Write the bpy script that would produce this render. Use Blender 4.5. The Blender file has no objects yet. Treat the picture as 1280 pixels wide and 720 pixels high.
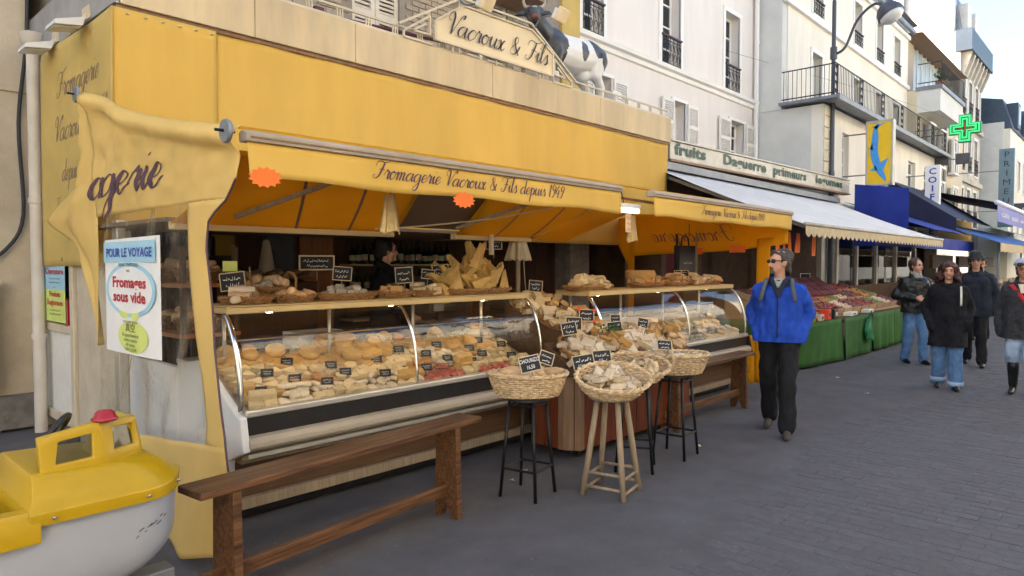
import bpy, bmesh, math, random
from mathutils import Vector, Matrix, Euler, noise
random.seed(7)
R = math.radians
pi = math.pi
S = bpy.context.scene
COL = S.collection

# ---------------------------------------------------------------- camera
YAW, PITCH = R(42.62), R(1.99)
cam_d = bpy.data.cameras.new('camera'); cam_d.sensor_width = 36; cam_d.lens = 24.3; cam_d.clip_end = 800; cam_d.clip_start = .05
cam = bpy.data.objects.new('camera', cam_d); COL.objects.link(cam)
_f = Vector((math.cos(YAW)*math.cos(PITCH), math.sin(YAW)*math.cos(PITCH), -math.sin(PITCH)))
_r = Vector((math.sin(YAW), -math.cos(YAW), 0)); _u = _r.cross(_f)
cam.matrix_world = Matrix(((_r.x, _u.x, -_f.x, 0), (_r.y, _u.y, -_f.y, 0), (_r.z, _u.z, -_f.z, 1.62), (0, 0, 0, 1)))
S.camera = cam
# ---------------------------------------------------------------- sky and sun
SUN_DIR = Vector((-.55, .75, .37)).normalized()
w = bpy.data.worlds.new('World'); S.world = w; w.use_nodes = True
nt = w.node_tree; bg = nt.nodes['Background']
sky = nt.nodes.new('ShaderNodeTexSky'); sky.sky_type = 'NISHITA'; sky.sun_disc = False
sky.sun_elevation = math.asin(SUN_DIR.z); sky.sun_rotation = math.atan2(SUN_DIR.x, SUN_DIR.y)
sky.air_density = 1.0; sky.dust_density = 4.0; sky.ozone_density = 1.0; sky.altitude = 50
nt.links.new(sky.outputs[0], bg.inputs[0]); bg.inputs[1].default_value = .15
sl = bpy.data.lights.new('sun', 'SUN'); sl.energy = 4.2; sl.angle = R(.5); sl.color = (1, .93, .82)
so = bpy.data.objects.new('sun', sl); COL.objects.link(so)
so.rotation_euler = SUN_DIR.to_track_quat('Z', 'Y').to_euler()
vs = S.view_settings; vs.view_transform = 'Standard'; vs.look = 'None'; vs.gamma = 1; vs.use_curve_mapping = False
vs.exposure = 2.0
S.cycles.max_bounces = 10; S.cycles.transparent_max_bounces = 12; S.cycles.diffuse_bounces = 5
S.cycles.sample_clamp_indirect = 6

# ---------------------------------------------------------------- mesh helpers
def sm(t): return t*t*(3-2*t)
def lerp(a, b, t): return a+(b-a)*t
class MB:
    def __init__(s): s.v=[]; s.f=[]; s.m=[]; s.M=None; s.mi=0
    def add(s, vs_, fs):
        o=len(s.v)
        s.v += [tuple(s.M @ Vector(p)) for p in vs_] if s.M else [tuple(p) for p in vs_]
        s.f += [tuple(i+o for i in f) for f in fs]; s.m += [s.mi]*len(fs); return s
    def box(s,x0,x1,y0,y1,z0,z1):
        v=[(x,y,z) for z in (z0,z1) for y in (y0,y1) for x in (x0,x1)]
        return s.add(v,[(0,2,3,1),(4,5,7,6),(0,1,5,4),(2,6,7,3),(0,4,6,2),(1,3,7,5)])
    def cbox(s,c,sz,rot=None):
        v=[]
        m=(Euler(rot).to_matrix() if rot is not None and not isinstance(rot,Matrix) else rot)
        for z in (-.5,.5):
            for y in (-.5,.5):
                for x in (-.5,.5):
                    p=Vector((x*sz[0],y*sz[1],z*sz[2]))
                    if m: p=m@p
                    v.append(tuple(p+Vector(c)))
        return s.add(v,[(0,2,3,1),(4,5,7,6),(0,1,5,4),(2,6,7,3),(0,4,6,2),(1,3,7,5)])
    def bar(s,a,b,w,h=None,up=(0,0,1)):
        a,b=Vector(a),Vector(b); d=b-a; L=d.length; d.normalize(); h=h or w
        u=Vector(up)
        if abs(d.dot(u))>.99: u=Vector((0,1,0))
        x=d.cross(u).normalized(); u=x.cross(d)
        m=Matrix((x,d,u)).transposed()
        return s.cbox((a+b)/2,(w,L,h),m)
    def tube(s,pts,r,n=8,caps=True,closed=False):
        pts=[Vector(p) for p in pts]; k=len(pts); rs=r if isinstance(r,(list,tuple)) else [r]*k
        vs_=[];nrm=None
        for i,p in enumerate(pts):
            if closed: d=pts[(i+1)%k]-pts[i-1]
            else: d=pts[min(i+1,k-1)]-pts[max(i-1,0)]
            if d.length<1e-9: d=Vector((0,0,1))
            d.normalize()
            if nrm is None:
                nrm=d.cross(Vector((0,0,1)))
                if nrm.length<1e-3: nrm=d.cross(Vector((1,0,0)))
            nrm=(nrm-d*nrm.dot(d)).normalized(); b=d.cross(nrm)
            for j in range(n):
                a=2*pi*j/n; vs_.append(p+(nrm*math.cos(a)+b*math.sin(a))*rs[i])
        fs=[]
        for i in range(k if closed else k-1):
            i2=(i+1)%k
            for j in range(n): fs.append((i*n+j,i*n+(j+1)%n,i2*n+(j+1)%n,i2*n+j))
        if caps and not closed: fs += [tuple(range(n))[::-1],tuple(range((k-1)*n,k*n))]
        return s.add(vs_,fs)
    def lathe(s,prof,c=(0,0,0),n=16,sx=1,sy=1,a0=0,a1=None):
        k=len(prof); full=a1 is None; a1=a1 if a1 is not None else 2*pi; m=n if full else n+1
        vs_=[(c[0]+r*math.cos(a0+(a1-a0)*j/n)*sx,c[1]+r*math.sin(a0+(a1-a0)*j/n)*sy,c[2]+z) for r,z in prof for j in range(m)]
        fs=[(i*m+j,i*m+(j+1)%m,(i+1)*m+(j+1)%m,(i+1)*m+j) for i in range(k-1) for j in range(n)]
        if full: fs+=[tuple(range(m))[::-1],tuple(range((k-1)*m,k*m))]
        return s.add(vs_,fs)
    def prism(s,poly,d0,d1,ax='y'):
        # poly in the plane, extruded along ax ; x:(y,z) y:(x,z) z:(x,y)
        f={'x':lambda p,d:(d,p[0],p[1]),'y':lambda p,d:(p[0],d,p[1]),'z':lambda p,d:(p[0],p[1],d)}[ax]
        n=len(poly); v=[f(p,d0) for p in poly]+[f(p,d1) for p in poly]
        return s.add(v,[tuple(range(n)),tuple(range(2*n-1,n-1,-1))]+[(i,i+n,(i+1)%n+n,(i+1)%n) for i in range(n)])
    def grid(s,fn,nu,nv,th=0,keep=None):
        P=[[Vector(fn(i/nu,j/nv)) for i in range(nu+1)] for j in range(nv+1)]
        v=[p for row in P for p in row]; N=(nu+1)*(nv+1)
        q=[(j*(nu+1)+i,j*(nu+1)+i+1,(j+1)*(nu+1)+i+1,(j+1)*(nu+1)+i) for j in range(nv) for i in range(nu) if not keep or keep((i+.5)/nu,(j+.5)/nv)]
        if not th: return s.add(v,q)
        nr=[Vector() for _ in v]
        for a in q:
            n_=(v[a[1]]-v[a[0]]).cross(v[a[3]]-v[a[0]])
            for i in a: nr[i]+=n_
        v2=[p-(nr[i].normalized()*th if nr[i].length>0 else Vector()) for i,p in enumerate(v)]
        ec={}
        for a in q:
            for i in range(4):
                e=(a[i],a[(i+1)%4]); ec[e]=1
        side=[(e[1],e[0],e[0]+N,e[1]+N) for e in ec if (e[1],e[0]) not in ec]
        return s.add(v+v2,q+[tuple(i+N for i in a[::-1]) for a in q]+side)
    def ell(s,c,r,n=10,rot=None,nz=0,seed=0,cut=None):
        m=Euler(rot).to_matrix() if rot else None; v=[];k=max(4,n//2)
        for i in range(k+1):
            th=pi*i/k
            for j in range(n):
                a=2*pi*j/n; p=Vector((math.sin(th)*math.cos(a),math.sin(th)*math.sin(a),-math.cos(th)))
                if nz: p*=1+nz*noise.noise(p*1.7+Vector((seed*3.1,seed,0)))
                if cut is not None: p.z=max(p.z,cut)
                p=Vector((p.x*r[0],p.y*r[1],p.z*r[2]))
                if m: p=m@p
                v.append(p+Vector(c))
        return s.add(v,[(i*n+j,i*n+(j+1)%n,(i+1)*n+(j+1)%n,(i+1)*n+j) for i in range(k) for j in range(n)])
    def caps_(s,a,ra,b,rb,n=10):
        a,b=Vector(a),Vector(b); d=(b-a)
        if d.length<1e-6: return s.ell(a,(ra,)*3,n)
        L=d.length; d/=L; pts=[];rs=[]
        for t in (0.02,.35,.7,1): pts.append(a-d*ra*math.cos(t*pi/2)); rs.append(ra*math.sin(t*pi/2)+1e-4)
        for t in (1,.7,.35,0.02): pts.append(b+d*rb*math.cos(t*pi/2)); rs.append(rb*math.sin(t*pi/2)+1e-4)
        return s.tube(pts,rs,n)
    def mesh(s,name):
        me=bpy.data.meshes.new(name); me.from_pydata(s.v,[],s.f); return me
    def build(s,name,mat,parent=None,smooth=False,bevel=0,weld=False,auto=None):
        me=s.mesh(name)
        mats=mat if isinstance(mat,(list,tuple)) else [mat]
        for m in mats: me.materials.append(MT(m))
        if len(mats)>1: me.polygons.foreach_set('material_index',s.m)
        bm=bmesh.new(); bm.from_mesh(me)
        if weld: bmesh.ops.remove_doubles(bm,verts=bm.verts,dist=1e-5)
        if bevel:
            bmesh.ops.remove_doubles(bm,verts=bm.verts,dist=1e-6)
            ed=[e for e in bm.edges if len(e.link_faces)==2 and e.calc_face_angle(0)>.6]
            bmesh.ops.bevel(bm,geom=ed,offset=bevel,segments=2,affect='EDGES',profile=.5,clamp_overlap=True)
        bmesh.ops.recalc_face_normals(bm,faces=bm.faces)
        bm.to_mesh(me); bm.free()
        if smooth or auto:
            me.polygons.foreach_set('use_smooth',[True]*len(me.polygons))
            if auto:
                try: me.set_sharp_from_angle(angle=R(auto))
                except Exception: pass
        return link(name,me,parent)
ROOTW={}
def link(name,me,parent=None):
    o=bpy.data.objects.new(name,me); COL.objects.link(o)
    if parent is not None:
        o.parent=parent
        if parent.name in ROOTW: o.matrix_parent_inverse=ROOTW[parent.name]
    return o
def tag(o,label=None,cat=None,group=None,kind=None):
    if label: o['label']=label
    if cat: o['category']=cat
    if group: o['group']=group
    if kind: o['kind']=kind
    return o
def T(name,label,cat,loc=(0,0,0),rz=0,group=None,world=True):
    """Empty at a thing's base; with world=True its parts are given in world coordinates"""
    o=bpy.data.objects.new(name,None); COL.objects.link(o); o.location=loc; o.rotation_euler=(0,0,rz); o.empty_display_size=.1
    if world: ROOTW[o.name]=(Matrix.Translation(loc)@Matrix.Rotation(rz,4,'Z')).inverted()
    return tag(o,label,cat,group)
KIDS={}
def copy_tree(o,parent=None,top=True):
    c=o.copy(); COL.objects.link(c)
    if parent is not None: c.parent=parent
    for ch in o.children: copy_tree(ch,c,False)
    return c
def catmull(pts,k=6):
    pts=[Vector(p) for p in pts]; P=[pts[0]*2-pts[1]]+pts+[pts[-1]*2-pts[-2]]; out=[]
    for i in range(1,len(P)-2):
        for j in range(k):
            t=j/k; a,b,c,d=P[i-1],P[i],P[i+1],P[i+2]
            out.append(.5*((2*b)+(c-a)*t+(2*a-5*b+4*c-d)*t*t+(3*b-a-3*c+d)*t**3))
    out.append(pts[-1]); return out

# ---------------------------------------------------------------- materials
MATS={}
def MT(n): return MATS[n] if isinstance(n,str) else n
def srgb(r,g,b):
    f=lambda c:(c/255/12.92 if c/255<=.04045 else ((c/255+.055)/1.055)**2.4)
    return (f(r),f(g),f(b))
def mat(name,c,var=.12,scale=6,rough=.7,metal=0,bump=0,bscale=60,rnd=0,spec=.4,trans=0,c2=None,stretch=(1,1,1),stain=0,coat=0,hue=0,detail=4,emit=0,speck=0):
    m=bpy.data.materials.new(name); m.use_nodes=True; MATS[name]=m
    t=m.node_tree; N=t.nodes; L=t.links; b=N['Principled BSDF']; out=N['Material Output']
    tc=N.new('ShaderNodeTexCoord'); mp=N.new('ShaderNodeMapping'); mp.inputs['Scale'].default_value=stretch
    L.new(tc.outputs['Object'],mp.inputs[0])
    vec=mp.outputs[0]
    if rnd:
        oi=N.new('ShaderNodeObjectInfo'); ad=N.new('ShaderNodeVectorMath'); ad.operation='MULTIPLY_ADD'
        cx=N.new('ShaderNodeCombineXYZ'); L.new(oi.outputs['Random'],cx.inputs[0]); L.new(oi.outputs['Random'],cx.inputs[1])
        L.new(cx.outputs[0],ad.inputs[0]); ad.inputs[1].default_value=(37,19,0); L.new(vec,ad.inputs[2]); vec=ad.outputs[0]
    n1=N.new('ShaderNodeTexNoise'); n1.inputs['Scale'].default_value=scale; n1.inputs['Detail'].default_value=detail; n1.inputs['Roughness'].default_value=.6
    L.new(vec,n1.inputs['Vector'])
    rp=N.new('ShaderNodeValToRGB'); L.new(n1.outputs[0],rp.inputs[0])
    lo=[max(0,x*(1-var)) for x in c]; hi=[min(1,x*(1+var)) for x in (c2 or c)]
    rp.color_ramp.elements[0].position=.3; rp.color_ramp.elements[1].position=.7
    rp.color_ramp.elements[0].color=(*lo,1); rp.color_ramp.elements[1].color=(*hi,1)
    col=rp.outputs[0]
    if stain:
        n3=N.new('ShaderNodeTexNoise'); n3.inputs['Scale'].default_value=scale*.22; n3.inputs['Detail'].default_value=6; L.new(vec,n3.inputs['Vector'])
        r3=N.new('ShaderNodeMapRange'); r3.inputs[1].default_value=.4; r3.inputs[2].default_value=.75; r3.inputs[3].default_value=1; r3.inputs[4].default_value=1-stain; L.new(n3.outputs[0],r3.inputs[0])
        mx=N.new('ShaderNodeMix'); mx.data_type='RGBA'; mx.blend_type='MULTIPLY'; mx.inputs[0].default_value=1
        L.new(col,mx.inputs[6]); L.new(r3.outputs[0],mx.inputs[7]); col=mx.outputs[2]
    if speck:
        n4=N.new('ShaderNodeTexNoise'); n4.inputs['Scale'].default_value=38; n4.inputs['Detail'].default_value=2; L.new(vec,n4.inputs['Vector'])
        r4=N.new('ShaderNodeMapRange'); r4.inputs[1].default_value=.70; r4.inputs[2].default_value=.76; r4.inputs[3].default_value=0; r4.inputs[4].default_value=speck; L.new(n4.outputs[0],r4.inputs[0])
        m4=N.new('ShaderNodeMix'); m4.data_type='RGBA'; m4.inputs[7].default_value=(.30,.29,.28,1); L.new(r4.outputs[0],m4.inputs[0]); L.new(col,m4.inputs[6]); col=m4.outputs[2]
    if rnd or hue:
        oi=N.new('ShaderNodeObjectInfo'); hs=N.new('ShaderNodeHueSaturation'); L.new(col,hs.inputs['Color'])
        mr=N.new('ShaderNodeMapRange'); mr.inputs[3].default_value=1-rnd; mr.inputs[4].default_value=1+rnd; L.new(oi.outputs['Random'],mr.inputs[0]); L.new(mr.outputs[0],hs.inputs['Value'])
        if hue:
            mh=N.new('ShaderNodeMapRange'); mh.inputs[3].default_value=.5-hue; mh.inputs[4].default_value=.5+hue
            mm=N.new('ShaderNodeMath'); mm.operation='FRACT'; m2=N.new('ShaderNodeMath'); m2.operation='MULTIPLY'; m2.inputs[1].default_value=7.13
            L.new(oi.outputs['Random'],m2.inputs[0]); L.new(m2.outputs[0],mm.inputs[0]); L.new(mm.outputs[0],mh.inputs[0]); L.new(mh.outputs[0],hs.inputs['Hue'])
        col=hs.outputs[0]
    L.new(col,b.inputs['Base Color'])
    b.inputs['Roughness'].default_value=rough; b.inputs['Metallic'].default_value=metal
    b.inputs['Specular IOR Level'].default_value=spec
    if coat: b.inputs['Coat Weight'].default_value=coat; b.inputs['Coat Roughness'].default_value=.12
    if emit: L.new(col,b.inputs['Emission Color']); b.inputs['Emission Strength'].default_value=emit
    if bump:
        n2=N.new('ShaderNodeTexNoise'); n2.inputs['Scale'].default_value=bscale; n2.inputs['Detail'].default_value=5; L.new(vec,n2.inputs['Vector'])
        bp=N.new('ShaderNodeBump'); bp.inputs['Strength'].default_value=bump; bp.inputs['Distance'].default_value=.01
        L.new(n2.outputs[0],bp.inputs['Height']); L.new(bp.outputs[0],b.inputs['Normal'])
    if trans:
        tr=N.new('ShaderNodeBsdfTranslucent'); L.new(col,tr.inputs[0]); ms=N.new('ShaderNodeMixShader'); ms.inputs[0].default_value=trans
        L.new(b.outputs[0],ms.inputs[1]); L.new(tr.outputs[0],ms.inputs[2]); L.new(ms.outputs[0],out.inputs[0])
    return m
def glassmat(name,tint=(1,1,1),rough=.02,haze=.0,refl=1.0,wave=0,hcol=(.8,.8,.8),ior=1.5):
    """thin pane: clear transmission with fresnel reflection and a little dust"""
    m=bpy.data.materials.new(name); m.use_nodes=True; MATS[name]=m
    t=m.node_tree; N=t.nodes; L=t.links; N.remove(N['Principled BSDF']); out=N['Material Output']
    tr=N.new('ShaderNodeBsdfTransparent'); tr.inputs[0].default_value=(*tint,1)
    gl=N.new('ShaderNodeBsdfGlossy'); gl.inputs['Roughness'].default_value=rough; gl.inputs[0].default_value=(refl,refl,refl,1)
    fr=N.new('ShaderNodeFresnel'); ge=N.new('ShaderNodeNewGeometry'); ma=N.new('ShaderNodeMath'); ma.operation='MULTIPLY_ADD'; ma.inputs[1].default_value=1/ior-ior; ma.inputs[2].default_value=ior; L.new(ge.outputs['Backfacing'],ma.inputs[0]); L.new(ma.outputs[0],fr.inputs[0])
    ms=N.new('ShaderNodeMixShader'); L.new(fr.outputs[0],ms.inputs[0]); L.new(tr.outputs[0],ms.inputs[1]); L.new(gl.outputs[0],ms.inputs[2])
    last=ms.outputs[0]
    tc=N.new('ShaderNodeTexCoord')
    if wave:
        n=N.new('ShaderNodeTexNoise'); n.inputs['Scale'].default_value=5; n.inputs['Detail'].default_value=3; L.new(tc.outputs['Object'],n.inputs['Vector'])
        bp=N.new('ShaderNodeBump'); bp.inputs['Strength'].default_value=wave; bp.inputs['Distance'].default_value=.1; L.new(n.outputs[0],bp.inputs['Height'])
        L.new(bp.outputs[0],gl.inputs['Normal']); L.new(bp.outputs[0],fr.inputs['Normal'])
    if haze:
        n=N.new('ShaderNodeTexNoise'); n.inputs['Scale'].default_value=4; n.inputs['Detail'].default_value=6; L.new(tc.outputs['Object'],n.inputs['Vector'])
        mr=N.new('ShaderNodeMapRange'); mr.inputs[1].default_value=.3; mr.inputs[2].default_value=.8; mr.inputs[3].default_value=haze*.4; mr.inputs[4].default_value=haze*1.6; L.new(n.outputs[0],mr.inputs[0])
        d=N.new('ShaderNodeBsdfDiffuse'); d.inputs[0].default_value=(*hcol,1); m2=N.new('ShaderNodeMixShader')
        L.new(mr.outputs[0],m2.inputs[0]); L.new(last,m2.inputs[1]); L.new(d.outputs[0],m2.inputs[2]); last=m2.outputs[0]
    L.new(last,out.inputs[0]); return m
def emat(name,c,s):
    m=bpy.data.materials.new(name); m.use_nodes=True; MATS[name]=m
    b=m.node_tree.nodes['Principled BSDF']; b.inputs['Base Color'].default_value=(*c,1); b.inputs['Emission Color'].default_value=(*c,1); b.inputs['Emission Strength'].default_value=s
    return m

mat('asphalt',(.098,.094,.101),.12,3,.85,bump=.5,bscale=180,stain=.14,c2=(.110,.105,.112),speck=.55)
mat('paver',(.098,.094,.102),.14,20,.8,bump=.4,bscale=120,rnd=.09,speck=.5)
mat('paver_mass',(.098,.094,.102),.24,7,.8,bump=.4,bscale=120,speck=.5,stain=.2)
mat('yellow_cloth',(.84,.46,.02),.07,2.5,.75,bump=.06,bscale=400,trans=.5,stain=.1,spec=.2)
mat('yellow_blind',(.68,.43,.095),.06,2.0,.75,bump=.06,bscale=400,stain=.16,spec=.2,stretch=(1.6,1,.3))
mat('yellow_pale',(.77,.535,.18),.06,2.5,.75,bump=.08,bscale=400,trans=.15,stain=.14,spec=.2)
mat('yellow_banner',(.60,.43,.14),.08,2.5,.8,bump=.06,bscale=400,stain=.2,spec=.2)
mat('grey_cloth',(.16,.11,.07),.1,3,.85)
mat('ink',(.10,.055,.075),.1,8,.8)
mat('ink_faded',(.22,.155,.10),.15,8,.8)
mat('bar_metal',(.40,.33,.25),.12,6,.5,stain=.2)
mat('ink_dark',(.05,.04,.05),.1,8,.7)
mat('fascia',(.62,.50,.32),.08,4,.8,bump=.15,bscale=90,stretch=(1.6,1,.3),stain=.28,c2=(.66,.52,.31))
mat('fascia_side',(.36,.36,.36),.12,4,.7,bump=.1,bscale=50,stain=.25)
mat('cream_metal',(.64,.55,.40),.08,6,.55,stain=.15)
mat('cream_sign',(.78,.64,.40),.05,4,.6,stain=.1)
mat('beige_render',(.57,.49,.37),.10,5,.9,bump=.35,bscale=50,stain=.25)
mat('stone_base',(.20,.18,.16),.3,8,.9,bump=.8,bscale=25,stain=.3)
mat('white_render',(.78,.725,.675),.03,2.5,.9,bump=.12,bscale=80,stain=.10,stretch=(1.5,1,.3))
mat('white_trim',(.84,.82,.78),.03,4,.7,stain=.06)
mat('grey_render',(.66,.66,.63),.05,2.5,.9,bump=.2,bscale=60,stain=.12)
mat('cream_render',(.80,.76,.66),.04,2.5,.9,bump=.15,bscale=60,stain=.13,stretch=(1.5,1,.3))
mat('cream_render_dark',(.66,.58,.43),.06,2,.9,bump=.15,bscale=60,stain=.12)
mat('stone_block',(.58,.53,.45),.12,3,.9,bump=.4,bscale=40,stain=.25)
mat('white_brickwork',(.74,.72,.68),.12,9,.9,bump=.8,bscale=30,stain=.35)
mat('brick_tan',(.38,.31,.23),.15,20,.9,bump=.3,bscale=80,rnd=.12)
mat('mortar',(.28,.24,.19),.12,20,.95)
mat('shutter_paint',(.78,.75,.69),.05,10,.6,stain=.1)
mat('shutter_cream',(.68,.60,.48),.06,10,.6,stain=.15)
mat('iron',(.020,.020,.024),.2,20,.5,metal=.2)
mat('iron_red',(.075,.022,.03),.2,20,.5)
mat('zinc',(.22,.24,.27),.15,5,.5,metal=.4,stain=.2)
mat('slate_blue',(.055,.08,.12),.15,6,.5,stain=.2)
mat('lamp_grey',(.075,.08,.10),.15,20,.45,metal=.3)
mat('pipe_paint',(.62,.56,.48),.06,6,.6,stain=.15)
mat('cable',(.03,.03,.035),.1,20,.6)
glassmat('window_glass',(.35,.38,.42),.02)
mat('room_dark',(.10,.10,.11),.3,2,.9)
mat('curtain_white',(.62,.62,.60),.1,12,.9,stretch=(6,6,1))
glassmat('case_glass',(.96,.97,.96),.02,haze=.008,wave=.03)
glassmat('plastic_film',(.95,.95,.93),.10,haze=.012,wave=.35,refl=1,hcol=(.7,.66,.58),ior=1.28)
glassmat('wrap_film',(.99,.97,.94),.22,haze=.08,wave=.25,refl=.6,hcol=(.8,.7,.55))
mat('wood_dark',(.072,.030,.012),.4,7,.45,bump=.15,bscale=40,stretch=(.35,7,7),c2=(.15,.068,.028),stain=.35)
mat('wood_red',(.13,.030,.011),.25,6,.4,bump=.08,bscale=40,stretch=(7,7,.5),c2=(.17,.042,.015),stain=.2,rnd=.08)
mat('wood_edge',(.24,.14,.08),.2,6,.6,stretch=(7,7,.5),stain=.3)
mat('wood_pale',(.32,.24,.155),.2,8,.65,stretch=(8,8,.6),bump=.15,bscale=50,stain=.2)
mat('wood_brown',(.10,.052,.025),.25,6,.6,stretch=(.5,7,7),stain=.2)
mat('wood_interior',(.085,.032,.012),.25,5,.55,stretch=(7,7,.4),rnd=.1)
mat('wood_orange',(.40,.15,.045),.2,5,.55,stretch=(7,7,.4),rnd=.1)
mat('shelf_cream',(.62,.46,.22),.06,5,.5,stain=.12)
mat('alu',(.56,.53,.47),.06,6,.38,metal=.55,stain=.1)
mat('chrome',(.75,.75,.75),.03,6,.14,metal=1)
mat('bumper',(.42,.36,.28),.06,6,.4,stain=.1)
mat('black_plastic',(.018,.016,.016),.2,10,.45)
mat('black_metal',(.014,.014,.015),.2,20,.42,metal=.3)
mat('enamel_white',(.72,.72,.72),.02,5,.35,stain=.03)
mat('wicker',(.50,.35,.19),.28,30,.65,rnd=.10,c2=(.60,.44,.26))
mat('wicker_dark',(.30,.155,.06),.28,30,.65,rnd=.12)
mat('slate',(.022,.022,.024),.25,10,.75)
mat('chalk',(.72,.70,.66),.1,20,.9)
mat('tag_frame',(.60,.47,.30),.1,20,.6)
mat('paper_white',(.80,.79,.76),.04,8,.8)
mat('orange_card',(.85,.18,.03),.05,8,.7)
mat('red_card',(.80,.07,.03),.05,8,.7)
mat('cheese_pile',(.62,.40,.13),.14,14,.55,rnd=.14,bump=.2,bscale=60)
mat('cheese_ivory',(.66,.51,.29),.12,16,.6,rnd=.14,bump=.2,bscale=60)
mat('cheese_white',(.70,.59,.43),.10,20,.7,rnd=.10,bump=.3,bscale=70)
mat('cheese_gold',(.52,.31,.10),.14,12,.55,rnd=.16,bump=.2,bscale=60)
mat('cheese_orange',(.62,.25,.06),.14,12,.55,rnd=.16)
mat('rind_washed',(.50,.24,.07),.22,22,.7,rnd=.15,bump=.4,bscale=60)
mat('cheese_blue',(.50,.46,.36),.35,55,.6,rnd=.1,c2=(.62,.55,.40))
mat('rind_brown',(.33,.19,.08),.25,18,.8,rnd=.2,bump=.4,bscale=60)
mat('rind_grey',(.42,.38,.32),.3,30,.85,rnd=.2,bump=.5,bscale=80)
mat('meat_red',(.30,.055,.035),.3,18,.45,rnd=.2,c2=(.45,.12,.08))
mat('bread_crust',(.58,.34,.15),.18,10,.7,rnd=.12,bump=.3,bscale=40,c2=(.68,.46,.25))
mat('butcher_paper',(.68,.57,.42),.06,8,.75,rnd=.06)
mat('herb_green',(.05,.11,.02),.3,20,.7)
mat('boat_yellow',(.47,.29,.003),.08,4,.34,coat=.15,stain=.14)
mat('boat_white',(.40,.42,.47),.05,3,.32,coat=.3,stain=.16)
mat('scuff',(.10,.09,.085),.3,30,.8)
mat('red_plastic',(.33,.010,.022),.05,5,.2,coat=.4)
mat('green_cloth',(.030,.115,.018),.18,3,.85,bump=.15,bscale=300,stain=.25)
mat('white_awning',(.80,.79,.78),.05,3,.8,trans=.2,stain=.12,bump=.05,bscale=300)
mat('blue_canvas',(.012,.035,.30),.10,3,.7,stain=.1,trans=.1)
mat('navy_canvas',(.012,.016,.05),.15,3,.7)
mat('blue_bright',(.03,.12,.42),.12,3,.7,trans=.2)
mat('mustard_cloth',(.42,.26,.04),.12,3,.8)
mat('teal_paint',(.05,.22,.20),.12,4,.6)
mat('cream_cloth',(.66,.55,.36),.1,8,.85,trans=.2)
mat('sign_steel',(.46,.44,.39),.16,3,.45,metal=.2,stain=.15)
mat('sign_green',(.008,.055,.040),.06,6,.5)
mat('dolphin_blue',(.05,.30,.72),.1,6,.5)
mat('sign_yellow',(.78,.50,.012),.05,4,.5)
emat('cross_green',(.04,.60,.17),.38)
mat('cross_dark',(.015,.16,.06),.1,10,.5)
emat('tube_light',(1,.84,.5),2.2)
emat('case_lamp',(1,.80,.52),30.0)
mat('sign_white',(.80,.81,.84),.04,6,.5)
mat('sign_blue',(.04,.07,.42),.05,6,.5)
mat('sign_teal',(.15,.23,.28),.1,6,.5)
mat('poster_blue',(.36,.62,.76),.04,6,.5)
mat('poster_lime',(.66,.75,.20),.06,6,.5)
mat('poster_red',(.50,.02,.04),.06,6,.5)
mat('crimson',(.14,.012,.03),.15,6,.7)
mat('dark_wall',(.10,.062,.04),.25,6,.9,bump=.4,bscale=40,stain=.3)
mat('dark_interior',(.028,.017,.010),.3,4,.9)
mat('skin',(.55,.29,.19),.08,14,.5,rnd=.05)
mat('hair_brown',(.060,.035,.025),.4,60,.6,bump=.7,bscale=160,stretch=(1,1,.25))
mat('hair_grey',(.058,.047,.038),.5,60,.6,bump=.7,bscale=160,stretch=(1,1,.25))
mat('hair_black',(.012,.009,.008),.4,60,.5,bump=.7,bscale=160)
mat('hair_auburn',(.050,.014,.012),.45,50,.6,bump=1,bscale=120)
mat('jacket_blue',(.008,.058,.40),.15,7,.8,bump=.45,bscale=14,stain=.15)
mat('fleece_navy',(.02,.025,.045),.2,20,.9,bump=.3,bscale=60)
mat('trouser_black',(.006,.006,.008),.25,8,.85,bump=.4,bscale=18)
mat('coat_black',(.005,.005,.008),.25,8,.9,bump=.4,bscale=16)
mat('coat_navy',(.010,.013,.026),.25,8,.85,bump=.4,bscale=16)
mat('leather_black',(.012,.012,.013),.3,10,.35,bump=.5,bscale=22)
mat('jeans',(.10,.20,.38),.25,9,.9,bump=.3,bscale=24,stain=.25)
mat('jeans_pale',(.33,.43,.58),.2,9,.9,bump=.3,bscale=24,stain=.2)
mat('plaid_grey',(.032,.033,.038),.6,26,.9,bump=.3,bscale=40,stretch=(1,1,3))
mat('beret_blue',(.42,.47,.60),.2,30,.9,bump=.5,bscale=90)
mat('felt_grey',(.035,.04,.048),.2,20,.9)
mat('shoe_tan',(.06,.05,.042),.35,18,.8)
mat('strap_grey',(.085,.10,.105),.2,20,.8)
mat('scarf_grey',(.30,.31,.27),.25,30,.9)
mat('bag_white',(.62,.60,.54),.1,10,.8)
mat('red_strap',(.42,.02,.03),.1,20,.7)
mat('cow_white',(.78,.77,.75),.04,6,.45,stain=.12)
mat('cow_black',(.035,.037,.045),.3,6,.4,c2=(.055,.058,.068))
mat('horn',(.42,.36,.28),.2,10,.5)
mat('muzzle',(.16,.07,.055),.2,12,.6)
mat('bag_green',(.02,.26,.09),.15,9,.35,trans=.3)
mat('bag_gold',(.60,.45,.20),.15,9,.3,trans=.2,metal=.2)
mat('fruit_red',(.20,.03,.03),.35,30,.4,rnd=.3)
mat('fruit_purple',(.15,.05,.07),.35,30,.5,rnd=.3)
mat('fruit_orange',(.5,.2,.05),.12,20,.5,rnd=.15)
mat('fruit_green',(.15,.20,.06),.2,20,.5,rnd=.25)
mat('fruit_pale',(.62,.50,.38),.2,20,.6,rnd=.2)
mat('melon_pink',(.70,.16,.13),.1,20,.4)
mat('crate_wood',(.40,.27,.15),.2,10,.7,rnd=.1,stretch=(1,6,6))
mat('terracotta',(.34,.12,.06),.15,10,.8)
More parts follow.
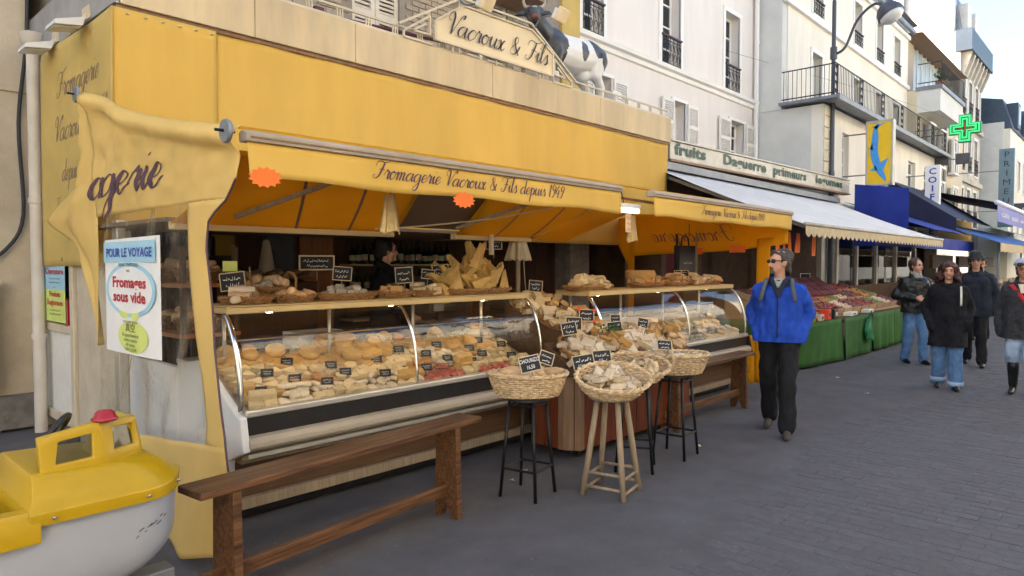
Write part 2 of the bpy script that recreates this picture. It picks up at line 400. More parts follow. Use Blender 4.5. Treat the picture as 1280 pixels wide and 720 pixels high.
mat('plant_green',(.045,.09,.025),.4,30,.8)
mat('conservatory',(.36,.44,.50),.15,2,.3,stain=.2)
mat('bottle_green',(.014,.03,.012),.2,10,.2,rnd=.3)
mat('bottle_label',(.55,.45,.30),.2,10,.7,rnd=.3,hue=.08)
mat('lens_dark',(.008,.008,.010),.1,10,.15)
mat('lip',(.40,.12,.10),.08,20,.5)
mat('glass_lamp',(.60,.62,.62),.06,10,.25)
# ---------------------------------------------------------------- lettering
GL={
'a':(1.2,[[(.95,.85),(.6,1),(.2,.75),(.08,.35),(.3,0),(.65,.2),(.92,.85)],[(.97,1),(.9,.3),(1.02,.02),(1.3,.35)]]),
'c':(.92,[[(.85,.78),(.68,1),(.35,.85),(.1,.4),(.3,0),(.65,.08),(.98,.4)]]),
'd':(1.2,[[(.95,.85),(.6,1),(.2,.75),(.08,.35),(.3,0),(.65,.2),(.92,.85)],[(1.0,2.0),(.93,1),(.9,.3),(1.02,.02),(1.3,.35)]]),
'e':(.88,[[(.1,.4),(.5,.5),(.75,.8),(.5,1),(.2,.75),(.12,.3),(.4,0),(.95,.42)]]),
'g':(1.2,[[(.95,.85),(.6,1),(.2,.75),(.08,.35),(.3,0),(.65,.2),(.92,.85)],[(.97,1),(.93,0),(.85,-.75),(.5,-1.05),(.22,-.8),(.55,-.35),(1.3,.35)]]),
'i':(.62,[[(-.05,.4),(.26,1),(.24,.35),(.38,.02),(.68,.35)],[(.32,1.42),(.36,1.5),(.38,1.56)]]),
'l':(.55,[[(-.05,.35),(.35,1.3),(.42,1.95),(.27,2.08),(.16,1.5),(.16,.4),(.3,.02),(.6,.35)]]),
'm':(1.48,[[(-.02,.6),(.18,1),(.22,.5),(.2,0)],[(.2,.4),(.5,.97),(.68,.85),(.65,.3),(.63,0)],[(.63,.4),(.93,.97),(1.12,.85),(1.08,.3),(1.2,.02),(1.52,.35)]]),
'o':(.95,[[(.5,1),(.18,.78),(.08,.35),(.38,0),(.74,.3),(.78,.75),(.5,1),(.5,.85),(.8,.82),(1.0,.95)]]),
'p':(1.02,[[(-.03,.5),(.24,1.08),(.22,.2),(.14,-1)],[(.2,.4),(.5,.97),(.82,.8),(.78,.25),(.5,0),(.25,.2)],[(.55,.02),(.8,.08),(1.06,.35)]]),
'r':(.82,[[(-.05,.4),(.22,1),(.3,1.1),(.42,.9),(.64,.9),(.57,.4),(.65,.02),(.92,.35)]]),
's':(.72,[[(-.05,.25),(.38,1.08),(.46,.8),(.62,.32),(.4,0),(.14,.1)],[(.4,0),(.6,.08),(.8,.35)]]),
'u':(1.14,[[(-.03,.5),(.2,1),(.18,.35),(.38,0),(.72,.45),(.86,1)],[(.87,1),(.8,.3),(.95,.02),(1.22,.35)]]),
'x':(.95,[[(0,.8),(.22,1),(.4,.6),(.55,.1),(.78,.03),(.98,.35)],[(.92,.92),(.7,.95),(.3,.15),(.05,0),(0,.12)]]),
'F':(1.55,[[(.0,1.35),(.12,1.85),(.55,2.0),(1.05,1.88),(1.5,1.95),(1.95,2.2)],[(1.15,1.88),(1.05,1.2),(.85,.35),(.5,0),(.1,.08),(.08,.35),(.28,.36)],[(.65,1.02),(1.0,1.1),(1.45,1.0)]]),
'V':(1.35,[[(.35,1.2),(.02,1.35),(.05,1.85),(.4,2.05),(.62,1.6),(.62,.8),(.68,0)],[(.68,0),(1.1,1.1),(1.42,1.85),(1.72,2.02),(1.66,1.7),(1.5,1.75)]]),
'&':(1.45,[[(1.25,.95),(.95,.25),(.45,0),(.1,.3),(.28,.78),(.75,1.2),(.78,1.65),(.52,1.75),(.38,1.4),(.75,.65),(1.3,0)]]),
'1':(.7,[[(.1,1.45),(.42,1.85),(.36,1),(.3,0)]]),
'9':(1.0,[[(.85,1.55),(.5,1.9),(.13,1.5),(.35,1.02),(.75,1.25),(.86,1.7),(.78,.9),(.5,.1),(.1,0)]]),
'4':(1.1,[[(.62,1.9),(.05,.7),(1,.74)],[(.74,1.2),(.7,0)]]),
}
def script_width(s): return sum(GL[c][0] if c in GL else .75 for c in s)
def script(mb,text,fn,x0,y0,h,thick=.19,thin=.045,slant=.38,sx=1.0):
    """round-hand lettering: every stroke a ribbon, wide on the way down. fn maps text plane (x,y) to space"""
    x=0
    for ch in text:
        if ch not in GL: x+=.75; continue
        adv,st=GL[ch]
        for pts in st:
            pl=catmull([(p[0]+slant*p[1],p[1],0) for p in pts],6)
            n=len(pl); Lf=[];Rt=[]
            for i,p in enumerate(pl):
                d=pl[min(i+1,n-1)]-pl[max(i-1,0)]
                if d.length<1e-6: d=Vector((0,-1,0))
                d.normalize(); t=max(0,-d.y)**1.3; wd=(thin+(thick-thin)*t)*.5
                if i in (0,n-1) and n>8: wd*=.6
                q=Vector((-d.y,d.x,0))*wd
                Lf.append(p+q); Rt.append(p-q)
            f=lambda p:fn(x0+(x+p.x)*h*sx,y0+p.y*h)
            mb.add([f(p) for p in Lf]+[f(p) for p in Rt],[(i,i+1,n+i+1,n+i) for i in range(n-1)])
        x+=adv
_TC={}
SCR=bpy.data.scenes.new('scratch')
def scratch_eval(o):
    SCR.collection.objects.link(o)
    with bpy.context.temp_override(scene=SCR,view_layer=SCR.view_layers[0]):
        dg=bpy.context.evaluated_depsgraph_get(); dg.update(); return o.evaluated_get(dg)
def block(mb,text,fn,x0,y0,h,sx=1.0,align='L',bold=0,space=1,fit=0):
    key=(text,bold,space)
    if key not in _TC:
        cu=bpy.data.curves.new('lettering','FONT'); cu.body=text; cu.size=1; cu.offset=bold; cu.resolution_u=2; cu.space_character=space
        o=bpy.data.objects.new('lettering',cu); me=scratch_eval(o).to_mesh()
        _TC[key]=([tuple(v.co) for v in me.vertices],[tuple(p.vertices) for p in me.polygons])
        bpy.data.objects.remove(o); bpy.data.curves.remove(cu)
    v,f=_TC[key]
    if not v: return
    k=h/.7
    if fit: sx=fit/(max(p[0] for p in v)*k)
    w=max(p[0] for p in v)*k*sx; off={'L':0,'C':-w/2,'R':-w}[align]
    mb.add([fn(x0+off+p[0]*k*sx,y0+p[1]*k) for p in v],f)
def scribble(mb,fn,x0,x1,y,h,rs):
    """illegible chalk handwriting"""
    n=max(3,int((x1-x0)/(h*.55))); pl=[]
    for i in range(n*3):
        pl.append((x0+(x1-x0)*i/(n*3)+rs.uniform(-.1,.1)*h,y+(rs.random()*1.0 if i%2 else rs.random()*.3)*h,0))
    pl=catmull(pl,2); k=len(pl); wd=h*.11
    mb.add([fn(p.x,p.y+wd) for p in pl]+[fn(p.x+wd*.5,p.y-wd) for p in pl],[(i,i+1,k+i+1,k+i) for i in range(k-1)])

# ---------------------------------------------------------------- ground
g=MB().box(-150,400,-150,150,-1.0,-.02).build('ground','asphalt'); tag(g,kind='structure')
road=MB(); road.grid(lambda u,v:(-12+90*u,-4.6+13*v,0),60,20)
road=tag(road.build('road','asphalt'),kind='structure')
# pavers across the middle of the street, running bond, long side across
BW,BL=.1,.2
pm=MB().cbox((0,0,-.008),(BW-.006,BL-.006,.03)); tmp=pm.build('paver','paver',bevel=.002); pme=tmp.data; bpy.data.objects.remove(tmp)
cells=[]
for ix in range(int(1.0/BW),int(13.5/BW)):
    for iy in range(-14,11):
        x=ix*BW; y=iy*BL+(.1 if ix%2 else 0)+.05
        if y>1.95-.25*math.sin(x*.7)-.06*(ix%3): continue
        dep=x*.736+y*.677; lat=x*.677-y*.736
        if dep<1 or abs(lat)>dep*.80 : continue
        v=360+864*(1.62/dep)-30
        if v<735 and lat/dep*864+640<1300: cells.append((dep,x,y))
cells.sort()
rs=random.Random(3)
mass=MB()
for k,(d,x,y) in enumerate(cells):
    z=-.0046+rs.uniform(-.0012,.0016); t=rs.uniform(-.012,.012)
    if k<300:
        o=link('paver',pme,road); o.location=(x,y,z); o.rotation_euler=(rs.uniform(-.012,.012),rs.uniform(-.02,.02),t)
    else:
        mass.cbox((x,y,z-.008),(BW-.006,BL-.006,.03),(0,rs.uniform(-.012,.012),t))
tag(mass.build('pavers','paver_mass',road),kind='stuff')
# litter and gutter patch
for i,(x,y) in enumerate(((10.3,3.2),(3.75,3.45),(4.0,3.55),(5.6,2.9),(9.3,2.55))):
    m=MB(); m.grid(lambda u,v:((u-.5)*.05,(v-.5)*.03+.01*math.sin(u*5),.004+.010*math.sin(u*3+i)*v),4,3,th=.0015)
    o=m.build('paper_scrap','fruit_pale'); o.location=(x,y,0.008); o.rotation_euler=(0,0,i*1.3)
    tag(o,['pale scrap of paper on the road beside the green stall','pale scrap lying under the first basket stool','second small scrap under the first basket stool','scrap of pale straw under the last black stool','small white scrap on the road in front of the walking man'][i],'litter')

# ---------------------------------------------------------------- facade kit
def facade_wall(name,matn,parent,x0,x1,z0,z1,y,holes,th=.35,xdir=None):
    """wall slab with real openings; in the plane Y=y (front), thickness behind"""
    xs=sorted({x0,x1,*[h[0] for h in holes],*[h[1] for h in holes]}); zs=sorted({z0,z1,*[h[2] for h in holes],*[h[3] for h in holes]})
    m=MB(); I={}
    def vid(i,j,k):
        if (i,j,k) not in I: I[i,j,k]=len(m.v); m.v.append((xs[i],y+(th if k else 0),zs[j]))
        return I[i,j,k]
    solid=lambda i,j: 0<=i<len(xs)-1 and 0<=j<len(zs)-1 and not any(h[0]-1e-6<(xs[i]+xs[i+1])/2<h[1]+1e-6 and h[2]-1e-6<(zs[j]+zs[j+1])/2<h[3]+1e-6 for h in holes)
    for i in range(len(xs)-1):
        for j in range(len(zs)-1):
            if not solid(i,j): continue
            m.f.append((vid(i,j,0),vid(i+1,j,0),vid(i+1,j+1,0),vid(i,j+1,0)))
            m.f.append((vid(i,j,1),vid(i,j+1,1),vid(i+1,j+1,1),vid(i+1,j,1)))
            if not solid(i-1,j): m.f.append((vid(i,j,0),vid(i,j+1,0),vid(i,j+1,1),vid(i,j,1)))
            if not solid(i+1,j): m.f.append((vid(i+1,j,0),vid(i+1,j,1),vid(i+1,j+1,1),vid(i+1,j+1,0)))
            if not solid(i,j-1): m.f.append((vid(i,j,0),vid(i,j,1),vid(i+1,j,1),vid(i+1,j,0)))
            if not solid(i,j+1): m.f.append((vid(i,j+1,0),vid(i+1,j+1,0),vid(i+1,j+1,1),vid(i,j+1,1)))
    m.m=[0]*len(m.f)
    return m.build(name,matn,parent)
def window(parent,x0,x1,z0,z1,y,bars=(2,3),inset=.22,curtain=True,frame='white_trim',surround=0,sill=True,st='white_trim'):
    fr=MB(); t=.055; yy=y+inset
    fr.box(x0,x0+t,yy,yy+.06,z0,z1).box(x1-t,x1,yy,yy+.06,z0,z1).box(x0+t,x1-t,yy,yy+.06,z0,z0+t).box(x0+t,x1-t,yy,yy+.06,z1-t,z1)
    nx,nz=bars
    for i in range(1,nx): x=lerp(x0,x1,i/nx); fr.box(x-.035,x+.035,yy-.005,yy+.055,z0+t,z1-t)
    for j in range(1,nz): z=lerp(z0,z1,j/nz); fr.box(x0+t,x1-t,yy+.008,yy+.05,z-.018,z+.018)
    w_=fr.build('window',frame,parent)
    for i in range(nx):
        for j in range(nz):
            MB().box(lerp(x0+t,x1-t,i/nx)+.01,lerp(x0+t,x1-t,(i+1)/nx)-.01,yy+.025,yy+.031,lerp(z0+t,z1-t,j/nz)+.008,lerp(z0+t,z1-t,(j+1)/nz)-.008).build('pane','window_glass',w_)
    if curtain:
        c=MB(); c.grid(lambda u,v:(lerp(x0,x1,u),yy+.13+.02*math.sin(u*38),lerp(z0,z1,v)),40,1,keep=lambda u,v:abs(u-.5)>.08)
        c.build('net_curtain','curtain_white',w_)
    MB().box(x0-.05,x1+.05,yy+.3,yy+.34,z0-.05,z1+.05).build('room_behind','room_dark',w_)
    if surround:
        s=MB(); q=surround; p=.03
        s.box(x0-q,x0,y-p,y+.02,z0,z1).box(x1,x1+q,y-p,y+.02,z0,z1).box(x0-q,x1+q,y-p-.01,y+.02,z1,z1+q)
        s.build('surround',st,w_)
    if sill: MB().box(x0-.08,x1+.08,y-.06,y+.2,z0-.09,z0-.002).build('sill',st,w_)
    return w_
def shutter(parent,x0,x1,z0,z1,y,matn='shutter_paint',n=14):
    f=MB(); t=.06
    f.box(x0,x0+t,y-.045,y-.005,z0,z1).box(x1-t,x1,y-.045,y-.005,z0,z1)
    for z in (z0,(z0+z1)/2-.04,z1-.08): f.box(x0+t,x1-t,y-.044,y-.006,z,z+.08)
    s=f.build('shutter',matn,parent)
    for a,b in ((z0+.08,(z0+z1)/2-.04),((z0+z1)/2+.04,z1-.08)):
        for k in range(n//2):
            z=lerp(a,b,(k+.5)/(n//2)); MB().cbox(((x0+x1)/2,y-.025,z),(x1-x0-2*t,.008,(b-a)/(n//2)*.95),(-.6,0,0)).build('slat',matn,s)
    return s
def iron_guard(parent,x0,x1,z0,z1,y,name='window_guard'):
    g_=MB(); r=.011
    g_.tube([(x0,y,z0),(x1,y,z0)],r,6).tube([(x0,y,z1-.08),(x1,y,z1-.08)],r,6)
    n=max(3,int((x1-x0)/.16))
    for i in range(n+1):
        x=lerp(x0,x1,i/n); g_.tube([(x,y,z0-.05),(x,y,z1)],.009,5)
    for i in range(n):
        xc=lerp(x0,x1,(i+.5)/n); w_=(x1-x0)/n*.42; zc=(z0+z1)/2-.04; hh=(z1-z0)*.2
        for s_ in (-1,1):
            pts=[(xc+s_*w_*math.cos(a)*(1-.11*a),y,zc+s_*hh*.9+hh*math.sin(a)*(1-.1*a)) for a in [k*.55 for k in range(10)]]
            g_.tube(pts,.008,4)
    o=g_.build(name,'iron',parent)
    MB().box(x0-.03,x1+.03,y-.03,y+.03,z1,z1+.035).build('hand_rail','iron_red',o)
    return o
def downpipe(parent,x,y,z0,z1,r=.055,m='pipe_paint'):
    p=MB(); p.tube([(x,y,z0),(x,y,z1)],r,10)
    for z in [z0+(z1-z0)*k/4 for k in range(1,4)]: p.lathe([(r+.012,0),(r+.012,.05)],(x,y,z),10)
    return p.build('downpipe',m,parent,auto=40)

# ---------------------------------------------------------------- neighbour building beside the shop's side wall
nb=T('neighbour_building','beige rendered building behind the drain pipe beside the shop','building',(-6,8.2,0))
facade_wall('wall','beige_render',nb,-14,1.86,0,15,8.2,[(-12,-11,4.5,6.3),(-9,-8,4.5,6.3),(-6,-5,4.5,6.3),(-12,-11,8,9.8),(-9,-8,8,9.8),(-6,-5,8,9.8)],th=6)
for z in (3.3,4.28): 
    MB().box(-14,1.855,8.17,8.198,z,z+.06 if z<4 else z+.015).build('string_course','beige_render',nb)
MB().box(-14,1.85,8.02,8.198,0.02,.34).build('plinth','stone_base',nb,bevel=.02)
mb=MB().box(.7,1.5,7.95,8.19,.42,1.42).box(.66,1.54,7.93,8.19,1.42,1.46); mb.build('meter_box','beige_render',nb,bevel=.01)
MB().tube(catmull([(1.35,8.1,1.46),(1.36,8.1,1.6),(1.6,8.13,1.75),(1.76,8.14,2.1),(1.74,8.14,3.0),(1.82,8.12,3.9),(1.84,8.1,5.2)]),.018,8).build('cable','cable',nb,smooth=True)
MB().tube(catmull([(1.2,8.08,.42),(1.2,8.08,.25),(1.45,8.08,.12),(1.5,8.08,.0)]),.03,8).build('conduit','pipe_paint',nb,smooth=True)
for x in (-12,-9,-6):
    for z in (4.5,8): window(nb,x,x+1,z,z+1.8,8.2,bars=(2,3),curtain=False)
# cane leaning on the meter box
tag(MB().tube([(1.0,7.45,.0),(1.13,7.9,1.0)],.012,6).tube([(.92,7.9,1.02),(1.32,7.9,1.0)],.014,6).build('broom_handle','black_metal'),'thin dark handle with crosspiece leaning on the meter box','broom')

# ---------------------------------------------------------------- the cheese shop
shop=T('cheese_shop','cheese shop with yellow cloth front, beige fascia and brick upper floor','building',(5,7,0))
XA,XB,YF=1.9,10.13,5.85
# ground floor shell
MB().box(1.9,1.98,5.9,7.0,0,3.6).build('side_wall','beige_render',shop)
MB().box(1.9,1.98,8.12,8.2,0,3.6).build('side_wall','beige_render',shop)
MB().box(1.9,1.98,7.0,8.12,2.15,3.6).build('side_wall','beige_render',shop)
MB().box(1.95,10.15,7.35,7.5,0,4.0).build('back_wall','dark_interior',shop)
MB().box(10.05,10.2,5.9,7.4,0,3.6).build('end_wall','dark_wall',shop)
MB().box(1.93,10.18,5.92,7.5,3.62,3.98).build('flat_roof','fascia_side',shop)
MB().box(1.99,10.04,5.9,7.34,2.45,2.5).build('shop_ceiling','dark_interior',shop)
MB().box(1.99,10.04,4.95,7.34,.01,.14).build('raised_floor','wood_brown',shop)
# fascia panels
px=[1.9,2.98,4.02,5.95,8.15,10.13]
for a,b in zip(px,px[1:]): MB().box(a+.003,b-.003,YF-.06,YF+.04,3.60,3.985).build('fascia_panel','fascia',shop,bevel=.006)
MB().box(1.88,10.15,YF-.035,YF+.06,3.565,3.597).build('fascia_lip','wood_edge',shop)
MB().box(1.86,1.895,YF-.05,8.18,3.60,4.02).build('side_flashing','fascia_side',shop)
# the door in the side wall
d=MB().box(1.87,1.95,7.03,7.12,.14,2.1).box(1.87,1.95,8.0,8.1,.14,2.1).box(1.87,1.95,7.12,8.0,2.0,2.1).box(1.87,1.95,7.12,8.0,.98,1.06).box(1.87,1.95,7.12,8.0,.14,.22)
door=d.build('door','cream_metal',shop,bevel=.008)
MB().box(1.905,1.913,7.12,8.0,1.06,2.0).build('pane','window_glass',door)
MB().box(1.90,1.925,7.12,8.0,.22,.98).build('lower_panel','shutter_paint',door)
MB().box(1.93,1.99,7.12,8.0,.2,2.0).build('door_blind','shutter_cream',door)
MB().box(1.865,1.90,7.2,7.26,1.05,1.3).build('handle','red_plastic',door,bevel=.008)
# yellow blind under the fascia and side banner
def blind_pt(x,z): return (x,YF-.02+.012*math.sin(x*2.1+z)*math.sin(z*1.7)+.006*math.sin(x*9+z*4),z)
b=MB(); b.grid(lambda u,v:blind_pt(lerp(2.62,10.1,u),lerp(1.9,3.57,v)),90,24,th=.004)
bl=T('yellow_blind','flat yellow cloth hung below the beige fascia','blind',(6,YF,1.9)); b.build('cloth','yellow_blind',bl,smooth=True)
b=MB(); b.grid(lambda u,v:(lerp(1.838,2.64,u),YF-.05+.012*math.sin(u*5+v*3)*(1-v),lerp(1.9,3.57,v)),16,20,th=.004)
MB_c=b.build('corner_strip','yellow_blind',bl,smooth=True)
e=MB()
for k in range(6): e.lathe([(.012,0),(.016,.004),(.006,.008)],(1.95+k*.13,YF-.06,3.53),8)
e.build('eyelet','paper_white',bl)
def ban(y,z): return (1.845-.012*math.sin(y*3.0+z*1.3)-.02*(3.55-z)*.12*math.sin(y*6),y,z)
b=MB(); b.grid(lambda u,v:ban(lerp(5.785,7.72+.06*(1-v),u),lerp(1.6,3.57,v)),40,30,th=.004)
bn=T('side_banner','pale yellow lettered banner on the shop side wall','banner',(1.84,6.7,1.6)); b.build('cloth','yellow_banner',bn,smooth=True)
lt=MB(); F=lambda x,z:(ban(7.62-x,z)[0]-.006,7.62-x,z)
for s,z,h,x in (('Fromagerie',3.10,.105,.38),('Vacroux & Fils',2.72,.105,.28),('depuis 1949',2.36,.095,.44),('Fromages & ses',2.08,.07,.24),('a prix d ami',1.88,.07,.45)):
    script(lt,s,F,x,z,h,thick=.22,sx=1.0 if h>.1 else .9,thin=.08)
lt.build('lettering','ink_faded',bn)
# floodlights on the side
for i,(y,l) in enumerate(((6.43,'white floodlight on bracket above the side banner, the one nearer the street corner'),(7.30,'white floodlight on bracket above the drain pipe'))):
    f=T('floodlight',l,'floodlight',(1.86,y,3.5),group='floodlights above the side banner')
    h=MB(); h.prism([(-.02,0),(-.24,-.07),(-.25,-.11),(-.05,-.08)],-.13,.13,'y'); h.v=[(1.84+p[0],y+p[1],3.60+p[2]) for p in h.v]; h.build('housing','enamel_white',f,bevel=.006)
    MB().cbox((1.69,y,3.498),(.18,.20,.006),(0,-.16,0)).build('lens','glass_lamp',f)
    MB().bar((1.86,y,3.66),(1.80,y,3.58),.03).box(1.850,1.858,y-.10,y+.10,3.61,3.72).build('bracket','cream_metal',f)
dp=MB(); dp.tube([(1.80,7.84,0),(1.80,7.84,3.72)],.055,12); dp.lathe([(.055,0),(.10,.06),(.11,.14)],(1.80,7.84,3.66),12)
for z in (.9,2.2): dp.lathe([(.067,0),(.067,.05)],(1.80,7.84,z),12)
tag(dp.build('drain_pipe','pipe_paint',auto=40),'cream painted drain pipe on the shop side wall','pipe')
# upper floor of brick, set back
UP=7.5
up=facade_wall('upper_wall','mortar',shop,2.0,9.36,3.9,11.5,UP,[(5.16,5.92,4.02,5.75),(7.0,8.05,4.02,5.75)],th=.4)
rs=random.Random(11)
bme=MB().cbox((0,0,0),(.215,.03,.066)); t_=bme.build('brick','brick_tan',bevel=.004); bme=t_.data; bpy.data.objects.remove(t_)
nbk=0
for j in range(0,17):
    z=4.28+j*.076
    for i in range(0,26):
        x=3.3+i*.226+(.113 if j%2 else 0)
        if x>9.26: continue
        if 5.16-.11<x<5.92+.11 or 7.0-.11<x<8.05+.11: continue
        # leave out those the sign, lamps and parapet hide
        if z<4.05+.055*(x-3.3): continue
        if nbk>=300: continue
        o=link('brick',bme,up); o.location=(x,UP-.002+rs.uniform(-.002,.002),z); nbk+=1
for a,b in ((5.16,5.92),(7.0,8.05)):
    for c,d_ in ((a,(a+b)/2),((a+b)/2,b)): shutter(shop,c+.005,d_-.005,4.04,5.72,UP+.08,'shutter_cream',26)
MB().box(6.75,8.3,6.9,UP,5.62,5.74).build('lintel_slab','wood_edge',shop)
MB().box(9.362,9.86,UP-.05,8.4,3.9,11.5).build('pilaster','yellow_banner',shop)
MB().box(2.0,9.3,UP+.4,UP+6,3.9,11.4).build('upper_block','mortar',shop)
# thin parapet rail
rl=T('parapet_rail','thin cream metal rail along the top of the beige fascia','railing',(6,YF,3.985))
r_=MB()
for z in (4.01,4.115): r_.bar((1.95,YF-.01,z),(10.1,YF-.01,z),.022)
for k in range(24):
    x=2.2+k*.335
    for dx in (-.03,0,.03): r_.bar((x+dx,YF-.01,3.986),(x+dx,YF-.01,4.12),.012)
r_.build('rail','cream_metal',rl)
# shop name board on the parapet
sg=T('shop_sign','cream board with cut corners and scripted shop name on the parapet','sign',(6.03,YF-.05,3.99))
poly=[(5.03,4.06),(5.03,4.265),(5.44,4.53),(6.62,4.55),(7.04,4.34),(7.04,4.06)]
MB().prism(poly,YF-.09,YF-.05,'y').build('board','cream_sign',sg,bevel=.004)
fm=MB()
for a,b in zip(poly,poly[1:]+poly[:1]): fm.bar((a[0],YF-.095,a[1]),(b[0],YF-.095,b[1]),.03,.022)
# side brackets in stepped metalwork
for s_,x in ((-1,5.03),(1,7.04)):
    P_=[(x+s_*.03,4.0),(x+s_*.42,4.0),(x+s_*.42,4.06),(x+s_*.06,4.30),(x+s_*.06,4.1),(x+s_*.3,4.09),(x+s_*.12,4.2)]
    for a,b in zip(P_,P_[1:]): fm.bar((a[0],YF-.07,a[1]),(b[0],YF-.07,b[1]),.02,.022)
fm.bar((4.55,YF-.07,4.12),(5.44,YF-.07,4.62),.024); fm.bar((5.44,YF-.07,4.62),(6.64,YF-.07,4.64),.024); fm.bar((6.64,YF-.07,4.64),(7.55,YF-.07,4.10),.024)
for x in (5.3,6.0,6.8): fm.bar((x,YF-.07,3.986),(x,YF-.07,4.06),.02)
fm.build('frame','cream_metal',sg)
lt=MB(); script(lt,'Vacroux & Fils',lambda x,z:(x,YF-.112,z),5.15,4.165,.125,thick=.21,thin=.06,sx=1.02); lt.build('lettering','ink_dark',sg)
for i,(x,z,l) in enumerate(((5.42,4.46,'small white floodlight on an arm over the middle of the shop sign'),(6.72,4.66,'small white floodlight on an arm between the sign and the cow'),(3.30,4.10,'white floodlight on the parapet rail near the shutters'))):
    f=T('floodlight',l,'floodlight',(x,YF-.3,z-.25),group='floodlights on the parapet')
    MB().cbox((x,YF-.50,z),(.19,.07,.17),(.5,0,.2)).build('housing','cream_sign',f,bevel=.012)
    MB().cbox((x-.02,YF-.44,z+.02),(.15,.05,.13),(.5,0,.2)).build('reflector','enamel_white',f,bevel=.01)
    MB().tube(catmull([(x-.02,YF-.07,4.60 if i<2 else 4.12),(x-.02,YF-.2,z+.04),(x-.01,YF-.45,z+.02)]),.012,6).build('arm','zinc',f)
tag(MB().tube([(4.55,UP-.1,4.62),(6.6,6.3,4.35)],.022,8).cbox((4.6,UP-.08,4.62),(.12,.14,.14)).build('flag_pole','iron_red'),'dark maroon pole slanting from the brick wall behind the rail','pole')
# ---------------------------------------------------------------- blobby bodies (one continuous skin)
def skinned(name,mb,matn,parent,voxel=.014,smooth_it=6,fac=.5,disp=0):
    o=mb.build(name,matn,None)
    md=o.modifiers.new('r','REMESH'); md.mode='VOXEL'; md.voxel_size=voxel; md.use_smooth_shade=True
    ms=o.modifiers.new('s','SMOOTH'); ms.iterations=smooth_it; ms.factor=fac
    COL.objects.unlink(o)
    me=bpy.data.meshes.new_from_object(scratch_eval(o)); bpy.data.objects.remove(o)
    me.name=name; me.materials.clear()
    for m in (matn if isinstance(matn,(list,tuple)) else [matn]): me.materials.append(MT(m))
    if disp:
        nr=[v.normal.copy() for v in me.vertices]
        for v,n_ in zip(me.vertices,nr):
            v.co+=n_*disp*(noise.noise(Vector((v.co.x*9,v.co.y*9,v.co.z*5)))+.6*noise.noise(Vector((v.co.x*22,v.co.y*22,v.co.z*12))))
    me.polygons.foreach_set('use_smooth',[True]*len(me.polygons))
    return link(name,me,parent)

# ---------------------------------------------------------------- cow statue on the flat roof (walks towards -X, head turned to the street)
cow=T('cow_statue','life-size black and white horned cow statue standing on the shop roof','statue',(8.0,6.3,3.985))
Z0=3.985; YC=6.32
def C(x,y,z): return (x,YC+y,Z0+z)
k=MB()
k.caps_(C(7.60,0,.70),.24,C(8.05,0,.68),.275,14); k.caps_(C(8.05,0,.68),.275,C(8.55,0,.75),.245,14)
k.caps_(C(8.45,-.09,.85),.12,C(8.75,-.1,.80),.10); k.caps_(C(8.45,.09,.85),.12,C(8.75,.1,.80),.10)
k.caps_(C(7.5,0,.80),.19,C(7.7,0,.80),.2); k.caps_(C(7.52,-.02,.78),.17,C(7.30,-.10,.88),.125)
for s_ in (-.14,.14):
    k.caps_(C(7.62,s_,.6),.12,C(7.60,s_,.36),.07); k.caps_(C(7.60,s_,.36),.065,C(7.62,s_,.08),.05); k.caps_(C(7.62,s_,.08),.055,C(7.60,s_,.03),.06)
    k.caps_(C(8.62,s_,.68),.16,C(8.56,s_*1.05,.46),.10); k.caps_(C(8.56,s_,.46),.085,C(8.72,s_,.30),.06); k.caps_(C(8.72,s_,.30),.055,C(8.68,s_,.08),.048); k.caps_(C(8.68,s_,.08),.055,C(8.66,s_,.03),.06)
k.ell(C(8.42,0,.45),(.14,.12,.10),12)
# head faces the street corner
hd=Vector((-.66,-.60,-.45)).normalized(); sd_=Vector((.67,-.74,0)); cr0=Vector((7.16,-.14,1.02)); HP=lambda a,b=0,c=0:C(*(cr0+hd*a+sd_*b+Vector((0,0,c))))
k.caps_(C(7.45,-.03,.86),.16,C(7.22,-.10,.98),.115)
k.caps_(HP(0,-.04),.098,HP(0,.04),.098); k.caps_(HP(.02),.105,HP(.14),.088); k.caps_(HP(.14),.085,HP(.30),.066); k.ell(HP(.31),(.07,.07,.062),12)
for s_ in (-1,1):
    k.caps_(HP(.0,s_*.10,.0),.028,HP(.0,s_*.19,-.01),.045); k.caps_(HP(.0,s_*.19,-.01),.043,HP(.0,s_*.255,-.035),.018)
body=skinned('body',k,['cow_white','cow_black'],cow,.018,5)
PT=[((7.45,-.2,.8),(.34,.5,.42)),((7.05,-.3,.9),(.5,.5,.42)),((7.62,-.2,.55),(.16,.4,.22)),((8.16,-.28,.72),(.085,.2,.15)),((8.58,0,.88),(.22,.6,.22)),((8.68,-.1,.72),(.14,.4,.20)),((8.72,.1,.6),(.16,.25,.25))]
def blk(p):
    for c,r in PT:
        d=((p.x-c[0])/r[0])**2+((p.y-YC-c[1])/r[1])**2+((p.z-Z0-c[2])/r[2])**2
        if d<1+.25*noise.noise(p*5): return 1
    return 0
me=body.data
me.polygons.foreach_set('material_index',[blk(p.center) for p in me.polygons])
for s_ in (-1,1):
    MB().tube(catmull([HP(-.02,s_*.06,.06),HP(-.02,s_*.125,.09),HP(-.01,s_*.145,.17),HP(.0,s_*.10,.245)]),[.034-.0016*q_ for q_ in range(19)],8).build('horn','horn',cow,smooth=True)
    MB().ell(HP(.12,s_*.078,.035),(.014,.014,.014),8).build('eye','lens_dark',cow,smooth=True)
m=MB(); m.ell(HP(.085,0,.082),(.045,.045,.022),12); m.build('white_blaze','cow_white',cow,smooth=True)
MB().ell(HP(.345,0,.0),(.056,.056,.045),12).build('muzzle','muzzle',cow,smooth=True)
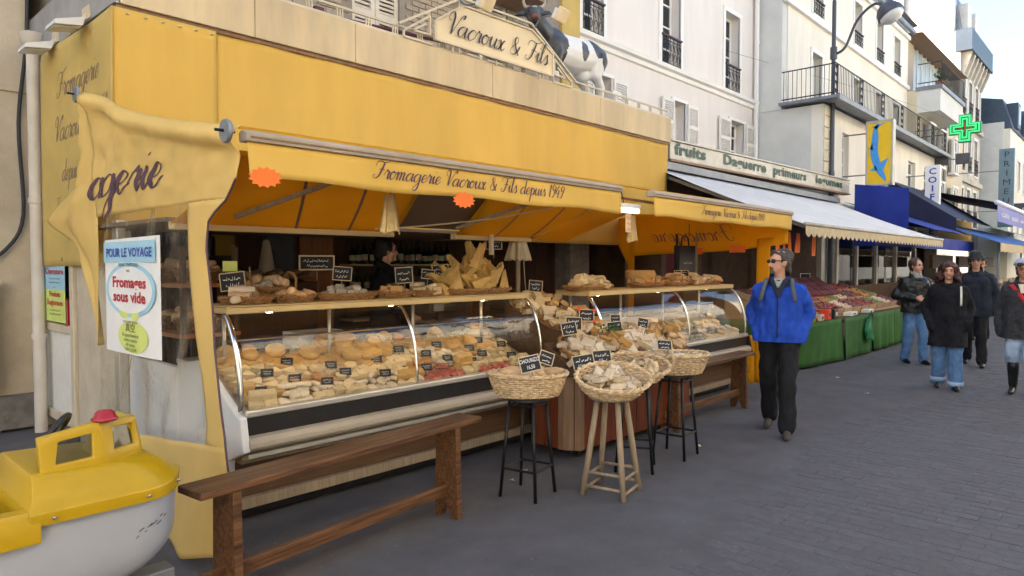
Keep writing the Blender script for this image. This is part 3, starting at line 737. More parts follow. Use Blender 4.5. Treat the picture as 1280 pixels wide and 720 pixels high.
MB().tube(catmull([C(8.78,0,.88),C(8.86,.01,.8),C(8.87,.02,.5),C(8.86,.02,.35)]),.02,6).ell(C(8.86,.02,.30),(.035,.035,.09),8).build('tail','cow_white',cow,smooth=True)
vt=T('roof_vent','white louvred vent box on the roof edge behind the cow','vent',(9.0,6.2,3.985))
MB().box(9.05,9.3,6.2,6.5,3.985,4.33).build('housing','enamel_white',vt,bevel=.01)
for q in range(6): MB().cbox((9.175,6.195,4.03+q*.05),(.22,.012,.03),(-.5,0,0)).build('slat','shutter_paint',vt)

# ---------------------------------------------------------------- white building set back behind the fruit shop
wb=T('white_building','pale pink-white rendered house with shuttered windows behind the fruit shop sign','building',(14,8,0))
WY=8.0
up_w=[(10.62,11.32),(13.52,14.36),(16.62,17.45)]
lo_w=[(14.05,14.62),(16.92,17.78),(11.0,11.6)]
holes=[(a,b,6.02,8.0) for a,b in up_w]+[(a,b,4.28,5.32) for a,b in lo_w]+[(a,b,9.2,10.8) for a,b in up_w]
facade_wall('wall','white_render',wb,9.86,18.46,0,11.6,WY,holes)
MB().box(9.86,18.46,WY+.6,WY+7,0,11.5).build('rear_block','white_render',wb)
for a,b in up_w:
    window(wb,a,b,6.02,8.0,WY,(2,4),surround=.11,sill=False); iron_guard(wb,a+.02,b-.02,6.08,6.66,WY-.04)
    window(wb,a,b,9.2,10.8,WY,(2,3),surround=.1)
for (a,b),w_ in zip(lo_w,(.5,.62,.5)):
    window(wb,a,b,4.28,5.32,WY,(1,3),surround=.07,curtain=False)
    shutter(wb,a-w_-.03,a-.03,4.28,5.32,WY-.035,n=18); shutter(wb,b+.03,b+.03+w_,4.28,5.32,WY-.035,n=18)
cn=MB().prism([(0,5.80),(-.05,5.82),(-.06,5.90),(-.13,5.93),(-.15,6.01),(0,6.03)],9.87,18.45,'x'); cn.v=[(p[0],p[1]+WY,p[2]) for p in cn.v]; cn.build('cornice','white_trim',wb)
cn=MB().prism([(0,8.75),(-.1,8.8),(-.12,8.9),(0,8.92)],9.87,18.45,'x'); cn.v=[(p[0],p[1]+WY,p[2]) for p in cn.v]; cn.build('cornice','white_trim',wb)
downpipe(wb,18.33,WY-.1,3.6,11.5,.06,'white_trim')
MB().box(9.8,18.5,WY-.3,WY+7,11.6,11.8).build('roof','zinc',wb)

# ---------------------------------------------------------------- fruit shop ground floor
fs=T('fruit_shop','fruit shop front of dark brown wall below the steel name sign','building',(14.5,6.3,0))
MB().box(10.22,18.45,6.3,6.5,0,3.3).build('wall','dark_wall',fs)
MB().box(10.22,18.45,6.1,8.0,3.3,3.42).build('flat_roof','zinc',fs)
MB().box(10.3,11.2,6.24,6.298,0,2.2).build('door','crimson',fs,bevel=.01)
MB().box(11.4,12.1,6.24,6.298,0,2.2).build('panel','wood_brown',fs,bevel=.01)
for x in (12.5,14.3): MB().box(x,x+.35,6.22,6.298,0,3.2).build('pier','dark_wall',fs)
fg=T('fruit_shop_sign','long steel fascia sign with green fruit shop lettering','sign',(15,6.0,3.42))
MB().prism([(10.35,3.38),(19.75,3.50),(19.75,3.83),(10.35,3.68)],5.93,6.08,'y').build('panel','sign_steel',fg,bevel=.01)
MB().prism([(10.33,3.34),(19.77,3.46),(19.77,3.495),(10.33,3.375)],5.90,6.1,'y').build('lower_trim','wood_edge',fg)
MB().prism([(10.33,3.685),(19.77,3.835),(19.77,3.86),(10.33,3.71)],5.90,6.1,'y').build('upper_trim','sign_steel',fg)
FX=(10.5,11.60,12.30,14.28,14.65,16.58,17.2,19.15); lt=MB(); sl_=lambda x,z:(x,5.918,z+(x-10.35)*.0140)
for wd_,xa,xb in (('fruits',FX[0],FX[1]),('Daguerre',FX[2],FX[3]),('primeurs',FX[4],FX[5]),('legumes',FX[6],FX[7])): block(lt,wd_,sl_,xa,3.475,.185,align='L',bold=.035,space=1.05,fit=xb-xa)
lt.build('lettering','sign_green',fg)
# white scalloped awning
wa=T('white_awning','long off-white awning with scalloped valance over the fruit stall','awning',(14.5,4.8,2.2))
AX0,AX1=10.05,18.95
def wap(u,v): x=lerp(AX0,AX1,u); return (x,lerp(3.6,6.05,v),lerp(2.19,3.22,v)+.03*math.sin(pi*v)*-1+.012*math.sin(x*2.2)*math.sin(pi*v))
MB().grid(wap,60,10,th=.004).build('canopy','white_awning',wa,smooth=True)
va=MB(); n=40
for i in range(n):
    a=lerp(AX0,AX1,i/n); b=lerp(AX0,AX1,(i+1)/n); q=6
    pts=[(lerp(a,b,t/q),3.59,2.185) for t in range(q+1)]; pb=[(lerp(a,b,t/q),3.585,2.06-.055*math.sin(pi*t/q)) for t in range(q+1)]
    va.add(pts+pb,[(t,t+1,q+2+t,q+1+t) for t in range(q)])
va.build('valance','cream_cloth',wa)
MB().tube([(AX0,3.6,2.19),(AX1,3.6,2.19)],.03,8).build('front_bar','sign_steel',wa,smooth=True)
for x in (10.2,14.5,18.7): MB().bar((x,3.65,2.16),(x,6.05,3.12),.05).build('arm','zinc',wa)
MB().box(AX0,AX1,5.9,6.09,3.2,3.32).build('cassette','zinc',wa)
# cardboard tags pegged on a line under the white awning
tl=[(9.0,'st'),(9.5,''),(10.1,''),(10.4,''),(10.62,''),(11.05,'')]
MB_line=MB().tube([(8.75,4.0,2.12),(10.06,4.0,2.08),(13.0,4.0,2.06)],.006,5)
tag(MB_line.build('hanging_line','cable'),'thin line under the white awning holding orange cards','line')
for i,(x,wd,hh) in enumerate(((9.05,.15,.2),(9.55,.16,.22),(10.05,.14,.32),(10.30,.13,.32),(10.52,.13,.32),(10.85,.13,.30),(11.55,.2,.34))):
    m=MB(); a=.12*math.sin(i*2.3)
    m.grid(lambda u,v:((u-.5)*wd+.04*math.sin(i)*v*hh,.01*math.sin(u*4+v*3+i),-v*hh),4,5,th=.002)
    o=m.build('price_card','orange_card'); o.location=(x,3.99,2.105-.006*(x-9)); o.rotation_euler=(0,0,a)
    tag(o,'blank orange price card pegged to the line under the white awning','price card','orange cards on the line')

# ---------------------------------------------------------------- cream house with terrace
cb=T('cream_house','cream house with iron-railed terrace beyond the white building','building',(25,7.2,0))
LZ=5.72
gh=[(20.0,20.55,3.95,5.2),(23.2,24.1,3.95,5.2),(27.0,28.0,3.95,5.2),(29.3,30.3,3.95,5.2),(20,31,0,2.9)]
facade_wall('lower_wall','cream_render',cb,18.5,31.2,0,LZ,6.2,gh,th=.3)
MB().box(18.5,18.8,6.5,12,0,LZ).build('side_wall','grey_render',cb)
MB().box(18.48,18.797,7.28,12,LZ,11).build('upper_side_wall','grey_render',cb)
MB().box(18.85,31.2,6.55,12,3.0,LZ-.02).build('lower_block','room_dark',cb)
for h in gh[:4]: window(cb,*h,6.2,(1,3),surround=0,curtain=True,inset=.12)
uw=[(20.6,21.4),(24.35,25.15),(26.85,27.65),(29.1,29.95)]
facade_wall('upper_wall','cream_render',cb,18.8,31.2,LZ,11,7.25,[(a,b,8.8,10.2) for a,b in uw]+[(a,b,LZ+.05,7.7) for a,b in uw],th=.35)
MB().box(18.8,31.2,8.0,13,LZ,10.9).build('upper_block','cream_render',cb)
for a,b in uw:
    window(cb,a,b,8.8,10.2,7.25,(2,3),surround=.1,sill=True); iron_guard(cb,a,b,8.85,9.2,7.2)
    window(cb,a,b,LZ+.05,7.7,7.25,(2,4),surround=.12,sill=False)
for z in (8.55,10.5): MB().box(18.47,31.2,7.15,7.248,z,z+.14).build('cornice','white_trim',cb)
MB().prism([(6.9,11.0),(7.2,10.95),(13,10.95),(13,11.6),(10,12.2)],18.4,31.2,'x').build('roof','zinc',cb)
MB().box(18.45,31.2,6.98,7.1,10.7,10.85).build('gutter','zinc',cb)
# corner quoins
for j in range(8):
    w_=.32 if j%2 else .22
    MB().box(18.494,18.5+w_+.2,6.165,6.199,3.4+j*.29,3.4+j*.29+.265).build('quoin','cream_render_dark',cb,bevel=.01)
# terrace slab and railing
MB().box(18.2,31.3,5.75,7.25,LZ+.05,LZ+.12).build('terrace_slab','zinc',cb)
MB().box(18.15,31.3,5.70,5.745,LZ-.02,LZ+.1).build('terrace_gutter','zinc',cb)
rg=T('terrace_railing','black iron railing round the terrace of the cream house','railing',(25,5.85,LZ+.12))
m=MB(); z0,z1=LZ+.12,LZ+.92
for z in (z0+.08,z1): m.tube([(18.3,7.2,z),(18.3,5.85,z)],.016,6); m.tube([(18.3,5.85,z),(31.2,5.85,z)],.016,6)
for i in range(12): y=lerp(7.15,5.9,i/11); m.tube([(18.3,y,z0),(18.3,y,z1)],.008,4)
i=0;x=18.35
while x<31.2:
    m.tube([(x,5.85,z0),(x,5.85,z1)],.008,4); x+=.13; i+=1
m.build('bars','iron',rg)
for x in (18.3,20.4,22.5,24.6,26.7,28.8,30.9):
    s_=MB(); s_.box(x-.14,x-.115,5.84,5.86,z0,z1).box(x+.115,x+.14,5.84,5.86,z0,z1)
    for q in range(4):
        zc=lerp(z0,z1,(q+.5)/4)
        for e_ in (-1,1): s_.tube([(x+e_*.05+.05*math.cos(a*e_)*(1-.1*a),5.85,zc+.08*math.sin(a)*(1-.1*a)) for a in [t*.6 for t in range(9)]],.009,4)
    s_.build('scroll_panel','iron',rg)
# ---------------------------------------------------------------- house with glazed attic
gb=T('glazed_attic_house','house with glazed attic and small corner balcony of potted plants','building',(36,7,0))
MB().box(31.2,40.5,6.9,12,0,8.5).build('lower_wall','cream_render_dark',gb)
MB().box(31.25,33.0,7.45,12,8.5,10.8).build('brick_end','brick_tan',gb)
MB().box(33.0,40.5,7.6,12,8.5,10.8).build('attic_wall','room_dark',gb)
for k in range(10):
    x=33.0+k*.75; MB().box(x+.04,x+.71,7.50,7.53,8.8,10.7).build('pane','conservatory',gb); MB().box(x-.035,x+.035,7.46,7.56,8.6,10.8).build('mullion','shutter_paint',gb)
MB().prism([(6.75,10.75),(7.4,10.85),(12,11.6),(12,10.8),(7.4,10.75)],31.2,40.5,'x').build('roof','wood_edge',gb)
MB().box(31.2,35.6,6.1,6.9,7.6,8.45).build('balcony','grey_render',gb)
MB().prism([(6.02,8.45),(6.95,8.45),(6.95,8.6),(6.02,8.6)],31.15,35.7,'x').build('balcony_slab','zinc',gb)
m=MB()
for z in (8.75,9.5): m.tube([(31.25,6.9,z),(31.25,6.08,z),(35.6,6.08,z)],.02,5)
for k in range(30): m.tube([(31.25+k*.15,6.08,8.6),(31.25+k*.15,6.08,9.5)],.010,4)
m.build('balcony_railing','iron',gb)
for x,zt in ((32.3,3.0),(34.2,3.0),(37,3.0)):
    for z in (3.6,5.8): window(gb,x,x+.9,z,z+1.5,6.65,(2,3),surround=.1,inset=.05)
downpipe(gb,35.9,6.8,2.5,8.5,.07,'zinc')
pp=T('potted_plant','terracotta planter with shrub on the corner balcony','plant',(32.6,6.3,8.6))
MB().prism([(32.1,8.6),(33.1,8.6),(33.2,8.95),(32.0,8.95)],6.15,6.45,'y').build('planter','terracotta',pp,bevel=.02)
q=MB(); rs=random.Random(5)
for k in range(120):
    c=Vector((32.6+rs.gauss(0,.3),6.3+rs.gauss(0,.1),9.1+abs(rs.gauss(0,.15)))); q.cbox(c,(.1,.05,.01),(rs.random()*3,rs.random()*3,rs.random()*3))
q.build('foliage','plant_green',pp)
# ---------------------------------------------------------------- tall stone apartment block
tb=T('stone_apartment_block','tall stone apartment block with dark bracketed balcony and blank white side wall','building',(46,7,0))
wins=[(41.0+i*1.8,41.9+i*1.8,z,z+1.9) for i in range(3) for z in (3.6,6.4,9.2)]
facade_wall('wall','stone_block',tb,40.55,46.5,0,13.2,7.1,wins,th=.3)
MB().box(40.52,41,7.4,16,0,17.5).build('side_wall','white_brickwork',tb)
MB().box(41,46.5,7.45,16,0,13.1).build('block','room_dark',tb)
for w_ in wins: window(tb,*w_,7.1,(2,3),surround=.13,inset=.15); 
for a,b,z,_ in wins: iron_guard(tb,a,b,z+.05,z+.8,7.03) if a<47 else None
for z in (5.8,8.7): MB().box(40.5,46.6,6.95,7.098,z,z+.25).build('cornice','stone_block',tb)
for k in range(7):
    x=40.9+k*.88; MB().prism([(7.09,11.1),(6.98,11.2),(6.72,11.9),(6.66,12.15),(7.09,12.15)],x-.12,x+.12,'x').build('bracket','stone_block',tb)
MB().box(40.4,46.5,6.58,7.3,12.15,12.32).build('balcony_slab','slate_blue',tb)
m=MB().box(40.4,46.5,6.6,6.66,12.32,13.2).box(40.4,40.46,6.66,7.3,12.32,13.2); m.build('balcony_front','slate_blue',tb)
MB().prism([(7.15,13.1),(7.5,15.2),(9,16.0),(16,16.0),(16,13.1)],40.9,46.4,'x').build('mansard_roof','zinc',tb)
for x in (41.6,43.6): MB().box(x,x+1.0,7.0,8.2,13.4,14.8).build('dormer','shutter_paint',tb)
MB().box(40.7,41.3,9,10.5,16.5,19).build('chimney','brick_tan',tb)
MB().box(40.30,40.50,9.6,9.8,9,17).build('flue','zinc',tb)
# ---------------------------------------------------------------- far house with dormers
fb=T('mansard_house','far pale house with blue-grey mansard and dormers at the street end','building',(56,6.5,0))
wins=[(48.3+i*2.4,49.2+i*2.4,z,z+1.7) for i in range(10) for z in (3.4,6.0)]
facade_wall('wall','cream_render',fb,47.5,75,0,9.2,5.85,wins,th=.3)
MB().box(47.45,47.8,6.15,14,0,9.6).build('side_wall','grey_render',fb)
MB().box(47.8,75,6.2,14,0,9.1).build('block','room_dark',fb)
for w_ in wins: window(fb,*w_,5.85,(2,2),surround=.12,inset=.12,curtain=False)
MB().prism([(5.75,9.2),(6.25,10.9),(8.5,11.4),(14,11.4),(14,9.2)],47.6,75,'x').build('mansard_roof','slate_blue',fb)
for k in range(6): x=48.6+k*3; MB().box(x,x+1.2,5.65,7.2,9.4,10.8).build('dormer','slate_blue',fb); MB().box(x+.2,x+1.0,5.62,5.65,9.6,10.6).build('dormer_pane','conservatory',fb)
for x in (48.2,54,60): MB().box(x,x+1.3,9,9.8,11.2,12.5).build('chimney','brick_tan',fb)
# buildings closing the street far away and along the other side
eb=T('street_end_building','distant pale building closing the street beyond the walkers','building',(95,0,0))
wins=[(y,y+1.2,z,z+1.9) for y in range(-18,6,3) for z in (3.5,6.5,9.5)]
o=facade_wall('wall','cream_render',eb,-22,12,0,12.5,0,wins,th=.3)
o.data.transform(Matrix(((0,1,0,88),(1,0,0,0),(0,0,1,0),(0,0,0,1))))
o=MB().box(88.3,95,-22,12,0,12.4).build('block','room_dark',eb)
ob=T('opposite_row','sunlit cream buildings along the opposite side of the street','building',(10,-6,0))
wins=[(x,x+1.1,z,z+2.0) for x in [-10+3*i for i in range(28)] for z in (3.8,7.0,10.0)]
facade_wall('wall','cream_render',ob,-14,76,0,12.0,-7.3,wins,th=.3)
MB().box(-14,76,-7.9,-7.6,0,12.0).build('block','room_dark',ob)

# ---------------------------------------------------------------- street lamp
lp=T('street_lamp','dark grey street lamp with curved arm and hooded head','street lamp',(18.86,6.12,0))
LX,LY=18.88,6.10
MB().lathe([(.11,0),(.11,.9),(.075,1.0),(.07,4),(.055,4.05),(.05,8.35),(.03,8.45),(.012,8.8)],(LX,LY,0),12).lathe([(.085,0),(.085,.3)],(LX,LY,6.9),12).build('pole','lamp_grey',lp,auto=40)
MB().tube(catmull([(LX,LY,7.0),(LX,LY-.28,7.15),(LX,LY-.55,7.75),(LX,LY-.9,8.05),(LX,LY-1.15,8.02)]),.035,8).build('arm','lamp_grey',lp,smooth=True)
hm=Matrix.Translation((LX,LY-1.32,7.72))@Matrix.Rotation(R(-28),4,'X')
m=MB(); m.M=hm; m.lathe([(.03,.36),(.06,.33),(.12,.31),(.22,.24),(.29,.12),(.31,0),(.30,-.02)],(0,0,0),20); m.build('hood','lamp_grey',lp,auto=40)
m=MB(); m.M=hm; m.lathe([(.285,-.01),(.26,-.09),(.18,-.16),(.05,-.19)],(0,0,0),20); m.build('globe','glass_lamp',lp,smooth=True)
wr=MB().tube(catmull([(16.5,7.99,7.0),(30,5.9,7.2),(52,6.3,8.3)]),.004,4); tag(wr.build('overhead_wire','cable'),'thin wire strung along the facades above the terrace','wire')

# ---------------------------------------------------------------- signs along the street
ds=T('dolphin_sign','yellow projecting box sign with a blue leaping dolphin','sign',(20,5.4,3.8))
DX=20.0; y0,y1,z0,z1=4.98,5.58,3.72,5.36
MB().box(DX,DX+.22,y0,y1,z0,z1).build('box','sign_yellow',ds,bevel=.01)
m=MB()
for a,b,c,d_ in ((y0-.03,y0+.02,z0-.03,z1+.03),(y1-.02,y1+.03,z0-.03,z1+.03),(y0,y1,z0-.03,z0+.02),(y0,y1,z1-.02,z1+.03)): m.box(DX-.012,DX+.235,a,b,c,d_)
m.build('frame','sign_steel',ds)
sp=catmull([(.46,.97,0),(.36,.88,0),(.33,.72,0),(.30,.55,0),(.36,.40,0),(.50,.25,0),(.68,.13,0),(.80,.05,0)],8); n=len(sp)
wdt=[.02+.115*math.sin(pi*min(1,(i/n)*1.02))**.9 for i in range(n)]
P_=[];Q_=[]
for i,p in enumerate(sp):
    d_=(sp[min(i+1,n-1)]-sp[max(i-1,0)]).normalized(); q=Vector((-d_.y*1.9,d_.x,0))*wdt[i]*.62; P_.append(p+q);Q_.append(p-q)
f=lambda p:(DX-.008,lerp(y1,y0,p.x),lerp(z0,z1,p.y))
m=MB(); m.add([f(p) for p in P_]+[f(p) for p in Q_],[(i,i+1,n+i+1,n+i) for i in range(n-1)])
V3=lambda x,y:Vector((x,y,0))
m.add([f(V3(.46,.95)),f(V3(.18,.92)),f(V3(.38,.88)),f(V3(.80,.99)),f(V3(.45,.91))],[(0,1,2),(0,2,4),(0,4,3)])
m.add([f(V3(.55,.34)),f(V3(.88,.42)),f(V3(.68,.22))],[(0,1,2)]); m.add([f(V3(.36,.3)),f(V3(.12,.22)),f(V3(.45,.22))],[(0,1,2)]); m.add([f(V3(.24,.66)),f(V3(.10,.58)),f(V3(.25,.55))],[(0,1,2)])
m.build('dolphin','dolphin_blue',ds)
MB().tube([(DX+.1,5.58,4.0),(DX+.1,6.2,4.0)],.02,6).tube([(DX+.1,5.58,5.1),(DX+.1,6.2,5.1)],.02,6).build('bracket','zinc',ds)

pc=T('pharmacy_cross','illuminated green pharmacy cross projecting from the facade','sign',(31,5.4,6.1))
cx,cy,cz=31.0,5.22,6.74; a=.21; L_=.62
def crosspoly(s,t): return [(-t,-s),(t,-s),(t,-t),(s,-t),(s,t),(t,t),(t,s),(-t,s),(-t,t),(-s,t),(-s,-t),(-t,-t)]
def cr(mbx,s,t,x0,x1): mbx.prism([(cy+p[0],cz+p[1]) for p in crosspoly(s,t)],x0,x1,'x')
for i,(s,t,mt_) in enumerate(((.52,.20,'cross_dark'),(.485,.175,'cross_green'),(.43,.125,'cross_dark'),(.38,.092,'cross_green'),(.32,.048,'cross_dark'))):
    m=MB(); cr(m,s,t,cx-.1-.012*i,cx+.1); m.build('cross_tier',mt_,pc)
m=MB(); m.tube([(cx-.17,cy+.03*math.sin(k),cz+.2-.045*k) for k in range(9)],.02,6).tube([(cx-.165,cy+.25,cz+.04),(cx-.165,cy+.08,cz)],.02,5).tube([(cx-.165,cy-.25,cz-.04),(cx-.165,cy-.08,cz)],.02,5); m.build('snake_emblem','red_card',pc)
MB().bar((cx,cy+.6,cz+.1),(cx,6.9,cz+.1),.04).bar((cx,cy+.6,cz-.15),(cx,6.9,cz-.15),.04).build('bracket','zinc',pc)
ps=T('small_projecting_sign','two small dark projecting boxes under the pharmacy cross','sign',(31,5.2,5.3))
for y in (5.05,5.75): MB().box(30.95,31.1,y,y+.45,5.42,5.82).build('box','room_dark',ps,bevel=.01)
MB().bar((31.02,5.5,5.62),(31.02,6.9,5.62),.04).build('bracket','zinc',ps)
cs=T('hairdresser_sign','white vertical projecting sign with blue capital letters','sign',(26.6,5.4,2.9))
MB().box(26.6,26.78,5.16,5.60,2.55,4.92).build('box','sign_white',cs,bevel=.01)
lt=MB()
for k,ch in enumerate('COIFFURE'): block(lt,ch,lambda x,z:(26.592,x,z),5.38,4.62-k*.285,.20,-1.15,'C',bold=.02)
lt.build('lettering','sign_blue',cs)
MB().bar((26.7,5.6,4.6),(26.7,6.2,4.6),.03).build('bracket','zinc',cs)
gs=T('greengrocer_sign','tall blue-grey projecting sign with white capital letters','sign',(40,5,3.5))
MB().box(39.5,39.66,4.68,5.28,3.35,7.0).build('box','sign_teal',gs,bevel=.01)
lt=MB()
for k,ch in enumerate('PRIMEURS'): block(lt,ch,lambda x,z:(39.492,x,z),4.98,6.6-k*.43,.27,-1.1,'C')
lt.build('lettering','ink_dark',gs); MB().bar((39.6,5.28,6),(39.6,7,6),.04).build('bracket','zinc',gs)
bs=T('blue_edge_sign','dark projecting sign with blue end panel far down the street','sign',(44,4,4))
MB().box(44,44.15,3.9,5.3,4.1,4.75).build('panel','lamp_grey',bs,bevel=.01); MB().box(44,44.14,3.3,3.895,4.08,4.77).build('end_panel','dolphin_blue',bs,bevel=.01)
lt=MB(); block(lt,'a Bougie',lambda x,z:(43.993,x,z),4.6,4.35,.16,-1.1,'C'); lt.build('lettering','paper_white',bs)
MB().bar((44.1,5.3,4.4),(44.1,7.1,4.4),.04).build('bracket','zinc',bs)

# ---------------------------------------------------------------- fish shop and awnings further on
fi=T('fish_shop','fish shop front with blue canvas end panel and lit glass counters','building',(23,6.1,0))
MB().box(19.2,30.9,6.05,6.18,0,.95).build('stall_riser','wood_interior',fi)
for x in (19.2,20.9,22.8,25.0,27.5,30.8): MB().box(x,x+.14,6.04,6.19,.95,2.9).build('post','alu',fi)
for x0,x1 in ((19.34,20.9),(21.04,22.8),(22.94,25.0),(25.14,27.5)): MB().box(x0,x1,6.1,6.108,.95,2.9).build('pane','window_glass',fi)
MB().box(19.0,31,7.9,8.0,0,3).build('back_wall','wood_interior',fi)
MB().box(19.2,30.9,6.0,6.3,.95,1.02).build('ledge','wood_brown',fi)
rs=random.Random(9)
for k in range(10):
    x=19.5+k*.8; MB().box(x,x+.12,7.2,7.3,1.3+rs.random()*.3,1.36+rs.random()*.5+.4).build('lit_display','wood_orange',fi)
for x in (20.2,22.0,24.0): MB().box(x,x+.7,6.9,7.0,2.62,2.64).build('light_strip','tube_light',fi)
ba=T('blue_awning','deep blue canvas awning with tall end panel behind the white awning','awning',(22,5,2.4))
MB().grid(lambda u,v:(19.95+.01*math.sin(u*9),lerp(4.55,5.85,u),lerp(2.1,lerp(3.56,3.76,u),v)),10,10,th=.006).build('end_panel','blue_canvas',ba)
MB().grid(lambda u,v:(lerp(19.95,25.5,u),lerp(4.0,6.1,v),lerp(2.5,3.3,v)),10,6,th=.006).build('canopy','blue_canvas',ba)
MB().grid(lambda u,v:(lerp(15.0,25.5,u),4.0+.01*math.sin(u*60),lerp(2.0,2.3,v)),40,3,th=.006).build('valance','blue_canvas',ba)
MB().grid(lambda u,v:(15.0,lerp(4.0,6.0,v),lerp(2.3,2.6,v)),2,3,th=.004).build('inner_end','blue_canvas',ba)
na=T('navy_awning','dark navy sloping awning between the blue panel and the hairdresser','awning',(28,5,2.6))
MB().grid(lambda u,v:(lerp(24.5,31.0,u),lerp(4.3,6.15,v),lerp(3.0,4.3,v)),10,6,th=.01).build('canopy','navy_canvas',na)
MB().grid(lambda u,v:(24.5,lerp(4.3,6.15,u),lerp(lerp(2.6,2.9,u),lerp(3.0,4.3,u),v)),6,4,th=.01).build('end_panel','navy_canvas',na)
ca=T('lettered_awning','awning with white front bar and blue lettered valance','awning',(33,4,3.2))
MB().grid(lambda u,v:(lerp(29.0,38.0,u),lerp(3.9,6.7,v),lerp(3.75,4.5,v)),10,6,th=.01).build('canopy','navy_canvas',ca)
MB().tube([(29,3.9,3.75),(38,3.9,3.75)],.09,10).build('front_bar','sign_white',ca,smooth=True)
MB().grid(lambda u,v:(lerp(29.0,38.0,u),3.88,lerp(3.1,3.68,v)),10,2,th=.006).build('valance','sign_blue',ca)
lt=MB(); [scribble(lt,lambda x,z:(x,3.868,z),a_,b_,3.28,.2,random.Random(a_)) for a_,b_ in ((29.8,31.8),(32.3,34.2),(34.8,37.2))]; lt.build('lettering','sign_white',ca)
lb=T('low_blue_awning','bright blue low awning over the far market stalls','awning',(30,4,2.3))
MB().grid(lambda u,v:(lerp(24.5,40,u),lerp(3.2,5.0,v),lerp(2.25,2.95,v)),12,6,th=.01).build('canopy','blue_bright',lb)
MB().grid(lambda u,v:(lerp(24.5,40,u),3.18,lerp(1.95,2.24,v)+.05*abs(math.sin(u*60))*(1-v)),60,2,th=.006).build('valance','cream_cloth',lb)
for x in (25,30,35,39.8): MB().tube([(x,3.3,0),(x,3.3,2.25)],.03,6).build('pole','zinc',lb)
ms_=T('mustard_shopfront','mustard shopfront panel below the hairdresser awning','shopfront',(33,5.8,0))
MB().box(31.3,39.5,6.3,6.5,0,3.6).build('panel','mustard_cloth',ms_); MB().box(32,38.5,6.25,6.31,.6,2.5).build('pane','window_glass',ms_)
ta=T('teal_awning','small teal awning at the far end of the street','awning',(44,4,3))
MB().grid(lambda u,v:(lerp(41,50,u),lerp(4.2,6.6,v),lerp(2.9,3.7,v)),6,4,th=.01).build('canopy','teal_paint',ta); MB().box(41,50,4.15,4.2,2.5,2.9).build('valance','teal_paint',ta)
# dim stalls under the far awnings
rs=random.Random(21)
for i,(x,l) in enumerate(((26,'dim market stall under the low blue awning, nearest one'),(30,'dim market stall under the low blue awning, second one'),(34.5,'dim market stall under the low blue awning, farthest one'))):
    t_=T('far_stall',l,'stall',(x,4.2,0),group='far stalls')
    MB().box(x-1.6,x+1.6,3.9,5.0,.05,.85).build('table','room_dark',t_,bevel=.02)
    q=MB()
    for k in range(60): q.ell((x+rs.uniform(-1.5,1.5),rs.uniform(3.95,4.9),.9+rs.random()*.1),(.08,.08,.07),6)
    q.build('goods','fruit_pale',t_)
    MB().box(x-1.5,x+1.5,4.9,5.0,1.5,1.9).build('hung_goods','wood_brown',t_)
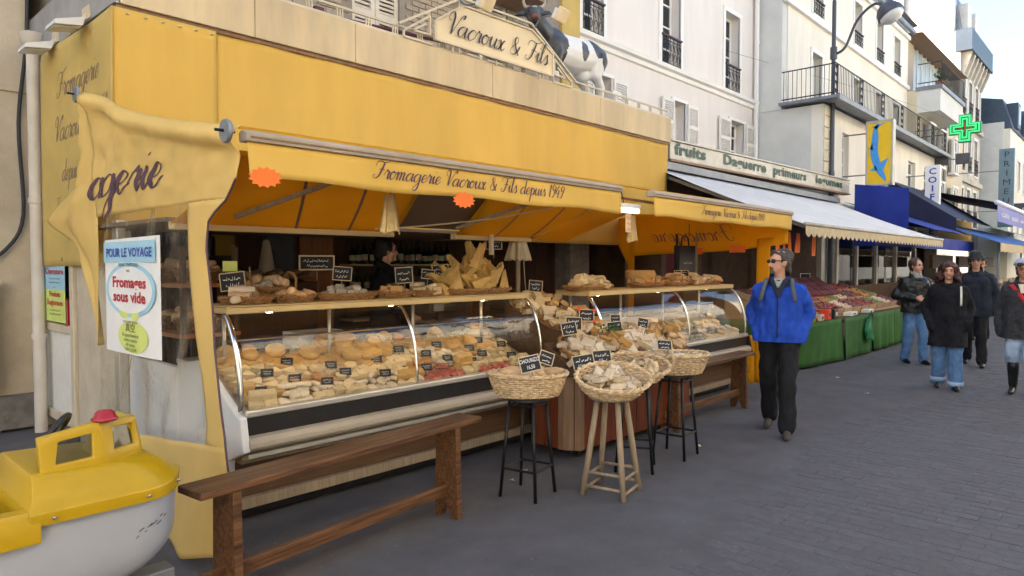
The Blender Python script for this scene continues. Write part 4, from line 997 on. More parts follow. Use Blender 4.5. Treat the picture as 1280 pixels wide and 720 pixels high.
# ---------------------------------------------------------------- shop awnings
def awning(name,label,x0,x1,text,tx,th_,end0,end1,gap=None,lining=True):
    a=T(name,label,'awning',((x0+x1)/2,3.3,2.05))
    # roof cloth to the wall; cut short over a lining to let skylight in
    MB().grid(lambda u,v:(lerp(x0,x1,u),lerp(3.30,3.52 if lining else 5.8,v),lerp(2.285,2.345 if lining else 2.80,v)-.006*math.sin(pi*v)+.008*math.sin(lerp(x0,x1,u)*5.3)*math.sin(pi*v)),40,16,th=.003).build('roof_cloth','yellow_cloth',a,smooth=True)
    MB().prism([(3.245,2.222),(3.33,2.222),(3.335,2.268),(3.29,2.284),(3.245,2.264)],x0,x1,'x').build('front_bar','bar_metal',a,bevel=.006)
    MB().box(x0+.02,x1-.02,3.241,3.244,2.238,2.247).build('bar_groove','wood_edge',a)
    def vp(x,z): t=(2.22-z)/.18; return (x,3.262+.012*math.sin(x*3.1)*t+.006*math.sin(x*11)*t-.01*t,z)
    MB().grid(lambda u,v:vp(lerp(x0+.01,x1-.01,u),lerp(2.045+.008*math.sin(u*17),2.22,v)),70,5,th=.003).build('valance','yellow_blind',a,smooth=True)
    lt=MB(); script(lt,text,lambda x,z:(x,vp(x,z)[1]-.004,z),tx,2.112,th_,thick=.25,thin=.08,sx=.97); lt.build('lettering','ink',a)
    # inner lining, falling to the beam over the counter
    sk=.42
    def lp_(x,v): return (x+sk*v,lerp(3.36,4.25,v),lerp(2.19,1.86,v)-.025*math.sin(pi*v))
    spans=[] if not lining else [(x0,x1)] if not gap else [(x0,gap[0]),(gap[1],x1)]
    for s0,s1 in spans:
        MB().grid(lambda u,v:lp_(lerp(s0 if s0>x0 else x0-sk*v+.02,s1 if s1<x1 else x1-sk*v-.02,u),v),30,12,th=.003).build('inner_cloth','yellow_cloth',a,smooth=True)
        n=int((s1-s0)/.55)
        for k in range(1,n+1):
            x=lerp(s0,s1,k/(n+1)); q=MB(); q.grid(lambda u,v:(lambda p:(p[0],p[1],p[2]-.006))(lp_(x+(u-.5)*.022,v)),1,10); q.build('seam','wood_edge',a)
        MB().box(s0+sk*.98 if s0>x0 else x0+.03,s1+sk*.98 if s1<x1 else x1-.03,4.235,4.30,1.825,1.872).build('beam','shelf_cream',a,bevel=.006)
    if gap:
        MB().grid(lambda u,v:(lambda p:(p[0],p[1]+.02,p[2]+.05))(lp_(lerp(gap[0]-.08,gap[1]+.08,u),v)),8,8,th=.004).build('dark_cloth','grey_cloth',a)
    if lining: MB().box(x0+.02,x1-.02,4.31,5.82,1.875,1.9).build('light_baffle','grey_cloth',a)  # unseen board added to keep skylight out of the shop interior
    else:
        for k in range(5):
            x=lerp(x0,x1,(k+.5)/5); q=MB(); q.grid(lambda u,v:(x+(u-.5)*.022,lerp(3.36,5.78,v),lerp(2.285,2.80,v)-.016),1,10); q.build('seam','wood_edge',a)
    for x in (x0+.75,x1-.75):
        MB().bar((x,3.3,2.16),(x-.45,4.0,1.90 if lining else 2.30),.026).build('folding_arm','wood_pale',a)
    return a
awning('shop_awning','long yellow awning with full lettered valance over the first cheese case',1.62,4.90,'Fromagerie Vacroux & Fils depuis 1949',2.37,.050,1,0,gap=(2.87,3.5))
awning('shop_awning','shorter yellow awning over the far cheese case beside the fruit shop',5.40,8.68,'Fromagerie Vacroux & Fils depuis 1949',6.30,.043,0,1,lining=False)
# roller end discs
for i,(y,z,l) in enumerate(((3.33,2.27,'grey roller end disc at the street corner of the awning'),(5.66,2.83,'grey roller end disc high on the awning beside the banner'))):
    t_=T('roller_disc',l,'disc',(1.57,y,z)); m=MB(); m.M=Matrix.Translation((1.555,y,z))@Matrix.Rotation(R(90),4,'Y'); m.lathe([(.02,-.012),(.055,-.01),(.06,0),(.055,.012),(.03,.02)],(0,0,0),20); m.build('disc','zinc',t_,auto=40)
    MB().tube([(1.50,y,z),(1.6,y,z)],.008,6).build('pin','iron',t_)
# fluorescent tube between the awnings
fl=T('tube_lamp','lit fluorescent tube hanging between the two yellow awnings','lamp',(5.15,3.4,2.0))
MB().box(4.98,5.36,3.36,3.42,2.11,2.15).build('housing','enamel_white',fl,bevel=.005); MB().tube([(5.0,3.38,2.09),(5.34,3.38,2.09)],.02,8).build('tube','tube_light',fl,smooth=True)
MB().tube(catmull([(5.15,3.4,2.15),(5.2,3.5,2.3),(5.12,3.7,2.35)]),.005,5).build('cord','cable',fl)
# filler cloth between the two awnings
fc=T('awning_link_cloth','yellow cloth strip bridging the gap between the two awnings','cloth',(5.15,3.6,2.1))
MB().grid(lambda u,v:(lerp(4.9,5.42,u),lerp(3.42,3.9,v),lerp(2.17,2.3,v)),6,4,th=.003).build('roof_cloth','yellow_cloth',fc)
MB().grid(lambda u,v:(lerp(4.9,5.42,u),lerp(3.5,4.26,v),lerp(2.1,1.85,v)),6,8,th=.003).build('inner_cloth','yellow_cloth',fc)
MB().box(4.93,5.38,4.31,5.82,1.875,1.9).build('light_baffle','grey_cloth',fc)  # same added board, closing the light gap between the two awnings

# ---------------------------------------------------------------- side curtain at the near end
def cur(y,z):
    x=1.60-.03*math.sin(y*2.1+.5)*max(0,1-abs(z-1.2))-.012*math.sin(y*9+z*3)
    t=max(0,(z-1.95)/.8); x-=.035*t*math.sin((y-3.3)*6.5+z*2)*.6
    nv=Vector((y*1.6+z*1.1,z*2.2-y*.8,.3)); x-=(.030*abs(noise.noise(nv*1.6))+.018*noise.noise(nv*4.5))*sm(max(0,min(1,(z-1.9)/.2)))
    low=max(0,.75-z); x-=.10*low+.035*math.sin(y*5.5)*low*1.6
    return x
def top(y): t=(y-3.33)/(5.64-3.33); return lerp(2.30,2.84,t)-.05*math.sin(pi*t)+.03*math.exp(-((t-.85)/.12)**2)
def fe(z):   # front edge of the curtain
    P_=[(2.35,3.30),(2.05,3.31),(1.93,3.45),(1.86,3.60),(1.7,3.63),(1.2,3.54),(.6,3.38),(.1,3.22)]
    for (z1,y1),(z2,y2) in zip(P_,P_[1:]):
        if z<=z1 and z>=z2: return lerp(y2,y1,(z-z2)/(z1-z2))
    return P_[0][1] if z>P_[0][0] else P_[-1][1]
sc=T('side_curtain','yellow canvas side curtain with clear plastic window at the near end of the stall','curtain',(1.6,4.4,0))
WT=1.95
m=MB(); m.grid(lambda u,v:(lambda z:(lambda y:(cur(y,z)-(.05*math.sin(pi*min(1,(top(y)-z)/.12)) if z>top(y)-.12 else 0),y,z))(lerp(fe(z)+0,5.47,u)))(lerp(WT,top(lerp(3.33,5.47,u)),v)),60,24,th=.004); m.build('upper_panel','yellow_pale',sc,smooth=True)
m=MB(); m.grid(lambda u,v:(lambda z:(lambda y:(cur(y,z),y,z))(lerp(fe(z),lerp(3.66,3.88,(z-.66)/1.3),u)))(lerp(.66,WT+.004,v)),8,40,th=.004); m.build('front_strip','yellow_pale',sc,smooth=True)
m=MB(); m.grid(lambda u,v:(lambda z:(lambda y:(cur(y,z)-.002,y,z))(lerp(fe(z),5.42,u)))(lerp(.05+.10*max(0,1-u*4)+.02*math.sin(u*14),lerp(.69,.46,u),v)),50,20,th=.004); m.build('skirt','yellow_pale',sc,smooth=True)
LB=[(5.655,2.83),(5.72,2.64),(5.82,2.46),(6.05,2.28),(6.38,2.12),(6.66,2.0),(6.66,1.94),(6.36,1.84),(6.05,1.70),(5.80,1.50),(5.62,1.25),(5.53,1.05)]
LBc=[(p.x,p.y) for p in catmull([(a,b,0) for a,b in LB],3)]
def flap(u,v):
    n=len(LBc)-1; i=min(int(v*n),n-1); f=v*n-i; y=lerp(LBc[i][0],LBc[i+1][0],f); z=lerp(LBc[i][1],LBc[i+1][1],f)
    yf,zf=5.465,lerp(2.80,1.04,v); yy=lerp(yf,y,u); zz=lerp(zf,z,u)
    return (cur(yy,zz)+.05*u+.05*math.sin(u*7+v*5)*u*(1-u)*2-.03*math.sin(v*16)*u,yy,zz)
m=MB(); m.grid(flap,16,40,th=.004); m.build('tied_flap','yellow_pale',sc,smooth=True)
def film(u,v):
    z=lerp(lerp(.67,.44,u),WT,v); y=lerp(lerp(3.67,3.88,v),5.44,u); return (cur(y,z)+.006+.022*math.sin(y*7+1.5*math.sin(z*4))*.6+.012*math.sin(y*15+z*8),y,z)
m=MB(); m.grid(film,60,40); m.build('clear_window','plastic_film',sc,smooth=True)
# dark piping along the front edge
MB().tube([(cur(fe(z),z)-.004,fe(z)-.003,z) for z in [2.04-.05*k for k in range(39)]],.006,5).build('piping','ink',sc)
lt=MB(); script(lt,'agerie',lambda x,z:(cur(5.46-x,z)-.008,5.46-x,z),-.10,2.075,.135,thick=.32,thin=.08,sx=1.75,slant=.35); lt.build('lettering','ink',sc)
sr=T('bread_shelf_rack','wooden side rack with bread baskets seen through the clear curtain window','rack',(2.2,5.3,.14))
for z in (.75,1.12,1.48): MB().box(1.99,2.42,4.98,5.80,z-.03,z).build('shelf','wood_orange',sr,bevel=.004)
for x in (2.0,2.38):
    for y in (5.0,5.76): MB().box(x,x+.035,y,y+.035,.14,1.75).build('upright','wood_brown',sr)
# poster taped inside the clear window
PX=1.55
po=T('vacuum_pack_poster','white poster about vacuum-packed cheese taped to the clear curtain window','poster',(PX,4.85,1.05))
MB().grid(lambda u,v:(PX-.01*math.sin(u*3),lerp(4.16,5.08,u),lerp(1.06,1.78,v)-.01*(u-.5)),8,4,th=.003).build('sheet','paper_white',po)
F=lambda dx:(lambda x,z:(PX-.012-dx,5.07-x,z))
def arc(y,z,a,b,c,n=28): return [(c,y+a*math.cos(2*pi*k/n),z+b*math.sin(2*pi*k/n)) for k in range(n)]
m=MB(); m.add([(PX-.014,5.07,1.63),(PX-.014,4.20,1.63),(PX-.014,4.20,1.76),(PX-.014,5.07,1.76)],[(0,1,2,3)]); m.build('blue_header','poster_blue',po)
m=MB(); m.add(arc(4.62,1.46,.42,.17,PX-.014),[tuple(range(28))]); m.build('blue_oval','poster_blue',po)
m=MB(); m.add(arc(4.62,1.46,.37,.145,PX-.0155),[tuple(range(28))]); m.build('white_oval','paper_white',po)
m=MB(); m.add(arc(4.58,1.17,.25,.10,PX-.014),[tuple(range(28))]); m.build('lime_spot','poster_lime',po)
m=MB(); m.add(arc(4.72,1.33,.09,.05,PX-.0145),[tuple(range(28))]); m.add(arc(4.54,1.32,.07,.05,PX-.0146),[tuple(range(28))]); m.build('lime_spot','poster_lime',po)
lt=MB(); block(lt,'POUR LE VOYAGE',F(.006),.44,1.665,.055,1.22,'C',.02); lt.build('lettering','sign_blue',po)
lt=MB(); block(lt,'nous mettons',F(.006),.44,1.605,.030,1.4,'C'); block(lt,'vos',F(.006),.44,1.57,.022,1.4,'C')
for s,z in (('vacuum pack',1.255),('\u771f\u7a7a',1.205),('Eingeschweisst',1.17),('sotto vuoto',1.14),('Al vacio',1.11),('VACUUM',1.08)): block(lt,s,F(.006),.46,z,.040 if ord(s[0])>999 else .022,1.5,'C')
lt.build('lettering','ink_dark',po)
lt=MB(); block(lt,'Fromages',F(.007),.45,1.475,.066,1.55,'C',.03); block(lt,'sous vide',F(.007),.45,1.385,.066,1.55,'C',.03); lt.build('lettering','poster_red',po)
# poster on the side door
dq=T('door_poster','narrow blue and lime poster taped to the side door glass','poster',(1.86,7.45,1.1))
MB().box(1.856,1.859,7.2,7.82,1.38,1.72).build('sheet','poster_blue',dq); MB().box(1.856,1.859,7.2,7.82,1.08,1.379).build('sheet','poster_lime',dq)
lt=MB(); G=lambda x,z:(1.853,7.81-x,z)
for s,z,h in (('Grand Choix',1.645,.05),('de',1.605,.025)): block(lt,s,G,.30,z,h,1.5,'C',.015)
block(lt,'et',G,.30,1.395,.024,1.5,'C'); [scribble(lt,G,.12,.48,z,.022,random.Random(z)) for z in (1.475,1.44,1.18,1.145)]
lt.build('lettering','sign_green',dq)
lt=MB(); block(lt,'Charcuterie',G,.30,1.525,.055,1.5,'C',.02); block(lt,'Produits',G,.30,1.315,.05,1.5,'C',.02); block(lt,'Regionaux',G,.30,1.235,.055,1.5,'C',.02); lt.build('lettering','poster_red',dq)
# cream posts beside the clear window
t_=T('curtain_post','pale grey metal post inside the clear curtain window','post',(1.72,5.4,0)); MB().box(1.70,1.76,5.34,5.44,.0,1.93).build('post','alu',t_,bevel=.006); MB().box(1.66,1.80,5.26,5.46,.0,.03).build('foot_plate','alu',t_)

# ---------------------------------------------------------------- far end curtain, seen from inside
XR=8.66
rc=T('end_curtain','yellow canvas end curtain with mirrored lettering beside the fruit shop','curtain',(XR,4.6,0))
def cur2(y,z): return XR+.025*math.sin(y*3+z)+.01*math.sin(y*10)
m=MB(); m.grid(lambda u,v:(lambda y:(lambda z:(cur2(y,z),y,z))(lerp(lerp(1.87,1.71,u)-.02*math.sin(u*5),lerp(2.2,2.35,u),v)))(lerp(3.3,5.6,u)),40,10,th=.003); m.build('band','yellow_cloth',rc,smooth=True)
m=MB(); m.grid(lambda u,v:(lambda z:(lambda y:(cur2(y,z),y,z))(lerp(3.30+.22*sm(max(0,min(1,(2.15-z)/.3))),3.70,u)))(lerp(.1,1.95,v)),6,24,th=.003); m.build('front_strip','yellow_cloth',rc,smooth=True)
m=MB(); m.grid(lambda u,v:(lambda z:(lambda y:(cur2(y,z),y,z))(lerp(5.52,5.62+.24*sm(max(0,min(1,(z-1.5)/.5))),u)))(lerp(.1,2.3,v)),6,24,th=.003); m.build('rear_strip','yellow_cloth',rc,smooth=True)
m=MB(); m.grid(lambda u,v:(lambda y,z:(cur2(y,z)+.01,y,z))(lerp(3.7,5.52,u),lerp(.7,1.86-.13*u,v)),20,10); m.build('clear_window','plastic_film',rc,smooth=True)
m=MB(); m.grid(lambda u,v:(lambda y,z:(cur2(y,z),y,z))(lerp(3.7,5.52,u),lerp(.08,.7,v)),20,10,th=.003); m.build('skirt','yellow_cloth',rc,smooth=True)
lt=MB(); script(lt,'Fromagerie',lambda x,z:(cur2(4.0+x,z)-.008,4.0+x,z),0,1.93,.11,thick=.22,thin=.06,sx=1.05); lt.build('lettering','wood_edge',rc)

# ---------------------------------------------------------------- refrigerated cases
CURVE=[(0,.735),(0,.84),(.012,.95),(.04,1.07),(.09,1.18),(.155,1.27),(.20,1.305)]
def case(label,x0,x1,yf,mull,rot=0):
    c=T('cheese_case',label,'display case',((x0+x1)/2,yf,0),group='refrigerated cases')
    G_=[(p.x,p.y) for p in catmull([(a,b,0) for a,b in CURVE],4)]
    for a,b in zip([x0]+mull,mull+[x1]):
        m=MB(); n=len(G_); vs_=[(x,yf+g[0],g[1]) for x in (a+.012,b-.012) for g in G_]; m.add(vs_,[(i,i+1,n+i+1,n+i) for i in range(n-1)]); m.build('curved_glass','case_glass',c,smooth=True)
    for xm in mull+[x1-.008]:
        m=MB(); m.tube([(xm,yf+g[0]-.004,g[1]) for g in G_],.012,6); m.build('glass_trim','chrome',c,smooth=True)
    MB().box(x0-.01,x1+.01,yf-.035,yf+.045,.695,.735).build('front_ledge','alu',c,bevel=.008)
    MB().box(x0,x1,yf-.02,yf+.06,.585,.694).build('front_band','black_plastic',c)
    m=MB(); m.prism([(yf-.02,.485),(yf-.06,.495),(yf-.085,.52),(yf-.085,.55),(yf-.06,.575),(yf-.02,.583),(yf+.05,.583),(yf+.05,.485)],x0-.01,x1+.01,'x'); m.build('bumper','bumper',c,bevel=.006)
    MB().prism([(yf-.0,.43),(yf-.045,.45),(yf-.045,.474),(yf+.0,.482),(yf+.05,.482),(yf+.05,.43)],x0,x1,'x').build('lower_moulding','alu',c)
    MB().box(x0,x1,yf+.14,yf+.86,.17,.43).build('lower_panel','wood_brown',c)
    MB().box(x0,x1,yf+.10,yf+.15,.10,.165).build('base_rail','wood_pale',c)
    MB().box(x0+.02,x1-.02,yf+.2,yf+.8,0.02,.10).build('under_case_shade','black_plastic',c)  # black box standing in for the shade in the gap under the case
    MB().prism([(yf+.05,.705),(yf+.70,.99),(yf+.70,.40),(yf+.05,.40)],x0,x1,'x').build('display_deck','wood_pale',c)
    MB().box(x0,x1,yf+.705,yf+.86,.3,.93).build('rear_cabinet','wood_brown',c)
    MB().box(x0,x1,yf+.705,yf+1.0,.931,.96).build('worktop','alu',c,bevel=.004)
    MB().box(x0-.02,x1+.02,yf+.17,yf+.60,1.308,1.35).build('top_shelf','shelf_cream',c,bevel=.01)
    MB().box(x0-.02,x1+.02,yf+.166,yf+.60,1.352,1.358).build('shelf_glass','shelf_cream',c)
    n=3
    for k in range(n+1):
        x=lerp(x0+.12,x1-.25,k/n); MB().tube([(x,yf+.52,.93),(x,yf+.52,1.31)],.014,8).build('shelf_post','alu',c,smooth=True)
    MB().box(x0+.1,x1-.1,yf+.40,yf+.52,1.115,1.122).build('inner_glass_shelf','case_glass',c)
    MB().tube([(x0+.1,yf+.395,1.118),(x1-.1,yf+.395,1.118)],.006,6).build('shelf_edge','chrome',c)
    for k in range(3):
        x=lerp(x0+.35,x1-.4,k/2); MB().box(x-.02,x+.02,yf+.34,yf+.37,1.295,1.306).build('lamp','case_lamp',c)
    # ends
    for xe,s_ in ((x0,-1),(x1,1)):
        prof=[(yf+g[0],g[1]) for g in G_]+[(yf+.60,1.305),(yf+.60,.74),(yf,.72)]
        if s_<0:
            MB().prism([(yf+.86,.17),(yf+.86,.95),(yf+.5,1.0),(yf+.02,.72),(yf-.04,.70),(yf-.08,.5),(yf+.12,.42),(yf+.14,.17)],xe-.05,xe-.003,'x').build('end_panel','enamel_white',c,bevel=.008)
            m=MB(); m.add([(xe-.02,p[0],p[1]) for p in prof],[tuple(range(len(prof)))]); m.build('end_glass','case_glass',c)
            (MB().box(xe-.05,xe-.004,yf+.865,5.75,.16,.92).build('end_panel','enamel_white',c,bevel=.01) if x0<3 else None)
            MB().tube([(xe-.025,yf+g[0]-.006,g[1]) for g in G_],.018,8).build('end_trim','chrome',c,smooth=True)
        else:
            m=MB(); m.add([(xe+.015,p[0],p[1]) for p in prof],[tuple(range(len(prof)))]); m.build('end_glass','case_glass',c)
            MB().prism([(yf+.86,.17),(yf+.86,.95),(yf,.72),(yf-.04,.70),(yf-.08,.5),(yf+.12,.42),(yf+.14,.17)],xe+.02,xe+.05,'x').build('end_panel','black_plastic',c,bevel=.006)
    return c
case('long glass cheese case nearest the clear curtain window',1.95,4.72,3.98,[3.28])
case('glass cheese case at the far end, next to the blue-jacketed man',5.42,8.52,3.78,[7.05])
def deck_z(dy): return lerp(.705,.99,(dy-.05)/.65)

# ---------------------------------------------------------------- cheese prototypes (shared meshes)
PR={}
def proto(key,mb,matn,**k):
    o=mb.build(key,matn,None,**k); PR[key]=o.data; bpy.data.objects.remove(o)
def wedge(r,h,ang,n=5):
    m=MB(); pts=[(0,0)]+[(r*math.cos(a),r*math.sin(a)) for a in [-ang/2+ang*i/n for i in range(n+1)]]
    m.prism([(p[0]-r*.5,p[1]) for p in pts],0,h,'z'); m.m=[1,1]+[1]+[0]*n+[1]; return m
proto('wheel_ivory',MB().lathe([(.0,0),(.058,0),(.064,.008),(.064,.028),(.058,.036),(0,.038)],n=18),'cheese_ivory',auto=50)
proto('wheel_white',MB().lathe([(.0,0),(.05,0),(.056,.008),(.055,.03),(.048,.036),(0,.036)],n=18),'cheese_white',auto=50)
proto('wheel_gold',MB().lathe([(.0,0),(.075,0),(.082,.012),(.082,.045),(.075,.055),(0,.056)],n=20),'cheese_gold',auto=50)
proto('wheel_washed',MB().lathe([(.0,0),(.05,0),(.056,.008),(.056,.03),(.05,.037),(0,.038)],n=18),'rind_washed',auto=50)
proto('wedge_blue',wedge(.13,.06,.75),['cheese_white','cheese_blue'])
proto('wheel_grey',MB().lathe([(.0,0),(.03,0),(.034,.006),(.033,.045),(.028,.05),(0,.05)],n=12),'rind_grey',auto=50)
proto('wedge_ivory',wedge(.13,.05,.7),['rind_brown','cheese_ivory'])
proto('wedge_gold',wedge(.15,.06,.6),['rind_brown','cheese_gold'])
proto('wedge_white',wedge(.12,.04,.8),['cheese_white','cheese_ivory'])
proto('block_ivory',MB().cbox((0,0,.03),(.10,.075,.06)),'cheese_ivory',bevel=.006)
proto('block_gold',MB().cbox((0,0,.035),(.12,.08,.07)),'cheese_gold',bevel=.006)
proto('block_orange',MB().cbox((0,0,.02),(.13,.05,.04)),'cheese_orange',bevel=.006)
def log(r,L,matn,key,n=10):
    m=MB(); m.tube([(-L/2,0,r),(-L/2+.01,0,r),(0,0,r*1.02),(L/2-.01,0,r),(L/2,0,r)],[r*.7,r,r*1.05,r,r*.7],n); proto(key,m,matn,auto=50)
log(.022,.15,'cheese_white','log_white'); log(.026,.20,'meat_red','sausage'); log(.022,.13,'rind_grey','log_grey'); log(.03,.12,'bread_crust','roll')
m=MB(); m.ell((0,0,.022),(.075,.055,.028),12,nz=.25,seed=3,cut=-.8); proto('bread_flat',m,'bread_crust',smooth=True)
m=MB(); m.ell((0,0,.025),(.07,.05,.026),12,nz=.35,seed=5,cut=-.8); proto('ham_pack',m,'meat_red',smooth=True)
def pack(key,sz,inner,seed):
    m=MB(); m.cbox((0,0,sz[2]/2),(sz[0]*.86,sz[1]*.82,sz[2]*.8)); m.m=[0]*6; m.mi=1
    rsx=random.Random(seed)
    def P_(u,v,s_):
        e=min(u,1-u,v,1-v); hh=sz[2]*.5*min(1,(e*5)**.5)
        return ((u-.5)*sz[0]*1.12,(v-.5)*sz[1]*1.12,sz[2]*.5+s_*hh*1.04+(noise.noise(Vector((u*6+seed,v*6,s_)))*.010))
    m.grid(lambda u,v:P_(u,v,1),10,8); m.grid(lambda u,v:P_(u,v,-.98),10,8)
    proto(key,m,[inner,'wrap_film'],auto=30)
pack('pack_ivory',(.14,.10,.05),'cheese_ivory',1); pack('pack_gold',(.15,.10,.055),'cheese_gold',2); pack('pack_white',(.13,.09,.045),'cheese_white',3); pack('pack_paper',(.17,.12,.05),'butcher_paper',4); pack('pack_meat',(.14,.09,.035),'meat_red',6)
def bigwedge(key,matn):
    m=MB(); m.add([(0,0,0),(.15,0,0),(.14,.085,0),(.005,.09,0),(.05,.005,.27),(.085,.01,.30),(.08,.075,.28),(.045,.08,.27)],[(3,2,1,0),(4,5,6,7),(0,1,5,4),(1,2,6,5),(2,3,7,6),(3,0,4,7)]); proto(key,m,matn,bevel=.006)
bigwedge('tall_wedge','cheese_pile')
proto('chunk_grey',MB().cbox((0,0,.022),(.05,.05,.044)),'rind_grey',bevel=.008)
DESC={'wheel_ivory':('round_cheese','small ivory cheese'),'wheel_white':('round_cheese','small white-rinded cheese'),'wheel_gold':('round_cheese','thick golden cheese'),'wheel_washed':('round_cheese','orange-rinded round'),'wedge_blue':('cheese_wedge','blue-veined wedge'),'wheel_grey':('goat_cheese','little grey goat cheese drum'),
'wedge_ivory':('cheese_wedge','brown-rinded ivory wedge'),'wedge_gold':('cheese_wedge','brown-rinded golden wedge'),'wedge_white':('cheese_wedge','creamy wedge with white rind'),'block_ivory':('cheese_block','ivory block of cheese'),'block_gold':('cheese_block','golden block of cheese'),
'block_orange':('cheese_block','long orange block'),'log_white':('cheese_log','white cheese log'),'sausage':('cured_sausage','dark red cured sausage'),'log_grey':('cheese_log','grey ash-coated cheese log'),'roll':('bread_roll','golden long roll'),'bread_flat':('cheese_round','flat tan round'),
'ham_pack':('ham_portion','dark red cured ham portion'),'pack_ivory':('wrapped_cheese','film-wrapped ivory portion'),'pack_gold':('wrapped_cheese','film-wrapped golden portion'),'pack_white':('wrapped_cheese','film-wrapped white portion'),'pack_paper':('wrapped_cheese','paper-labelled portion'),'pack_meat':('wrapped_meat','wrapped red meat portion'),
'tall_wedge':('cheese_wedge','tall pointed ivory cheese wedge'),'chunk_grey':('goat_cheese','small grey goat cheese cube')}
CATS={'round_cheese':'cheese','cheese_wedge':'cheese','cheese_block':'cheese','cheese_log':'cheese','goat_cheese':'cheese','wrapped_cheese':'cheese','cheese_round':'cheese','cured_sausage':'sausage','bread_roll':'roll','ham_portion':'meat','wrapped_meat':'meat'}
def put(key,loc,rot,where,sc_=1):
    nm,ds=DESC[key]; o=link(nm,PR[key]); o.location=loc; o.rotation_euler=rot; o.scale=(sc_,)*3
    g_=ds+' '+where
    return tag(o,g_,CATS[nm],g_)
rs=random.Random(42)
def fill_case(x0,x1,yf,nm,rows):
    tilt=math.atan2(.285,.65)
    for ri,(dy,keys,step,where) in enumerate(rows):
        x=x0+.08; run=0; key=None
        while x<x1-.06:
            if run<=0: key=rs.choice(keys); run=rs.randint(2,5)
            run-=1
            s_=rs.uniform(.68,.92)
            jit=rs.uniform(-.015,.015)
            rz=rs.uniform(-.5,.5)+(pi/2 if key in('log_white','sausage','log_grey') and rs.random()<.4 else 0)
            put(key,(x,yf+dy+jit,deck_z(dy+jit)+.004),(tilt,0,rz),where+' '+nm,s_)
            if rs.random()<.45 and key.startswith(('block','wheel','pack','log')):
                hgt=.062 if 'gold' in key else (.05 if 'ivory' in key and 'block' in key else .04)
                put(key,(x+rs.uniform(-.02,.02),yf+dy+.01,deck_z(dy)+hgt*s_+.012),(tilt,0,rz+rs.uniform(-.5,.5)),where+' '+nm,s_)
            x+=step*s_*(.75 if key in('wheel_grey',) else 1)
L7=['in the front row','in the second row','in the third row','in the fourth row','in the fifth row','in the sixth row','in the rear row','in the seventh row']
def rows_(sets,step): return [(.085+.078*k,ks,st_,L7[6] if k==len(sets)-1 else (L7[7] if k==6 else L7[k])) for k,(ks,st_) in enumerate(zip(sets,step))]
fill_case(1.98,4.70,3.98,'of the long case',rows_([
 ['log_white','block_ivory','ham_pack','pack_white','log_white','wedge_white','wheel_white','block_ivory'],['block_ivory','log_white','wedge_ivory','pack_meat','block_gold','wedge_white'],['wedge_ivory','wheel_washed','block_ivory','log_grey','wedge_white','wedge_blue'],['wheel_ivory','wedge_ivory','wheel_washed','pack_ivory','wedge_white'],['wheel_ivory','wheel_gold','wheel_white','wedge_ivory'],['wheel_gold','wedge_ivory','wheel_white'],['wheel_gold','bread_flat','wedge_gold','pack_paper'],['wheel_washed','wedge_blue','wheel_gold','pack_paper']],
 [.11,.11,.115,.12,.12,.125,.13,.14]))
fill_case(5.50,8.48,3.78,'of the far case',rows_([['wheel_grey','wheel_white','wheel_ivory','wheel_grey'],['wheel_grey','log_grey','wheel_white','log_white'],['wheel_ivory','wheel_grey','wheel_white'],['wedge_gold','wheel_ivory','wheel_white'],['wheel_gold','wheel_ivory','wedge_white']],[.10,.11,.12,.13,.15]))
# round cheeses standing upright against the rear glass shelf of the first case
for i,x in enumerate((2.13,2.85,3.45,4.0)):
    o=put('wheel_gold',(x,4.63,.99),(R(75),0,0),'standing upright behind the long case glass',.9)
# things on the worktop behind the glass
tag(MB().box(2.72,3.12,4.68,4.92,.962,1.10).build('white_carton','paper_white',bevel=.006),'long white carton on the worktop behind the case glass','carton')
tag(MB().lathe([(.0,0),(.20,0),(.21,.012),(.20,.03),(0,.03)],(2.33,4.82,.961),20).build('cutting_board','enamel_white',auto=40),'round white cutting board on the worktop behind the glass','cutting board')
kn=T('cheese_knife','dark handled cheese knife on the white cutting board','knife',(2.45,4.75,.993)); MB().bar((2.36,4.74,1.005),(2.50,4.76,1.005),.025,.018).build('handle','black_plastic',kn,bevel=.004); MB().bar((2.50,4.76,1.005),(2.7,4.79,1.005),.03,.004).build('blade','chrome',kn)
ws=T('weighing_scale','dark electronic weighing scale with upright display behind the case','scale',(4.25,4.72,.96))
MB().prism([(4.0,.962),(4.5,.962),(4.47,1.08),(4.03,1.08)],4.66,4.92,'y').build('body','black_plastic',ws,bevel=.01); MB().box(4.02,4.48,4.66,4.92,1.085,1.10).build('pan','alu',ws)
MB().box(4.22,4.27,4.80,4.85,1.1,1.2).box(4.08,4.50,4.78,4.84,1.17,1.29).build('display_head','black_plastic',ws,bevel=.008); MB().box(4.14,4.26,4.772,4.779,1.19,1.27).build('screen','zinc',ws)
wp=T('wrapping_paper','stack of cream wrapping paper sheets behind the case','paper',(3.7,4.8,.96)); 
for k in range(4): MB().grid(lambda u,v:(lerp(3.4,3.95,u),lerp(4.68,4.95,v),.966+k*.014+.03*max(0,math.sin(u*4+k))*v),8,4,th=.002).build('sheet','butcher_paper',wp)

